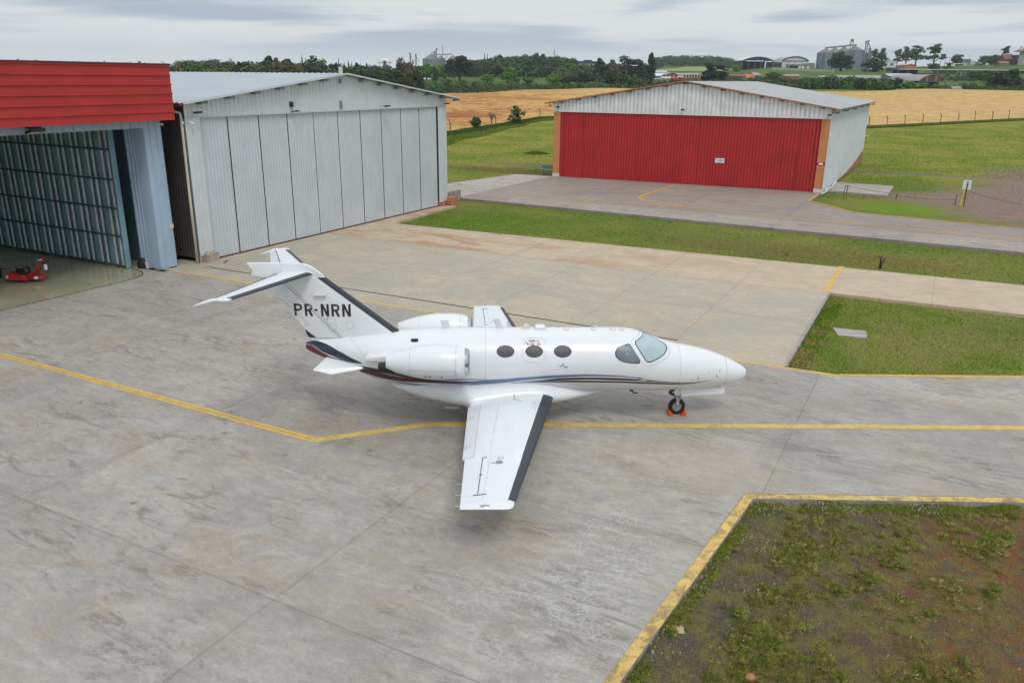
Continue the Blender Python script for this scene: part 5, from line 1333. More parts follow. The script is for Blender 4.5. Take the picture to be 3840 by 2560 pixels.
# mown lawn: short blades over the strips beside the concrete
m = MB(); m.col = []
def lawn(n, test, x0, x1, y0, y1, cs, h0, h1, w, z=-.13):
    k = 0
    while k < n:
        x, y = R.uniform(x0, x1), R.uniform(y0, y1)
        if not test(x, y): continue
        k += 1; p = vn(x, y, .5, 4)*.55+vn(x, y, 1.7, 6)*.45
        if x > -17 and 40 < y < 46 and vn(x, y, .25, 9) > .35: p += .30*min(1, (x+17)/6)
        if x > -3.3 and y < 34.3: p += .13 if x > -1.8 else -.03
        g = cs[0] if p < .42 else cs[1] if p < .58 else cs[2]
        blade(m, x, y, z, R.uniform(h0, h1), w*R.uniform(.7,1.4), R.uniform(0, 2*pi), R.uniform(.3,.95), pick(R, g))
far_e = lambda x: 39.40+.0473*x
near_u = lambda x: 47.6-.0413*x+.02
LG = ([(.175,.27,.028),(.21,.30,.035),(.15,.24,.024)], [(.26,.31,.05),(.30,.32,.075)], [(.36,.31,.11),(.38,.30,.13),(.27,.28,.06)])
lawn(26000, lambda x, y: far_e(x)+.02 < y < near_u(x) and to_sd(x, y)[0] < to_sd(x, y)[1]*.66, -28.3, 6, 38, 48.7, LG, .03, .085, .034)
LG2 = (LG[0], [(.28,.31,.065),(.32,.32,.09)], [(.42,.36,.16),(.36,.31,.12)])
lawn(17000, lambda x, y: x > -3.3 and 23.97+.526*(x+1.8) < y < 33.95+.0425*x+.1 and y > 24.0 and to_sd(x,y)[0] < to_sd(x,y)[1]*.68 and not (-2.6 < x < -1.4 and 28.4 < y < 29.3), -3.3, 7, 23.9, 34.3, LG2, .025, .07, .026)
lawn(5000, lambda x, y: x > -3.32, -3.33, -2.7, 24.2, 33.8, LG, .06, .15, .025)
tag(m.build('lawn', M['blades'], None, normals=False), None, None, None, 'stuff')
# cut grass scattered over the wide lawn round the back hangar
m = MB(); m.col = []
k = 0
while k < 34000:
    d = 60+R.random()**1.4*100; c = R.uniform(-.12,.64); s = c*d
    if d > fence_d(c): continue
    x, y = sd(s, d)
    if -38 < x < -7.5 and 47 < y < 94 and not (x < -33.6 and y < 64): 
        if x > -31 or (y < 65): continue
    if y < 55.6+.1*(x-4) and x > -8: continue
    if x > -2.4+vn(x,y,.4)*3 and y < 82+vn(x,y,.3,2)*6 and x < 17 and R.random() < .93: continue
    if 66 < y < 71 and x > -3.5 and R.random() < .8: continue
    if y < 49: continue
    k += 1; p = vn(x, y, .18, 4)*.55+vn(x, y, .6, 6)*.45; z = hill(s, d)-.13
    g = [(.15,.225,.022),(.19,.255,.03)] if p < .42 else [(.23,.28,.04),(.19,.24,.035)] if p < .6 else [(.29,.26,.085),(.25,.24,.06)]
    blade(m, x, y, z, R.uniform(.05,.16), .045*R.uniform(.6,1.4)*(d/80), R.uniform(0,2*pi), R.uniform(.5,1), pick(R, g))
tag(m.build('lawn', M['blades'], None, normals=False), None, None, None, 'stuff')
# rank grass along the airfield fence
m = MB(); m.col = []
for _ in range(60000):
    c = R.choice((R.uniform(-.10,.06), R.uniform(-.10,.06), R.uniform(.38,.66))); d0 = fence_d(c)
    wd = 31-max(0, c+.0776)/.11*21 if c < .1 else 2.5
    d = d0+.6-R.random()**1.5*wd; x, y = sd(c*d, d); z = hill(c*d, d)-.13; near = (d0-d)/wd
    if c < .1 and (near > .55+.45*vn(x,y,.12,3) or R.random() < near*.6): continue
    hh = (R.uniform(.25,.62)*(1-near*.5)) if c < .1 else R.uniform(.2,.6)
    cs = [(.06,.12,.022),(.08,.145,.026),(.055,.095,.02)] if near < .25+.5*vn(x,y,.08,7) else [(.15,.23,.03),(.19,.25,.04),(.12,.19,.025)]
    if c > .1: cs = [(.15,.20,.04),(.20,.21,.06),(.11,.16,.03)]
    blade(m, x, y, z, hh, .10, R.uniform(0,2*pi), R.uniform(.15,.7), pick(R, cs))
tag(m.build('tall_grass', M['blades'], None, normals=False), None, None, None, 'stuff')
# ears standing along the brow of the ripe field
m = MB(); m.col = []
for _ in range(5000):
    c = R.uniform(-.1,.66); d = R.uniform(305,348); x, y = sd(c*d, d)
    blade(m, x, y, hill(c*d, d)+.1, R.uniform(.2,.5), .2, R.uniform(0,2*pi), R.uniform(.2,.8), pick(R, [(.52,.36,.15),(.44,.28,.11),(.58,.42,.19)]))
tag(m.build('stubble', M['blades'], None, normals=False), None, None, None, 'stuff')
m = MB(); m.col = []
for _ in range(900):
    a = R.uniform(0,2*pi); q = sqrt(R.random()); x, y = sd(2.6+q*cos(a)*1.5, 95+q*sin(a)*1.1); blade(m, x, y, -.13, R.uniform(.15,.5)*(1.1-q*.8), .06, R.uniform(0,2*pi), R.uniform(.2,.7), pick(R, [(.085,.14,.02),(.12,.18,.025)]))
tag(m.build('grass_clump', M['blades'], None, normals=False), None, None, None, 'stuff')
def weed(x, y, h, col, label):
    m = MB(); m.col = []
    for k in range(12): blade(m, x+R.uniform(-.06,.06), y+R.uniform(-.06,.06), -.13, h*R.uniform(.5,1), .04, R.uniform(0,6.3), R.uniform(.1,.35), pick(R, [col]))
    tag(m.build('weed_plant', M['blades'], None, normals=False), label, 'plant')
weed(-2.0, 40.5, .75, (.06,.055,.03), 'lone dark dried weed standing at the edge of the grass strip')
weed(-6.35, 41.2, .4, (.26,.24,.12), 'small pale weed in the grass strip left of the dark dried weed')

# ------------------------------------------------------------------ fence posts, saplings
ORD = ['first','second','third','fourth','fifth','sixth','seventh','eighth','ninth']
def post_mesh():
    m = MB(); m.beam((0,0,-.3),(0,0,1.85),.14); m.beam((0,0,1.80),(-.22,-.12,2.25),.12); m.beam((-.01,0,1.7),(-.1,-.05,2.0),.12)
    return m
first = None
def add_post(p, row, d, label, group):
    global first
    g = place(p, d)
    if first is None: first = post_mesh().build('fence_post', M['post_concrete'], None); o = first
    else: o = first.copy(); COL.objects.link(o)
    o.location = g - Vector((0,0,.13)); o.rotation_euler = (0,0,RND.uniform(-.15,.15)); k = RND.uniform(.95,1.05); o.scale = (1,1,k)
    tag(o, label, 'fence post', group)
for i, (p, d) in enumerate(((3272,155),(3340,159),(3407,162),(3475,166),(3542,170),(3609,174),(3671,178),(3737,181.5),(3798,184))):
    add_post(p, 0, d, '%s concrete fence post from the red-doored hangar along the ripe field' % ORD[i], 'bent-topped fence posts at the field')
for p, d, l in ((1676,127.5,'weathered fence post close to the corner of the grey hangar'),(1850,148,'weathered fence post in the tall grass between the two saplings'),(2018,170,'weathered fence post nearest the left eave of the red-doored hangar')):
    add_post(p, 0, d, l, 'bent-topped fence posts at the field')
def wires(name, pts, label):
    m = MB()
    for z in (.5,1.0,1.5):
        for a, b in zip(pts[:-1], pts[1:]): m.beam(Vector(a)+Vector((0,0,z-.13)), Vector(b)+Vector((0,0,z-.13)), .012)
    tag(m.build(name, M['dark_steel'], None), label, 'wire fence')
wires('wire_fence', [place(p, d) for p, d in ((3230,153),(3272,155),(3340,159),(3407,162),(3475,166),(3542,170),(3609,174),(3671,178),(3737,181.5),(3798,184),(3870,188))], 'thin wires strung between the posts right of the red-doored hangar')
wires('wire_fence', [place(p, d) for p, d in ((1640,123),(1676,127.5),(1850,148),(2018,170),(2060,174))], 'thin wires strung between the posts left of the red-doored hangar')

# ------------------------------------------------------------------ trees
def clump(m, R, c, r, n, size, squash=.8, col=None, up=.3):
    for _ in range(n):
        u = R.uniform(-.75, 1); a = R.uniform(0, 2*pi); w = sqrt(max(0, 1-u*u)); k = R.uniform(.62, 1.05)
        nx, ny, nz = w*cos(a), w*sin(a), u
        p = Vector((c[0]+nx*r*k, c[1]+ny*r*k, c[2]+nz*r*k*squash))
        nrm = Vector((nx+R.uniform(-.7,.7), ny+R.uniform(-.7,.7), nz+R.uniform(-.5,.7)+up)).normalized()
        t = nrm.cross(Vector((R.uniform(-1,1),R.uniform(-1,1),R.uniform(-1,1)))).normalized(); b = nrm.cross(t); s = size*R.uniform(.6,1.3)
        i = len(m.v); m.v += [tuple(p-t*s), tuple(p+b*s*.7), tuple(p+t*s), tuple(p-b*s*.7)]; m.f.append((i,i+1,i+2,i+3)); m.m.append(0)
        if col: k2 = R.uniform(.75,1.25); cc = tuple(v*k2 for v in col); m.col += [cc]*4
def crown_mesh(kind, seed):
    """crown and trunk of a tree one unit tall and one unit wide"""
    R = random.Random(seed); m = MB(); t = MB()
    if kind == 'round':
        for _ in range(24):
            a = R.uniform(0,2*pi); z = R.uniform(.17,.84); q = R.uniform(.10,.38)*(1-abs(z-.5)*.7); clump(m, R, (cos(a)*q, sin(a)*q, z), R.uniform(.13,.19), 64, .042)
        clump(m, R, (0,0,.50), .34, 300, .055)
        t.tube([(0,0,-.05),(0,0,.25),(.02,0,.55)], [.05,.04,.02], 6)
        for k in range(4): a = k*1.6; t.tube([(0,0,.22),(cos(a)*.2,sin(a)*.2,.5)], [.025,.01], 5)
    elif kind == 'spread':
        for _ in range(28):
            a = R.uniform(0,2*pi); q = .42*sqrt(R.random()); z = .90-q*q*1.6+R.uniform(-.25,.04); clump(m, R, (cos(a)*q, sin(a)*q, z), R.uniform(.10,.15), 60, .040, .65)
        clump(m, R, (0,0,.58), .30, 260, .055)
        t.tube([(0,0,-.05),(0,0,.4),(.0,0,.7)], [.04,.035,.02], 6)
        for k in range(6): a = k*1.05; t.tube([(0,0,.35),(cos(a)*.3,sin(a)*.3,.66)], [.022,.008], 5)
    elif kind == 'dense':
        for _ in range(34):
            a = R.uniform(0,2*pi); z = R.uniform(.08,.90); q = .40*R.random()**.4*sqrt(max(.05, 1-(z-.4)**2*2.6)); clump(m, R, (cos(a)*q, sin(a)*q, z), R.uniform(.10,.16), 60, .040)
        clump(m, R, (0,0,.42), .34, 220, .055)
        t.tube([(0,0,-.05),(0,0,.6)], [.05,.02], 6)
    elif kind == 'tall':        # eucalyptus: bare forked trunks, separated tufts
        t.tube([(0,0,-.05),(.01,0,.3),(-.02,.02,.62),(.0,0,.9)], [.035,.028,.018,.008], 6)
        for k in range(24):
            z = R.uniform(.30,.93); a = R.uniform(0,2*pi); q = R.uniform(.12,.40)*(1.15-z*.75); e = (cos(a)*q, sin(a)*q, z+.05)
            t.tube([(0,0,z-.12),(e[0]*.5,e[1]*.5,z-.02),e], [.012,.008,.004], 4)
            clump(m, R, e, R.uniform(.09,.16), 60, .034, .6)
        clump(m, R, (0,0,.93), .10, 60, .026, .7)
    elif kind == 'column':
        for k in range(20):
            z = .03+k/19*.9; w = .40*sin(min(1, (1.04-z)*1.9)*pi/2)*min(1, .45+z*1.5)
            for _ in range(2): a = R.uniform(0,2*pi); clump(m, R, (cos(a)*w*.5, sin(a)*w*.5, z), .05+w*.42, 34, .05, .5)
        t.tube([(0,0,-.05),(0,0,.8)], [.08,.02], 6)
    elif kind == 'fir':
        for k in range(9):
            z = .12+k*.098; w = .5*(1-z*.92)
            for q in range(9): a = q*.7+k*.4; clump(m, R, (cos(a)*w*.75, sin(a)*w*.75, z-.02), .10*(1.1-z*.6), 16, .05, .4)
        clump(m, R, (0,0,.95), .06, 30, .04, 1.3)
        t.tube([(0,0,-.05),(0,0,.95)], [.05,.008], 6)
    elif kind == 'bare':
        def br(p, d, L, r, dep):
            q = p+d*L; t.tube([p, p+d*L*.5+Vector((R.uniform(-.02,.02),R.uniform(-.02,.02),0)), q], [r, r*.8, r*.6], 4, False)
            if dep == 0: clump(m, R, q, .045, 9, .016, .7); return
            for _ in range(3 if dep > 1 else 2):
                e = (d+Vector((R.uniform(-.75,.75),R.uniform(-.75,.75),R.uniform(-.1,.5)))).normalized(); br(q, e, L*R.uniform(.6,.85), r*.58, dep-1)
        br(Vector((0,0,-.03)), Vector((0,0,1)), .28, .03, 4)
    elif kind == 'bush':
        for _ in range(12):
            a = R.uniform(0,2*pi); z = R.uniform(.1,.72); q = R.uniform(.0,.33); clump(m, R, (cos(a)*q, sin(a)*q, z), R.uniform(.16,.24), 46, .05)
        t.tube([(0,0,-.05),(0,0,.4)], [.05,.03], 5)
    elif kind == 'sapling':
        t.tube([(0,0,-.05),(.02,0,.5),(0,0,.85)], [.02,.015,.006], 5)
        for k in range(11): z = R.uniform(.15,.95); a = R.uniform(0,2*pi); q = R.uniform(.05,.38); e = (cos(a)*q,sin(a)*q,z); t.tube([(0,0,z-.1),e], [.008,.004], 4); clump(m, R, e, .13, 34, .055, .9)
    return m, t
VAR = {}
def tree_parts(kind, v):
    if (kind, v) not in VAR:
        m, t = crown_mesh(kind, hash(kind) % 1 + v*13 + len(kind)*101)
        a = m.build('crown', M['foliage'], None, normals=False); b = t.build('trunk', M['pale_bark'] if kind in ('tall','bare') else M['bark'], None, True)
        VAR[(kind, v)] = (a.data, b.data); bpy.data.objects.remove(a); bpy.data.objects.remove(b)
    return VAR[(kind, v)]
NAMES = {'round':'broadleaf_tree','spread':'umbrella_tree','dense':'dense_tree','tall':'eucalyptus_tree','column':'cypress_tree','fir':'fir_tree','bare':'bare_tree','bush':'shrub','sapling':'sapling'}
COLS = {'g':(.085,.195,.032),'b':(.125,.265,.034),'y':(.19,.27,.036),'d':(.040,.066,.036),'k':(.030,.045,.033),'o':(.110,.125,.048),'br':(.110,.105,.060),'gy':(.15,.16,.125),'m':(.060,.118,.038),'t':(.062,.098,.050)}
TREES = 0
def tree(kind, p, top, d, wpx, col, label, group=None, base=None):
    global TREES
    wpx *= 1.25; g = place(p, d); z0 = g.z-.2
    if base is not None: z0 = level(p, base, d)
    H = max(1.0, level(p, top, d)-z0); Wd = wpx/3145*d
    o = bpy.data.objects.new(NAMES[kind], None); COL.objects.link(o); o.empty_display_size = .5
    o.location = (g.x, g.y, z0); o.rotation_euler = (0,0,RND.uniform(0,6.28)); o.scale = (Wd, Wd, H)
    tag(o, label, 'shrub' if kind == 'bush' else 'tree', group)
    c, t = tree_parts(kind, TREES % 3); TREES += 1
    k = RND.uniform(.88,1.12)
    for nm, me in (('crown', c), ('trunk', t)):
        q = bpy.data.objects.new(nm, me); COL.objects.link(q); q.parent = o
        q.color = tuple(v*k for v in COLS[col])+(1,)
    return o
COLS['pu'] = (.105,.09,.18)
# ---- left, above the grey roof
for a in (
 ('round',730,240,420,62,'g','round green tree first to the right of the red fascia above the grey roof'),
 ('round',768,250,410,36,'g','low round green tree just behind the roof ridge, left under the big bare tree'),
 ('bare',803,206,430,84,'gy','big wispy half-bare tree rising above the left end of the roof'),
 ('bare',863,209,430,44,'gy','slender pale half-bare tree right of the big wispy one'),
 ('bush',800,256,380,44,'b','bright green bush under the big wispy tree'),
 ('bush',844,249,380,48,'b','bright green bush under the slender pale tree'),
 ('spread',892,229,450,42,'k','small flat-topped dark tree right of the slender pale tree'),
 ('dense',928,231,450,56,'k','dark bushy tree behind the yellow-green bush on the roof line'),
 ('dense',975,230,450,60,'k','broad dark tree left of the tall flat-topped one'),
 ('spread',1010,205,460,62,'k','tall flat-topped dark tree, highest on the left skyline'),
 ('spread',1070,217,470,58,'k','lower flat-topped dark tree right of the highest one'),
 ('bush',930,256,370,44,'y','yellow-green bush alone on the grey roof line'),
 ('round',1055,225,400,110,'br','wide brownish tree behind the middle of the grey roof'),
 ('round',1108,232,400,66,'o','olive tree touching the wide brownish tree on its right'),
 ('bush',1133,256,370,34,'b','fresh green bush below the pointed fir'),
 ('fir',1127,209,470,14,'k','small pointed fir standing clear of the skyline left of the great dome-shaped tree'),
 ('fir',1140,218,470,10,'k','tiny fir tip between the pointed fir and the great dome-shaped tree'),
 ('dense',1182,206,430,92,'t','great dome-shaped dark green tree left of the roof ridge'),
 ('dense',1240,232,450,62,'k','dark tree between the great dome-shaped tree and the white pillar'),
 ('round',1240,257,390,34,'pu','small purple-flowering tree low behind the ridge'),
 ('fir',1263,217,480,8,'k','thin dark araucaria pole above the white pillar'),
 ('fir',1284,231,480,8,'k','short thin araucaria right of the white pillar'),
 ('column',1299,224,470,8,'k','narrow cypress spike on the skyline right of the white pillar'),
 ('fir',1311,233,470,9,'k','small cone-shaped tree right of the cypress spike'),
 ('spread',1331,232,470,34,'k','small flat-topped dark tree above the broad green tree'),
 ('fir',1345,238,470,12,'k','small cone-shaped tree at the right of the flat-topped one'),
 ('round',1325,240,420,92,'m','broad green tree at the right of the roof ridge'),
 ('column',1367,235,470,11,'t','stubby blue-green cypress on the skyline left of the roofed platform'),
 ('round',1385,251,430,30,'pu','purple-flowering tree below the stubby cypress'),
 ('dense',1400,262,330,95,'d','dark low tree behind the descending edge of the grey roof'),
 ('dense',1470,257,340,80,'d','second dark low tree down the grey roof edge, under the roofed platform'),
 ('dense',1510,216,360,72,'br','tall dull brown-green tree beside the thin elevator towers'),
 ('dense',1545,262,340,60,'d','dark tree at the foot of the dull brown-green tree'),
 ('round',1590,238,620,50,'g','green tree below the left edge of the conical silo roofs'),
 ('round',1632,236,640,46,'b','light green tree below the big conical silo roof'),
 ('round',1660,243,640,42,'g','green tree below the gantry between the silos'),
 ('fir',1622,252,600,20,'k','dark fir on the park lawn in front of the light green trees'),
 ('spread',1714,206,600,92,'k','large dark umbrella-crowned araucaria right of the silos'),
 ('bush',1664,290,560,44,'d','dark rounded shrub at the lawn edge under the araucaria'),
 ('bush',1722,294,560,40,'o','olive shrub right of the araucaria trunk'),
 ('bush',1775,300,540,40,'m','green shrub at the edge of the lawn gap'),
 ('round',1768,226,760,64,'t','grey-green tree between the araucaria and the wooded hill'),
 ('fir',1808,200,860,10,'k','tall thin conifer on top of the wooded hill, left one of a pair'),
 ('fir',1818,203,860,8,'k','tall thin conifer on top of the wooded hill, right one of a pair'),
 ('round',1820,224,760,56,'m','mid green tree under the pair of conifers'),
 ('dense',1868,204,850,70,'m','broad tree forming the left summit of the wooded hill'),
 ('dense',1925,212,850,66,'t','broad tree in the dip between the summits of the wooded hill'),
 ('dense',1966,202,850,62,'m','broad tree left of the highest tree on the wooded hill'),
 ('round',1997,196,850,32,'t','highest rounded tree on the wooded hill'),
 ('spread',2023,200,840,30,'k','dark feathery tree right of the highest tree on the hill'),
 ('spread',2048,213,840,28,'gy','pale leafless umbrella tree just left of the pylon'),
 ('round',1880,231,740,80,'o','wide olive tree midway up the wooded hill'),
 ('dense',1985,226,760,60,'t','shadowy grey-green tree in the middle of the wooded hill'),
 ('round',1903,247,650,56,'b','bright green tree half hidden behind the twin round trees'),
 ('spread',1860,252,660,46,'k','dark umbrella tree with bare stem left of the bright green pair'),
 ('round',1893,264,600,60,'g','large round green tree on the park lawn with its trunk showing'),
 ('round',1818,276,590,52,'b','round light green tree at the left end of the park lawn'),
 ('round',1930,292,600,28,'g','very small round tree in the middle of the park lawn'),
 ('round',1972,283,592,46,'g','round green tree standing alone on the right half of the park lawn'),
 ('dense',1990,267,670,52,'t','grey-green hedge-like tree behind the lone round tree'),
 ('round',2063,274,575,60,'b','bright green round tree at the right end of the park lawn'),
 ('round',2060,245,720,100,'o','wide olive tree behind the bright green round tree'),
 ('dense',2105,286,590,50,'d','dark low tree right of the bright green round tree'),
 ('round',2130,233,740,60,'g','green tree below the left end of the navy-roofed factory'),
 ('round',2180,233,740,50,'o','olive tree in front of the navy-roofed factory'),
 ('column',2207,240,700,30,'g','upright green tree in front of the factory wall'),
 ('spread',2172,268,520,96,'k','wide black-green araucaria close behind the ripe field'),
 ('spread',2240,215,600,50,'d','tall airy dark tree at the right end of the factory'),
 ('spread',2283,219,600,46,'d','flat-topped dark tree left of the massive dark one'),
 ('dense',2300,232,580,74,'br','dull brown-green tree under the flat-topped tree'),
 ('dense',2355,209,590,100,'k','massive dark tree left of the poplar'),
 ('round',2396,230,600,46,'t','grey-green tree between the massive dark tree and the poplar'),
 ('dense',2290,264,520,66,'d','dark rounded tree at the foot of the brown-green tree'),
 ('round',2352,270,510,64,'m','rounded green tree in front of the massive dark tree'),
 ('bush',2400,280,500,50,'br','brownish shrub left of the poplar foot'),
 ('column',2428,197,540,40,'k','tall dark poplar beside the pale sheds'),
 ('bush',2520,291,480,52,'d','dark shrub in front of the red factory gable'),
 ('bush',2566,294,480,42,'d','dark shrub in front of the red factory windows'),
 ('bush',2465,300,470,50,'o','olive shrub between the poplar and the small white shed'),
 ('dense',2668,235,520,92,'k','big dark spreading tree at the right end of the red factory'),
 ('bush',2745,234,860,36,'y','yellow-green tree at the left end of the open arched hall'),
 ('bush',2712,268,700,50,'m','green shrub behind the tiled house'),
 ('dense',2888,270,520,70,'m','dark green bushy tree left of the orange block'),
 ('bush',2838,288,500,60,'m','green bush under the grey shed roof'),
 ('bush',2915,291,480,60,'d','dark green bush below the orange block'),
 ('dense',2995,291,470,66,'m','green bush right of the orange block'),
 ('dense',3137,191,780,86,'d','large dark tree standing in front of the silos'),
 ('dense',3260,217,760,76,'d','large dark round tree right of the silos'),
 ('tall',3255,186,880,42,'t','tall gum tree directly right of the silo tower'),
 ('tall',3283,184,880,48,'t','tall gum tree second from the silo tower'),
 ('bare',3312,216,840,40,'gy','pale sparse tree left of the white box building'),
 ('tall',3343,186,900,36,'t','narrow gum tree at the left of the gum group'),
 ('tall',3376,179,900,58,'t','middle gum tree of the group above the orange barn'),
 ('tall',3412,174,900,72,'t','largest gum tree of the group above the orange barn'),
 ('tall',3480,167,800,76,'t','lone tall layered gum tree on the right skyline'),
 ('round',3483,236,700,46,'t','bushy tree at the foot of the lone tall gum'),
 ('round',3565,203,860,40,'br','reddish round tree on the right hillside skyline'),
 ('bush',3530,231,760,40,'m','green bush left of the parked cars on the hillside'),
 ('round',3670,206,900,44,'m','rounded green tree at the right end of the parked cars'),
 ('round',3706,205,900,44,'m','green tree left of the brick house'),
 ('tall',3741,175,920,42,'d','tall dark tree behind the brick house'),
 ('bush',3716,234,780,34,'d','dark bush beside the wooden shack'),
 ('bush',3770,240,780,30,'d','dark bush right of the wooden shack'),
 ('dense',3758,259,460,120,'d','great dark thicket tree at the right edge above the ripe field'),
 ('dense',3700,266,500,70,'m','dark green tree left of the great thicket tree'),
 ('dense',3640,264,560,60,'m','dark green tree below the long shed on the right'),
 ('bush',3818,290,440,60,'d','dark bush at the right frame edge'),
 ('bush',3620,300,430,60,'m','green bush right of the small hut'),
 ('dense',3015,298,455,60,'d','dark tree in the thicket below the orange block, first from the left'),
 ('dense',3062,292,450,56,'m','green tree in the thicket between the dark first tree and the low grey houses'),
 ('dense',3150,301,425,54,'k','black-green tree in the thicket under the low grey houses'),
 ('dense',3228,290,440,66,'d','tall dark tree in the thicket below the long low grey-roofed house'),
 ('round',3272,302,420,56,'m','rounded green tree in the thicket left of the dark bush'),
 ('bush',3180,333,400,52,'b','bright green bush behind the far eave of the red-doored hangar, left of three'),
 ('bush',3216,332,400,52,'b','bright green bush behind the far eave of the red-doored hangar, middle of three'),
 ('bush',3262,331,400,40,'b','bright green bush behind the far eave of the red-doored hangar, right of three'),
 ('dense',3110,282,440,70,'m','green bush below the low grey houses, left of the brownish one'),
 ('dense',3175,285,430,50,'br','brownish bush in front of the low grey houses'),
 ('dense',3300,300,420,90,'d','dark bush in front of the long grey roof'),
 ('dense',3350,288,430,60,'d','dark bush left of the barrel-roofed shed'),
 ('dense',3416,304,400,90,'b','bright rounded bush in front of the barrel-roofed shed'),
): tree(*a[:7], 'trees and shrubs behind the airfield')
# saplings by the fence
tree('round', 1773, 432, 139, 42, 'm', 'leafy sapling in the tall grass nearest the grey hangar', 'saplings in the fence grass')
tree('sapling', 1925, 389, 156, 70, 'm', 'taller leafy sapling near the left end of the red-doored hangar', 'saplings in the fence grass')
tree('bare', 1835, 414, 146, 90, 'o', 'sparse thin-branched shrub between the two leafy saplings', 'saplings in the fence grass')
tree('sapling', 1915, 425, 153, 48, 'o', 'low dull bush at the foot of the taller sapling', 'saplings in the fence grass')

# far woods and thickets: masses nobody could count
def wood(name, n, prow, d0, d1, hmin, hmax, r0, r1, cols, leaf, per=26, seed=3):
    R = random.Random(seed); m = MB(); m.col = []
    for _ in range(n):
        p = R.uniform(*prow); d = R.uniform(d0, d1); g = place(p, d); h = R.uniform(hmin, hmax); r = R.uniform(r0, r1)
        c = COLS[R.choice(cols)]; k = R.uniform(.75, 1.25)
        clump(m, R, (g.x, g.y, g.z+h-r*.8), r, per, leaf, .8, tuple(v*k for v in c))
        if h > r*1.6: clump(m, R, (g.x, g.y, g.z+(h-r)*.5), r*.95, per//2, leaf*1.3, 1.1, tuple(v*k*.9 for v in c))
    tag(m.build(name, M['leaf_tint'], None, normals=False), None, None, None, 'stuff')
wood('woodland', 300, (2430, 2775), 1420, 1720, 8, 17, 5, 9, ['t','m','d','t'], 1.5, 40, 3)
wood('woodland', 420, (560, 1000), 1300, 1900, 6, 14, 6, 10, ['t','d','t'], 1.6, 26, 4)
wood('woodland', 1000, (1720, 2140), 800, 1010, 6, 15, 4, 7, ['d','t','d','k','m','t'], 1.1, 44, 5)
wood('woodland', 420, (1540, 2180), 690, 810, 4, 10, 3, 5.5, ['d','t','d','m','k'], .9, 40, 15)
wood('woodland', 420, (2080, 2440), 600, 900, 5, 11, 3, 6, ['m','d','t','o'], .9, 28, 6)
wood('woodland', 800, (660, 1560), 420, 600, 5.0, 10.5, 2.5, 4.5, ['d','k','m','o','t'], .7, 40, 7)
wood('woodland', 420, (-900, 680), 430, 620, 4.0, 9.0, 2.8, 4.8, ['d','k','m','o','t'], .8, 36, 17)
wood('woodland', 160, (3860, 4700), 560, 800, 4.0, 9.0, 2.8, 4.8, ['d','m','o','t'], .9, 32, 18)
wood('thicket', 1000, (1480, 2330), 380, 545, 1.6, 4.6, 1.6, 3.0, ['m','t','d','m','o'], .42, 30, 8)
wood('thicket', 800, (2330, 3020), 410, 560, 1.6, 4.0, 1.6, 3.0, ['d','t','o','m'], .42, 28, 9)
wood('thicket', 700, (3000, 3335), 400, 480, 2.0, 5.5, 1.8, 3.2, ['m','d','m','k','g'], .45, 30, 10)
wood('thicket', 420, (3480, 3900), 365, 440, 1.2, 3.0, 1.2, 2.4, ['m','d','o','m'], .42, 28, 11)
wood('thicket', 120, (3480, 3720), 540, 610, 1.0, 3.0, 1.4, 2.4, ['m','d','t'], .5, 26, 12)
wood('woodland', 60, (3560, 3800), 900, 1050, 3, 8, 2.5, 5, ['m','t'], .8, 24, 13)

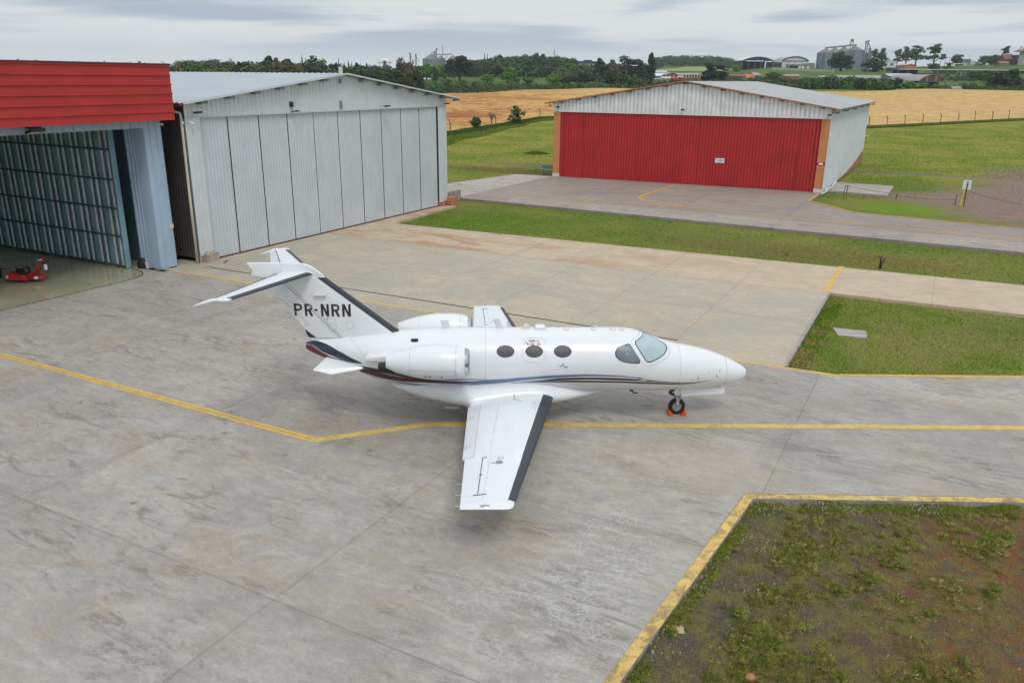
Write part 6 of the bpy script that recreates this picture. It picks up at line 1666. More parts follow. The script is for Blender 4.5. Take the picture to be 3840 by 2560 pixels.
# ------------------------------------------------------------------ far buildings
def site(p, d, rz=0):
    """origin and axes of a far building: u to the right across the view, v away from the viewer"""
    g = place(p, d); return g, -TH*0 + atan2(RY, RX) + rz
def bldg(name, label, cat, p, d, rz=0, group=None, base=None):
    g, a = site(p, d, rz)
    if base is not None: g.z = level(p, base, d)
    return thing(name, label, cat, tuple(g), a, group), 1.0
def px(n, d): return n/3145*d          # width of n picture columns at a distance
def pz(n, d): return n/3312*d
def gable(B, u0, u1, v0, v1, h, rise, wall, roof, along='u', over=.4, dark_front=None):
    m = MB(); um, vm = (u0+u1)/2, (v0+v1)/2
    m.quad((u0,v0,-1),(u1,v0,-1),(u1,v0,h),(u0,v0,h)); m.quad((u0,v1,-1),(u1,v1,-1),(u1,v1,h),(u0,v1,h))
    m.quad((u0,v0,-1),(u0,v1,-1),(u0,v1,h),(u0,v0,h)); m.quad((u1,v0,-1),(u1,v1,-1),(u1,v1,h),(u1,v0,h))
    if along == 'u':
        for u in (u0, u1): m.poly([(u,v0,h),(u,v1,h),(u,vm,h+rise)])
    else:
        for v in (v0, v1): m.poly([(u0,v,h),(u1,v,h),(um,v,h+rise)])
    w = m.build('wall', wall, B); m = MB(); e = over
    if along == 'u':
        k = rise/((v1-v0)/2)*e
        m.hexa([(u0-e,v0-e,h-k-.1),(u1+e,v0-e,h-k-.1),(u1+e,vm,h+rise-.1),(u0-e,vm,h+rise-.1),(u0-e,v0-e,h-k+.12),(u1+e,v0-e,h-k+.12),(u1+e,vm,h+rise+.12),(u0-e,vm,h+rise+.12)])
        m.hexa([(u0-e,vm,h+rise-.1),(u1+e,vm,h+rise-.1),(u1+e,v1+e,h-k-.1),(u0-e,v1+e,h-k-.1),(u0-e,vm,h+rise+.12),(u1+e,vm,h+rise+.12),(u1+e,v1+e,h-k+.12),(u0-e,v1+e,h-k+.12)])
    else:
        k = rise/((u1-u0)/2)*e
        m.hexa([(u0-e,v0-e,h-k-.1),(um,v0-e,h+rise-.1),(um,v1+e,h+rise-.1),(u0-e,v1+e,h-k-.1),(u0-e,v0-e,h-k+.12),(um,v0-e,h+rise+.12),(um,v1+e,h+rise+.12),(u0-e,v1+e,h-k+.12)])
        m.hexa([(um,v0-e,h+rise-.1),(u1+e,v0-e,h-k-.1),(u1+e,v1+e,h-k-.1),(um,v1+e,h+rise-.1),(um,v0-e,h+rise+.12),(u1+e,v0-e,h-k+.12),(u1+e,v1+e,h-k+.12),(um,v1+e,h+rise+.12)])
    return w, m.build('roof', roof, B)
def windows(parent, u0, u1, n, z0, z1, v, mat=None, gap=.35, name='window'):
    w = (u1-u0)/n
    for k in range(n):
        m = MB(); m.box(u0+w*(k+gap/2), u0+w*(k+1-gap/2), v-.12, v-.03, z0, z1); m.build(name, mat or M['window_dark'], parent)
def slab_block(B, u0, u1, v0, v1, h, wall, roof, over=.3):
    m = MB(); m.box(u0,u1,v0,v1,-1,h); w = m.build('wall', wall, B); m = MB(); m.box(u0-over,u1+over,v0-over,v1+over,h,h+.3); return w, m.build('roof', roof, B)
def arch(B, u0, u1, v0, v1, h, rise, roof, n=18, th=.5, name='roof'):
    m = MB(); secs = []
    W2 = (u1-u0)/2; Rr = (W2*W2+rise*rise)/(2*rise); a = math.asin(min(1, W2/Rr)); um = (u0+u1)/2
    o = [(um+Rr*sin(-a+2*a*k/n), h+rise-Rr+Rr*cos(-a+2*a*k/n)) for k in range(n+1)]
    for A, C in zip(o[:-1], o[1:]):
        m.hexa([(A[0],v0,A[1]),(C[0],v0,C[1]),(C[0],v1,C[1]),(A[0],v1,A[1]),(A[0],v0,A[1]+th),(C[0],v0,C[1]+th),(C[0],v1,C[1]+th),(A[0],v1,A[1]+th)])
    return m.build(name, roof, B), o
# red factory
B, _ = bldg('red_factory', 'long low red factory with a pale roof and a row of dark windows', 'factory', 2487, 600, 0, None, 301)
w, r = gable(B, 0, px(44,600), 0, 16, pz(20,600), pz(8,600), M['wall_red'], M['gray_roof'], 'v')
m = MB()
for u in (0.1, px(15,600), px(30,600), px(44,600)-.1): m.box(u-.15,u+.15,-.15,-.02,0,pz(20,600))
m.box(0,px(44,600),-.14,-.02,pz(9,600),pz(9,600)+.25); m.build('white_frame', M['wall_white'], w)
w, r = gable(B, px(44,600)+.1, px(145,600), 1.5, 13, pz(21,600), pz(6,600), M['wall_white'], M['gray_roof'], 'u')
m = MB(); m.box(px(44,600)+.2,px(145,600),1.3,1.49,-1,pz(11,600)); m.build('red_plinth', M['wall_red'], w)
windows(w, px(66,600), px(140,600), 7, pz(12,600), pz(19,600), 1.45, None, .4)
B, _ = bldg('metal_shed', 'pale blue-grey roofed shed behind the poplar, upper of two', 'shed', 2440, 660, 0, None, 300)
gable(B, 0, px(50,660), 0, 14, pz(27,660), pz(9,660), M['wall_gray'], M['roof_metal'], 'u')
B, _ = bldg('metal_shed', 'white roofed shed in front of the upper blue-grey one beside the poplar', 'shed', 2438, 625, 0, None, 300)
gable(B, 0, px(46,625), 0, 9, pz(16,625), pz(8,625), M['wall_gray'], M['white_roof'], 'u')
B, _ = bldg('white_shed', 'small white shed directly below the red factory gable', 'shed', 2472, 570, 0, None, 301)
gable(B, 0, px(33,570), 0, 5, pz(9,570), pz(3,570), M['wall_white'], M['white_roof'], 'u')
# open arched hall and the white one
B, _ = bldg('arched_hall', 'open dark-fronted hall with a white arched roof on the hill', 'hall', 2768, 900, 0, None, 257)
u1 = px(118,900); h = pz(29,900); rise = pz(14,900)
r, o = arch(B, 0, u1, 0, 34, h, rise, M['white_roof'])
m = MB(); m.poly([(o[0][0],1,h)]+[(a,1,b) for a,b in o]+[(o[-1][0],1,h)]); m.build('gable_screen', paint('gable_navy', (.035,.045,.085), .7), B)
m = MB(); m.box(0,u1,33,33.5,-2,h); m.build('rear_wall', M['wall_dark'], B); m = MB(); m.box(-.2,0,1,33,h*.35,h); m.build('side_wall', M['wall_dark'], B)
for k in range(6): m = MB(); m.box(u1*k/5-.18,u1*k/5+.18,.2,.7,-2,h+.2); m.build('column', M['silo_metal'], B)
w, r2 = slab_block(B, u1+.1, u1+px(32,900), 2, 30, h*.86, M['wall_gray'], M['white_roof'])
m = MB(); m.box(u1+.3,u1+px(32,900)-.3,1.8,2.0,-1,h*.75); m.build('dark_opening', M['wall_dark'], w)
B, _ = bldg('arched_hall', 'white-walled hall with a brown-edged arched roof left of the silos', 'hall', 2916, 905, 0, None, 256)
u1 = px(98,905); h = pz(27,905); rise = pz(14,905)
r, o = arch(B, 0, u1, 0, 36, h, rise, M['gray_roof']); r3, _ = arch(B, -.3, u1+.3, -.3, .5, h, rise+.1, M['wall_brick'], th=.8, name='roof_edge')
m = MB(); m.poly([(a,.6,b) for a,b in o]); m.box(0,u1,.6,35,-2,h); w = m.build('wall', M['wall_white'], B)
m = MB(); m.box(0,u1,.35,.55,h-.6,h+.2); m.build('trim', M['wall_brick'], w)
for k in range(1,4): m = MB(); m.box(u1*k/4-.15,u1*k/4+.15,.35,.55,-1,h-.6); m.build('column', M['wall_gray'], w)
w, r = slab_block(B, u1, u1+px(26,905), 2, 30, h*.72, M['wall_white'], M['gray_roof']); windows(w, u1+1, u1+px(24,905), 4, h*.42, h*.6, 1.95)
# office
B, _ = bldg('office_block', 'low dark grey office block in front of the white arched hall', 'office', 2945, 840, 0, None, 269)
w, r = slab_block(B, 0, px(62,840), 0, 12, pz(26,840), M['wall_gray'], M['wall_gray'], .05); w2, r = slab_block(B, px(62,840)+.05, px(96,840), 1, 12, pz(29,840), M['wall_gray'], M['wall_gray'], .05)
m = MB(); m.box(.4,px(31,840),-.12,-.03,pz(10,840),pz(22,840)); m.build('glass_front', M['window_dark'], w)
for u in (34, 46): m = MB(); m.box(px(u,840),px(u+8,840),-.1,-.03,pz(9,840),pz(20,840)); m.build('window', M['wall_white'], w)
m = MB(); m.box(px(67,840),px(75,840),.88,.97,pz(9,840),pz(20,840)); m.build('window', M['wall_white'], w2)
# silos
def silo(p, d, wpx, top, eave, base, label, group):
    g = place(p, d); g.z = level(p, base, d); r = px(wpx, d)/2
    B = thing('grain_silo', label, 'silo', tuple(g), 0, group); hh = pz(base-eave, d); rr = pz(eave-top, d)
    m = MB(); m.lathe([(-2,r),(hh,r)], (0,0,0), (0,0,1), 28); m.build('barrel', M['silo_metal'], B, 30)
    m = MB(); m.lathe([(hh-.1,r*1.03),(hh,r*1.03),(hh+rr*.97,r*.08),(hh+rr,r*.08),(hh+rr,0)], (0,0,0), (0,0,1), 28); m.build('cone_roof', M['silo_roof'], B)
    m = MB()
    for k in range(18): a = 2*pi*k/18; m.box(cos(a)*r*1.005-.12, cos(a)*r*1.005+.12, sin(a)*r*1.005-.12, sin(a)*r*1.005+.12, -1, hh)
    m.build('stiffener', M['wall_gray'], B)
    m = MB(); m.beam((-.3,-r-.2,0),(-.3,-r-.2,hh),.15); m.beam((.3,-r-.2,0),(.3,-r-.2,hh),.15); m.build('ladder', M['dark_steel'], B)
for p, w_, t, e, l in ((3073,58,183,200,'leftmost big grain silo under the overhead conveyor'),(3106,50,179,199,'second big grain silo from the left under the conveyor'),(3140,52,177,196,'third big grain silo, mostly behind the large dark tree'),(3180,66,175,192,'rightmost and widest big grain silo under the conveyor')):
    silo(p, 850, w_, t, e, 264, l, 'big grain silos on the hill')
silo(3230, 860, 30, 199, 200, 262, 'narrow flat-topped steel bin right of the big silos', None)
def span(p, d, y): g = place(p, d); return Vector((g.x, g.y, level(p, y, d)))
def steelwork(name, label, cat, beams, mat=None, w=.5):
    a0 = beams[0][0]; o = span(*a0); o.z = place(a0[0], a0[1]).z; T = thing(name, label, cat, tuple(o))
    for i, (nm, a, b, ww) in enumerate(beams):
        pass
    return T
CV = thing('overhead_conveyor', 'covered conveyor running along the tops of the big silos to a head house', 'conveyor', tuple(span(3125,850,262)))
def cpart(nm, a, b, w, mat=None, T=CV, h=None): m = MB(); m.beam(a, b, w, h); return m.build(nm, mat or M['wall_gray'], T, off=tuple(T.location))
cpart('gallery', span(3070,850,182), span(3184,850,171), 1.5); cpart('head_house', span(3166,850,152), span(3166,850,159), 2.6); cpart('tower_leg', span(3161,850,158), span(3161,850,182), .6); cpart('tower_leg', span(3170,850,158), span(3170,850,182), .6); cpart('chute', span(3165,850,160), span(3152,850,175), .5)
for p in (3073,3106,3140,3180): cpart('spout', span(p,850,181.5-(p-3070)*.096), span(p,850,186), .7)
m = MB(); q = span(3166,850,153); m.hexa([q+Vector(v) for v in ((-2,-2,0),(2,-2,0),(2,2,0),(-2,2,0),(-.3,-.3,1.6),(.3,-.3,1.6),(.3,.3,1.6),(-.3,.3,1.6))]); m.build('head_roof', M['wall_gray'], CV, off=tuple(CV.location))
ET = thing('elevator_tower', 'twin-legged grain elevator tower at the right end of the silos', 'elevator tower', tuple(span(3222,845,262)))
for p, y in ((3218,161),(3225,157)): cpart('leg', span(p,845,262), span(p,845,y), 1.0, M['wall_gray'], ET)
cpart('head', span(3215,845,160), span(3230,845,156), 1.5, M['wall_gray'], ET); cpart('chute', span(3226,845,160), span(3236,845,183), .6, M['wall_gray'], ET); cpart('platform', span(3213,845,166), span(3230,845,166), .5, M['wall_gray'], ET); cpart('hopper', span(3236,845,200), span(3236,845,182), 2.4, M['silo_metal'], ET)
# silos on the left skyline
silo(1611, 1100, 68, 203, 223, 240, 'broad grain silo with a big conical roof on the left skyline', None)
silo(1645, 1120, 34, 209, 222, 240, 'small conical silo roof directly right of the broad left silo', None)
silo(1690, 1120, 36, 208, 222, 240, 'small conical silo roof beside the umbrella araucaria', None)
LC = thing('overhead_conveyor', 'elevator leg and gantry above the silos on the left skyline', 'conveyor', tuple(span(1628,1100,240)))
cpart('elevator_leg', span(1628,1095,222), span(1628,1095,185), 1.3, None, LC); cpart('head', span(1626,1095,186), span(1633,1095,186), 2.4, None, LC); cpart('short_leg', span(1621,1095,215), span(1621,1095,193), 1.3, None, LC); cpart('gantry', span(1630,1095,206), span(1688,1095,205), 1.2, None, LC); cpart('gantry', span(1609,1095,200), span(1627,1095,201), 1.0, None, LC)
for p in (1663,1668): cpart('trestle', span(p,1095,206), span(p,1095,222), .4, None, LC)
MS = thing('radio_mast', 'thin radio mast above the gantry of the left silos', 'mast', tuple(span(1652,1110,230))); cpart('pole', span(1652,1110,235), span(1652,1110,172), .55, None, MS)
for p, y0, y1, l in ((1531,201,245,'tall thin elevator leg left of the left silos'),(1552,205,245,'slightly shorter elevator leg with a stay, between the tall one and the silos')):
    T = thing('grain_elevator', l, 'elevator leg', tuple(span(p,900,y1))); cpart('casing', span(p,900,y1), span(p,900,y0), 1.1, None, T); cpart('head', span(p,900,y0+3), span(p,900,y0-1), 1.6, None, T); cpart('chute', span(p,900,y0+5), span(p+12,900,y0+30), .35, None, T)
T = thing('grain_elevator', 'stumpy elevator cone between the two thin legs', 'elevator leg', tuple(span(1540,900,245))); cpart('casing', span(1540,900,242), span(1540,900,226), 1.1, None, T); cpart('hopper', span(1540,900,240), span(1540,900,234), 1.8, None, T)
# roofed platform
B, _ = bldg('roofed_platform', 'skeletal roofed platform of concrete on the skyline left of the brown tree', 'building', 1436, 700, 0, None, 246)
m = MB(); W_ = px(23,700); m.poly([(-W_,-4,pz(17,700)),(W_,-4,pz(17,700)),(W_*.5,0,pz(25,700)),(-W_*.3,0,pz(25,700))]); m.poly([(-W_,4,pz(17,700)),(-W_*.3,0,pz(25,700)),(W_*.5,0,pz(25,700)),(W_,4,pz(17,700))]); m.poly([(-W_,-4,pz(17,700)),(-W_*.3,0,pz(25,700)),(-W_,4,pz(17,700))]); m.poly([(W_,-4,pz(17,700)),(W_,4,pz(17,700)),(W_*.5,0,pz(25,700))]); m.build('roof', M['wall_white'], B)
for u in (-.85,-.25,.3,.85): m = MB(); m.box(W_*u-.2,W_*u+.2,-3.6,-3.2,-4,pz(17,700)); m.build('column', M['wall_white'], B)
m = MB(); m.box(-W_,W_,-4,4,pz(9,700),pz(9,700)+.4); m.build('deck', M['wall_gray'], B); m = MB(); m.box(-W_*.2,W_*.2,-2,1,-4,pz(17,700)); m.build('stair_core', M['wall_gray'], B)
B, _ = bldg('small_block', 'small flat-roofed grey block just left of the brown tree on the skyline', 'building', 1484, 760, 0, None, 245); slab_block(B, -px(6,760), px(6,760), 0, 6, pz(18,760), M['wall_gray'], M['wall_white'])
B, _ = bldg('white_pillar', 'white concrete pillar rising right behind the grey roof ridge', 'pillar', 1269, 200, 0, None, 300); m = MB(); m.box(-.43,.43,-.3,.3,-3,pz(48,200)); m.build('shaft', M['wall_white'], B); m = MB(); m.box(-.46,.46,-.33,.33,pz(48,200),pz(52,200)); m.build('cap', M['wall_gray'], B)
# pylon
PY = thing('power_pylon', 'thin lattice power pylon on the skyline right of the wooded hill', 'pylon', tuple(span(2067,1500,232)))
for s_ in (-1,1): cpart('leg', span(2067+s_*3.6,1500,234), span(2067,1500,186), .45, M['wall_gray'], PY)
for y, w_ in ((195,3.6),(205,4),(214,4)): cpart('arm', span(2067-w_,1500,y), span(2067+w_,1500,y), .45, M['wall_gray'], PY)
for y0, y1 in ((232,222),(222,212),(212,202)): f = (y0-186)/48*3.6; g_ = (y1-186)/48*3.6; cpart('brace', span(2067-f,1500,y0), span(2067+g_,1500,y1), .3, M['wall_gray'], PY)
# navy-roofed factory
B, _ = bldg('navy_factory', 'long factory with a navy blue roof band and white wall behind the trees', 'factory', 2118, 1050, 0, None, 268)
slab_block(B, 0, px(128,1050), 0, 30, pz(30,1050), M['wall_white'], M['navy_roof']); m = MB(); m.box(-.5,px(128,1050)+.5,-.6,30,pz(29,1050),pz(38,1050)); m.box(px(62,1050),px(90,1050),2,20,pz(38,1050),pz(43,1050)); m.build('roof_band', M['navy_roof'], B)
B, _ = bldg('white_shed', 'long low white building under the airy dark tree on the green slope', 'shed', 2212, 720, 0, None, 284); slab_block(B, 0, px(60,720), 0, 8, pz(12,720), M['wall_white'], M['gray_roof'])
# houses and sheds on the right
B, _ = bldg('tiled_house', 'low long house with a tiled roof and an orange end below the open arched hall', 'house', 2722, 620, 0, None, 303)
gable(B, 0, px(62,620), 0, 9, pz(18,620), pz(6,620), M['wood'], M['tile'], 'u'); w, r = gable(B, px(64,620), px(97,620), -1, 8, pz(12,620), pz(13,620), M['wall_gray'], M['wall_orange'], 'u', .6)
B, _ = bldg('gray_shed', 'small grey-roofed shed right of the tiled house', 'shed', 2820, 640, .5, None, 296); gable(B, 0, px(30,640), 0, 9, pz(14,640), pz(10,640), M['wall_gray'], M['gray_roof'], 'u')
B, _ = bldg('orange_block', 'flat orange building with a grey roof below the office block', 'building', 2917, 600, -.12, None, 305); w, r = gable(B, 0, px(68,600), 0, 14, pz(20,600), pz(6,600), M['wall_orange'], M['gray_roof'], 'u', .3)
m = MB(); m.box(px(33,600),px(33,600)+.2,-.1,-.02,-1,pz(20,600)); m.build('joint', M['wall_gray'], w)
B, _ = bldg('white_box', 'white box-shaped building left of the gum trees', 'building', 3308, 800, .35, None, 256); w, r = slab_block(B, 0, px(40,800), 0, 14, pz(26,800), M['wall_white'], M['white_roof']); windows(w, px(8,800), px(34,800), 1, pz(8,800), pz(19,800), 0, M['wall_gray'])
B, _ = bldg('orange_barn', 'orange barn with a shallow gable under the gum trees', 'barn', 3374, 720, .1, None, 261); w, r = gable(B, 0, px(46,720), 0, 14, pz(15,720), pz(5,720), M['wall_orange'], M['gray_roof'], 'v')
B, _ = bldg('dark_shed', 'low dark lean-to left of the orange barn', 'shed', 3322, 700, 0, None, 264); slab_block(B, 0, px(52,700), 0, 8, pz(9,700), M['wall_dark'], M['gray_roof'])
B, _ = bldg('long_shed', 'very long open-sided shed with a white roof edge across the right hillside', 'shed', 3352, 650, 0, None, 281)
U = px(520,650); m = MB(); m.box(0,U,0,12,pz(20,650),pz(22,650)); m.build('roof', M['gray_roof'], B); m = MB(); m.box(0,U,-.3,0,pz(19.5,650),pz(22,650)); m.build('roof_edge', M['wall_white'], B)
m = MB(); m.box(0,px(95,650),9,9.4,-2,pz(20,650)); m.build('rear_wall', M['wall_dark'], B); m = MB(); m.box(px(330,650),U,9,9.4,-2,pz(20,650)); m.build('rear_wall', M['wall_dark'], B); m = MB(); m.box(px(140,650),px(330,650),3,3.4,-2,pz(19,650)); w = m.build('wall', M['wall_gray'], B)
m = MB(); m.box(px(225,650),px(262,650),2.6,2.9,pz(1,650),pz(14,650)); m.build('white_frame', M['wall_white'], w); windows(w, px(227,650), px(260,650), 2, pz(1,650), pz(10,650), 2.6)
for k in range(15): u = U*k/14; m = MB(); m.box(u-.15,u+.15,.2,.5,-2,pz(20,650)); m.build('post', M['wall_gray'], B)
B, _ = bldg('barrel_shed', 'barrel-roofed shed with red and grey striped end boards and blue beams', 'shed', 3437, 480, .10, None, 324)
u1 = px(105,480); h = pz(20,480); rise = pz(24,480)
r, o = arch(B, 0, u1, 0, 34, h, rise, M['gray_roof'], th=.15)
for k in range(12):
    a, b = o[k*18//12], o[min(18, (k+1)*18//12)]
    f = lambda u: h+rise-(((u1/2)**2+rise*rise)/(2*rise))+sqrt(max(0, (((u1/2)**2+rise*rise)/(2*rise))**2-(u-u1/2)**2))
    ua, ub = u1*k/12+.05, u1*(k+1)/12-.05
    m = MB(); m.poly([(ua,.3,h),(ub,.3,h),(ub,.3,f(ub)),(ua,.3,f(ua))]); m.build('end_board', (M['wall_brick'], M['wall_brick'], M['wall_dark'], M['rusty'])[k % 4], B)
m = MB(); m.box(0,u1,.0,.35,h-.5,h); 
for k in range(4): m.box(u1*k/3-.2,u1*k/3+.2,.05,.4,-1,h)
m.build('blue_frame', M['blue_paint'], B); m = MB(); m.box(.2,u1-.2,6,6.3,-1,h); m.build('dark_interior', M['wall_dark'], B)
for p, d, wd, t, l in ((3135,560,75,284,'low grey-roofed house below the large dark tree'),(3205,545,120,284,'long low grey-roofed house between the brownish bush and the barrel shed')):
    B, _ = bldg('gray_house', l, 'house', p, d, 0, None, 304); w, r = gable(B, 0, px(wd,d), 0, 11, pz(10,d), pz(11,d), M['wood'], M['gray_roof'], 'u')
    if wd < 100:
        w2, r2 = gable(B, px(20,d), px(48,d), -2, 2, pz(9,d), pz(9,d), M['wall_white'], M['gray_roof'], 'v')
B, _ = bldg('orange_shed', 'small orange wall below the long low grey-roofed house', 'shed', 3205, 500, 0, None, 306); gable(B, 0, px(34,500), 0, 5, pz(9,500), pz(3,500), M['wall_orange'], M['wall_orange'], 'u')
B, _ = bldg('metal_shed', 'pale blue metal roof between the long low house and the barrel shed', 'shed', 3322, 520, 0, None, 300); gable(B, 0, px(95,520), 0, 12, pz(14,520), pz(10,520), M['wall_gray'], M['roof_metal'], 'u')
B, _ = bldg('wooden_hut', 'small grey wooden hut at the brow of the ripe field', 'hut', 3568, 352, .1, None, 346); w, r = gable(B, 0, px(32,352), 0, 3.2, pz(14,352), pz(7,352), M['wood'], M['gray_roof'], 'u', .25)
B, _ = bldg('low_shelter', 'low grey hump of a shelter left of the wooden hut', 'shelter', 3518, 352, 0, None, 346); arch(B, 0, px(42,352), 0, 3, pz(1,352), pz(6,352), M['gray_roof'], 10, .1)
B, _ = bldg('brick_house', 'dark brick house with a reddish tiled wing on the right skyline', 'house', 3765, 880, 0, None, 240)
w, r = slab_block(B, 0, px(58,880), 0, 14, pz(32,880), M['wall_brick'], M['wall_white']); windows(w, px(22,880), px(42,880), 3, pz(10,880), pz(20,880), 0, M['wall_white'])
gable(B, -px(28,880), -.05, -2, 10, pz(18,880), pz(18,880), M['wall_brick'], M['tile'], 'u')
B, _ = bldg('white_house', 'tall white house with a wide dark hipped roof cut by the right frame edge', 'house', 3822, 860, 0, None, 240)
w, r = slab_block(B, 0, px(50,860), 0, 14, pz(45,860), M['wall_white'], M['tile'], 0); m = MB(); u0, u1, v0, v1, hz = -px(22,860), px(60,860), -3, 17, pz(45,860); m.hexa([(u0,v0,hz),(u1,v0,hz),(u1,v1,hz),(u0,v1,hz),(u0+9,5,hz+pz(19,860)),(u1-9,5,hz+pz(19,860)),(u1-9,9,hz+pz(19,860)),(u0+9,9,hz+pz(19,860))]); m.build('hipped_roof', M['tile'], B); m = MB(); m.box(-px(14,860),-px(6,860),6,9,hz,hz+pz(20,860)); m.build('chimney', M['wall_white'], B)
B, _ = bldg('wooden_shack', 'weathered wooden shack on stilts below the brick house', 'shack', 3727, 770, 0, None, 258)
w, r = gable(B, 0, px(34,770), 0, 7, pz(20,770), pz(7,770), M['wood'], M['wood'], 'u')
B, _ = bldg('blue_house', 'small flat blue-grey house behind the parked cars on the hillside', 'house', 3590, 900, 0, None, 236); w, r = slab_block(B, 0, px(28,900), 0, 9, pz(12,900), paint('wall_blue', (.2,.3,.36), .8), M['wall_gray']); windows(w, px(3,900), px(25,900), 3, pz(3,900), pz(9,900), 0)
# dirty-white vehicles: car with body, cabin and wheels
def car_mesh():
    b = MB(); b.loft([[(x, y, z) for y, z in ((-.8,.25),(-.82,.6),(-.7,hh),(.7,hh),(.82,.6),(.8,.25))] for x, hh in ((-2.1,.72),(-1.9,.85),(.9,.86),(2.0,.72),(2.1,.5))])
    c = MB(); c.loft([[(x, y*k, z) for y, z in ((-.7,.84),(-.58,t),(.58,t),(.7,.84))] for x, t, k in ((-1.75,.86,1),(-1.2,1.38,.95),(.2,1.40,.95),(.95,.86,1))])
    w = []
    for x in (-1.35,1.3):
        for y in (-.75,.75): q = MB(); q.lathe([(-.1,0),(-.1,.31),(.1,.31),(.1,0)], (x,y,.31), (0,1,0), 12); w.append(q)
    return b, c, w
CARM = None
CARPAINT = [gloss('car_white', (.62,.63,.64), .3), gloss('car_silver', (.32,.33,.35), .3), gloss('car_dark', (.04,.042,.05), .3)]
def car(p, d, base, label, group, k, rz=0, sc=1):
    global CARM
    g = place(p, d); T = thing('parked_car', label, 'car', (g.x, g.y, g.z-.1 if base is None else level(p, base, d)), atan2(RY, RX)+rz, group); T.scale = (sc,sc,sc)
    if CARM is None: b, c, w = car_mesh(); CARM = [b.build('body', CARPAINT[0], T, 40).data, c.build('cabin', M['window_dark'], T, 40).data, *[q.build('wheel', M['tyre'], T).data for q in w]]; 
    else:
        for nm, me in zip(('body','cabin','wheel','wheel','wheel','wheel'), CARM): q = bpy.data.objects.new(nm, me); COL.objects.link(q); q.parent = T
    q = [c for c in bpy.data.objects if c.parent == T and c.name.startswith('body')][0]
    q.material_slots[0].link = 'OBJECT'; q.material_slots[0].material = CARPAINT[k]
CL = ['leftmost','second','third','fourth','fifth','sixth','seventh','eighth','ninth']
for i, (p, k) in enumerate(((3547,0),(3560,0),(3571,0),(3583,0),(3602,0),(3610,1),(3628,0),(3640,2),(3652,0))): car(p, 800, 243.5-i*.4, '%s car%s in the row parked across the right hillside' % (CL[i], '' if i == 0 else ' from the left'), 'cars parked on the hillside', k, .3*(i % 3)-.3)
car(1690, 600, 298, 'white car by the park lawn under the araucaria', None, 0, .4); car(2450, 585, 300, 'white car beside the poplar, left of two', 'white cars by the small white shed', 0, .2); car(2463, 585, 299, 'white car right beside the small white shed', 'white cars by the small white shed', 0, .1)
car(3072, 640, 291, 'white car on the grass slope below the silos', None, 0, .1, 1.4)
# posts on the slope below the silos: identical little uprights
pm = None
for k in range(40):
    p = 2882+k*5.9; d = 800; y = 268-.0045*(p-2960)**2*.1+ (k/40)*16-4
    if pm is None: mm = MB(); mm.beam((0,0,-.5),(0,0,1.9),.42); pm = mm.build('slope_post', M['wall_white'], None); o = pm
    else: o = pm.copy(); COL.objects.link(o)
    g = place(p, d - k*1.6); o.location = g; tag(o, 'small white post in the even row on the grass slope below the silos', 'post', 'white posts on the slope below the silos')
for i, (p, d, y0, y1, l) in enumerate(((3521,800,250,212,'thin utility pole right of the lone tall gum'),(3537,800,248,214,'shorter utility pole second right of the lone tall gum'),(3505,820,250,228,'short pole directly beside the lone tall gum'),(3610,900,236,208,'thin pole above the small blue-grey house'))):
    m = MB(); m.beam(span(p,d,y0), span(p,d,y1), .28); a = span(p,d,y1+3); m.beam(a-Vector((RX,RY,0))*1.0, a+Vector((RX,RY,0))*1.0, .18); tag(m.build('utility_pole', M['wood'], None), l, 'pole')
# pale sand bunker on the park lawn
m = MB(); secs = [[],[]]
c = [m.vert(tuple(place(1592+sx*15, 640+sy*16)+Vector((0,0,.25)))) for sx, sy in [(cos(t)*(1+.2*sin(3*t)), sin(t)) for t in [2*pi*k/20 for k in range(20)]]]
m.face(c); structure(m.build('sand', paint('pale_sand', (.62,.62,.58), .9), None))

# ------------------------------------------------------------------ sky, light, camera
w = bpy.data.worlds.new('World'); SC.world = w; w.use_nodes = True
nt = w.node_tree; N = nt.nodes; LK = nt.links
bg = N['Background']
sky = N.new('ShaderNodeTexSky'); sky.sky_type = 'NISHITA'; sky.sun_disc = False
SUN_EL = radians(56)
sky.sun_elevation = SUN_EL; sky.air_density = 1.2; sky.dust_density = 2.5; sky.ozone_density = 1.2
tc = N.new('ShaderNodeTexCoord')
def wn(scale, vec, detail=5, rough=.55, dist=0):
    x = N.new('ShaderNodeTexNoise'); x.inputs['Scale'].default_value = scale; x.inputs['Detail'].default_value = detail; x.inputs['Roughness'].default_value = rough; x.inputs['Distortion'].default_value = dist; LK.new(vec, x.inputs['Vector']); return x.outputs['Fac']
def wm(scale, loc=(0,0,0)):
    mp = N.new('ShaderNodeMapping'); LK.new(tc.outputs['Generated'], mp.inputs[0]); mp.inputs['Scale'].default_value = scale; mp.inputs['Location'].default_value = loc; return mp.outputs[0]
def wr(f, a, b, c=0, d=1):
    r = N.new('ShaderNodeMapRange'); r.interpolation_type = 'SMOOTHSTEP'; LK.new(f, r.inputs[0])
    for i, v in enumerate((a,b,c,d)): r.inputs[i+1].default_value = v
    return r.outputs[0]
def wmix(f, a, b, blend='MIX'):
    m_ = N.new('ShaderNodeMix'); m_.data_type = 'RGBA'; m_.blend_type = blend
    for s_, v in ((m_.inputs['Factor'], f), (m_.inputs[6], a), (m_.inputs[7], b)):
        if isinstance(v, bpy.types.NodeSocket): LK.new(v, s_)
        else: s_.default_value = (*v, 1) if isinstance(v, tuple) else v
    return m_.outputs[2]
sx = N.new('ShaderNodeSeparateXYZ'); LK.new(tc.outputs['Generated'], sx.inputs[0])
cl = wn(2.6, wm((1,1,11)), 5, .55, .3); cl2 = wn(1.5, wm((1,1,15), (3,1,2)), 4, .5, .2); cl3 = wn(7, wm((1,1,10), (1,5,2)), 6, .62, .2)
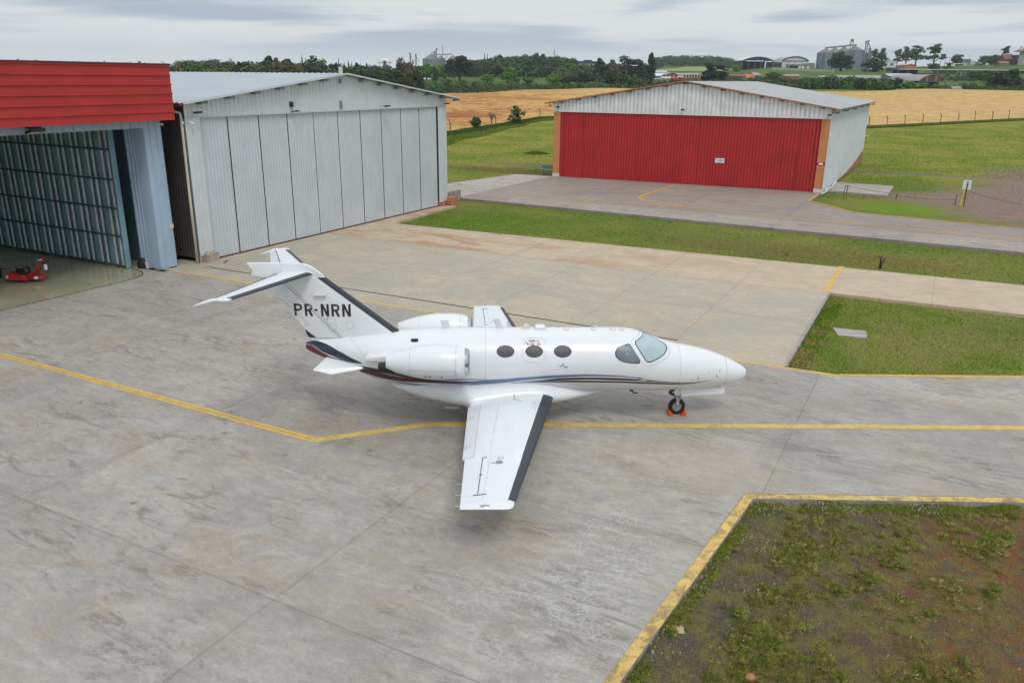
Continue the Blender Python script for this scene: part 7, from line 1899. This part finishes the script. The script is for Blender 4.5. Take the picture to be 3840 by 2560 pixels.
band = N.new('ShaderNodeMath'); band.operation = 'ADD'; LK.new(wr(cl, .36, .64), band.inputs[0]); LK.new(wr(cl2, .38, .62), band.inputs[1])
b2 = N.new('ShaderNodeMath'); b2.operation = 'MULTIPLY_ADD'; LK.new(cl3, b2.inputs[0]); b2.inputs[1].default_value = .7; LK.new(band.outputs[0], b2.inputs[2])
cloud = wmix(wr(b2.outputs[0], .75, 1.75), (4.35,5.25,6.4), (7.6,7.95,8.1))
# paler near the horizon, brighter overhead as an overcast sky is
cloud = wmix(wr(sx.outputs[2], .005, .06, .85, 0), cloud, (6.9,7.4,7.85))
zen = wmix(wr(sx.outputs[2], .10, .75), cloud, (9.2,9.6,10.2))
mixed = wmix(.93, sky.outputs[0], zen)
LK.new(mixed, bg.inputs[0]); bg.inputs[1].default_value = .09
sun = bpy.data.lights.new('sun', 'SUN'); sun.energy = 1.15; sun.angle = radians(20); sun.color = (1.0,.965,.91)
so = bpy.data.objects.new('sun', sun); COL.objects.link(so)
# the sun stands high behind the viewer's right shoulder
az = radians(-42)
dirv = Vector((cos(az)*cos(SUN_EL), sin(az)*cos(SUN_EL), sin(SUN_EL))); so.rotation_euler = dirv.to_track_quat('Z', 'Y').to_euler(); so.location = dirv*60
sky.sun_rotation = atan2(dirv.x, dirv.y)
cam = bpy.data.cameras.new('camera'); cam.sensor_width = 36; cam.lens = 28.0; cam.clip_end = 12000; cam.clip_start = .1
co = bpy.data.objects.new('camera', cam); COL.objects.link(co)
p_, r_ = radians(18.27), radians(-.56)
f3 = Vector((FX*cos(p_), FY*cos(p_), -sin(p_))); rt = Vector((RX,RY,0)); dn = f3.cross(rt)
R2 = rt*cos(r_)+dn*sin(r_); D2 = -rt*sin(r_)+dn*cos(r_)
mt = Matrix((R2, -D2, -f3)).transposed().to_4x4(); mt.translation = Vector((0,0,CAM_H)); co.matrix_world = mt
SC.camera = co
# thin air: far trees and buildings fade a little towards the sky
m = MB(); m.box(-4300, 4300, -4300, 4300, -1.5, 110)
hz_ = bpy.data.materials.new('thin_haze'); hz_.use_nodes = True; hn = hz_.node_tree
for n_ in list(hn.nodes): hn.nodes.remove(n_)
ho = hn.nodes.new('ShaderNodeOutputMaterial'); hv = hn.nodes.new('ShaderNodeVolumePrincipled')
hv.inputs['Color'].default_value = (.93,.97,1,1); hv.inputs['Density'].default_value = .0001; hv.inputs['Anisotropy'].default_value = .2
hn.links.new(hv.outputs[0], ho.inputs['Volume'])
hb = m.build('haze', hz_, None); hb['kind'] = 'stuff'
SC.view_settings.view_transform = 'Standard'; SC.view_settings.look = 'None'; SC.view_settings.exposure = .16; SC.view_settings.gamma = 1
SC.render.engine = 'CYCLES'; SC.cycles.max_bounces = 6; SC.cycles.diffuse_bounces = 3; SC.cycles.use_denoising = True
try: SC.cycles.denoiser = 'OPENIMAGEDENOISE'
except Exception: pass
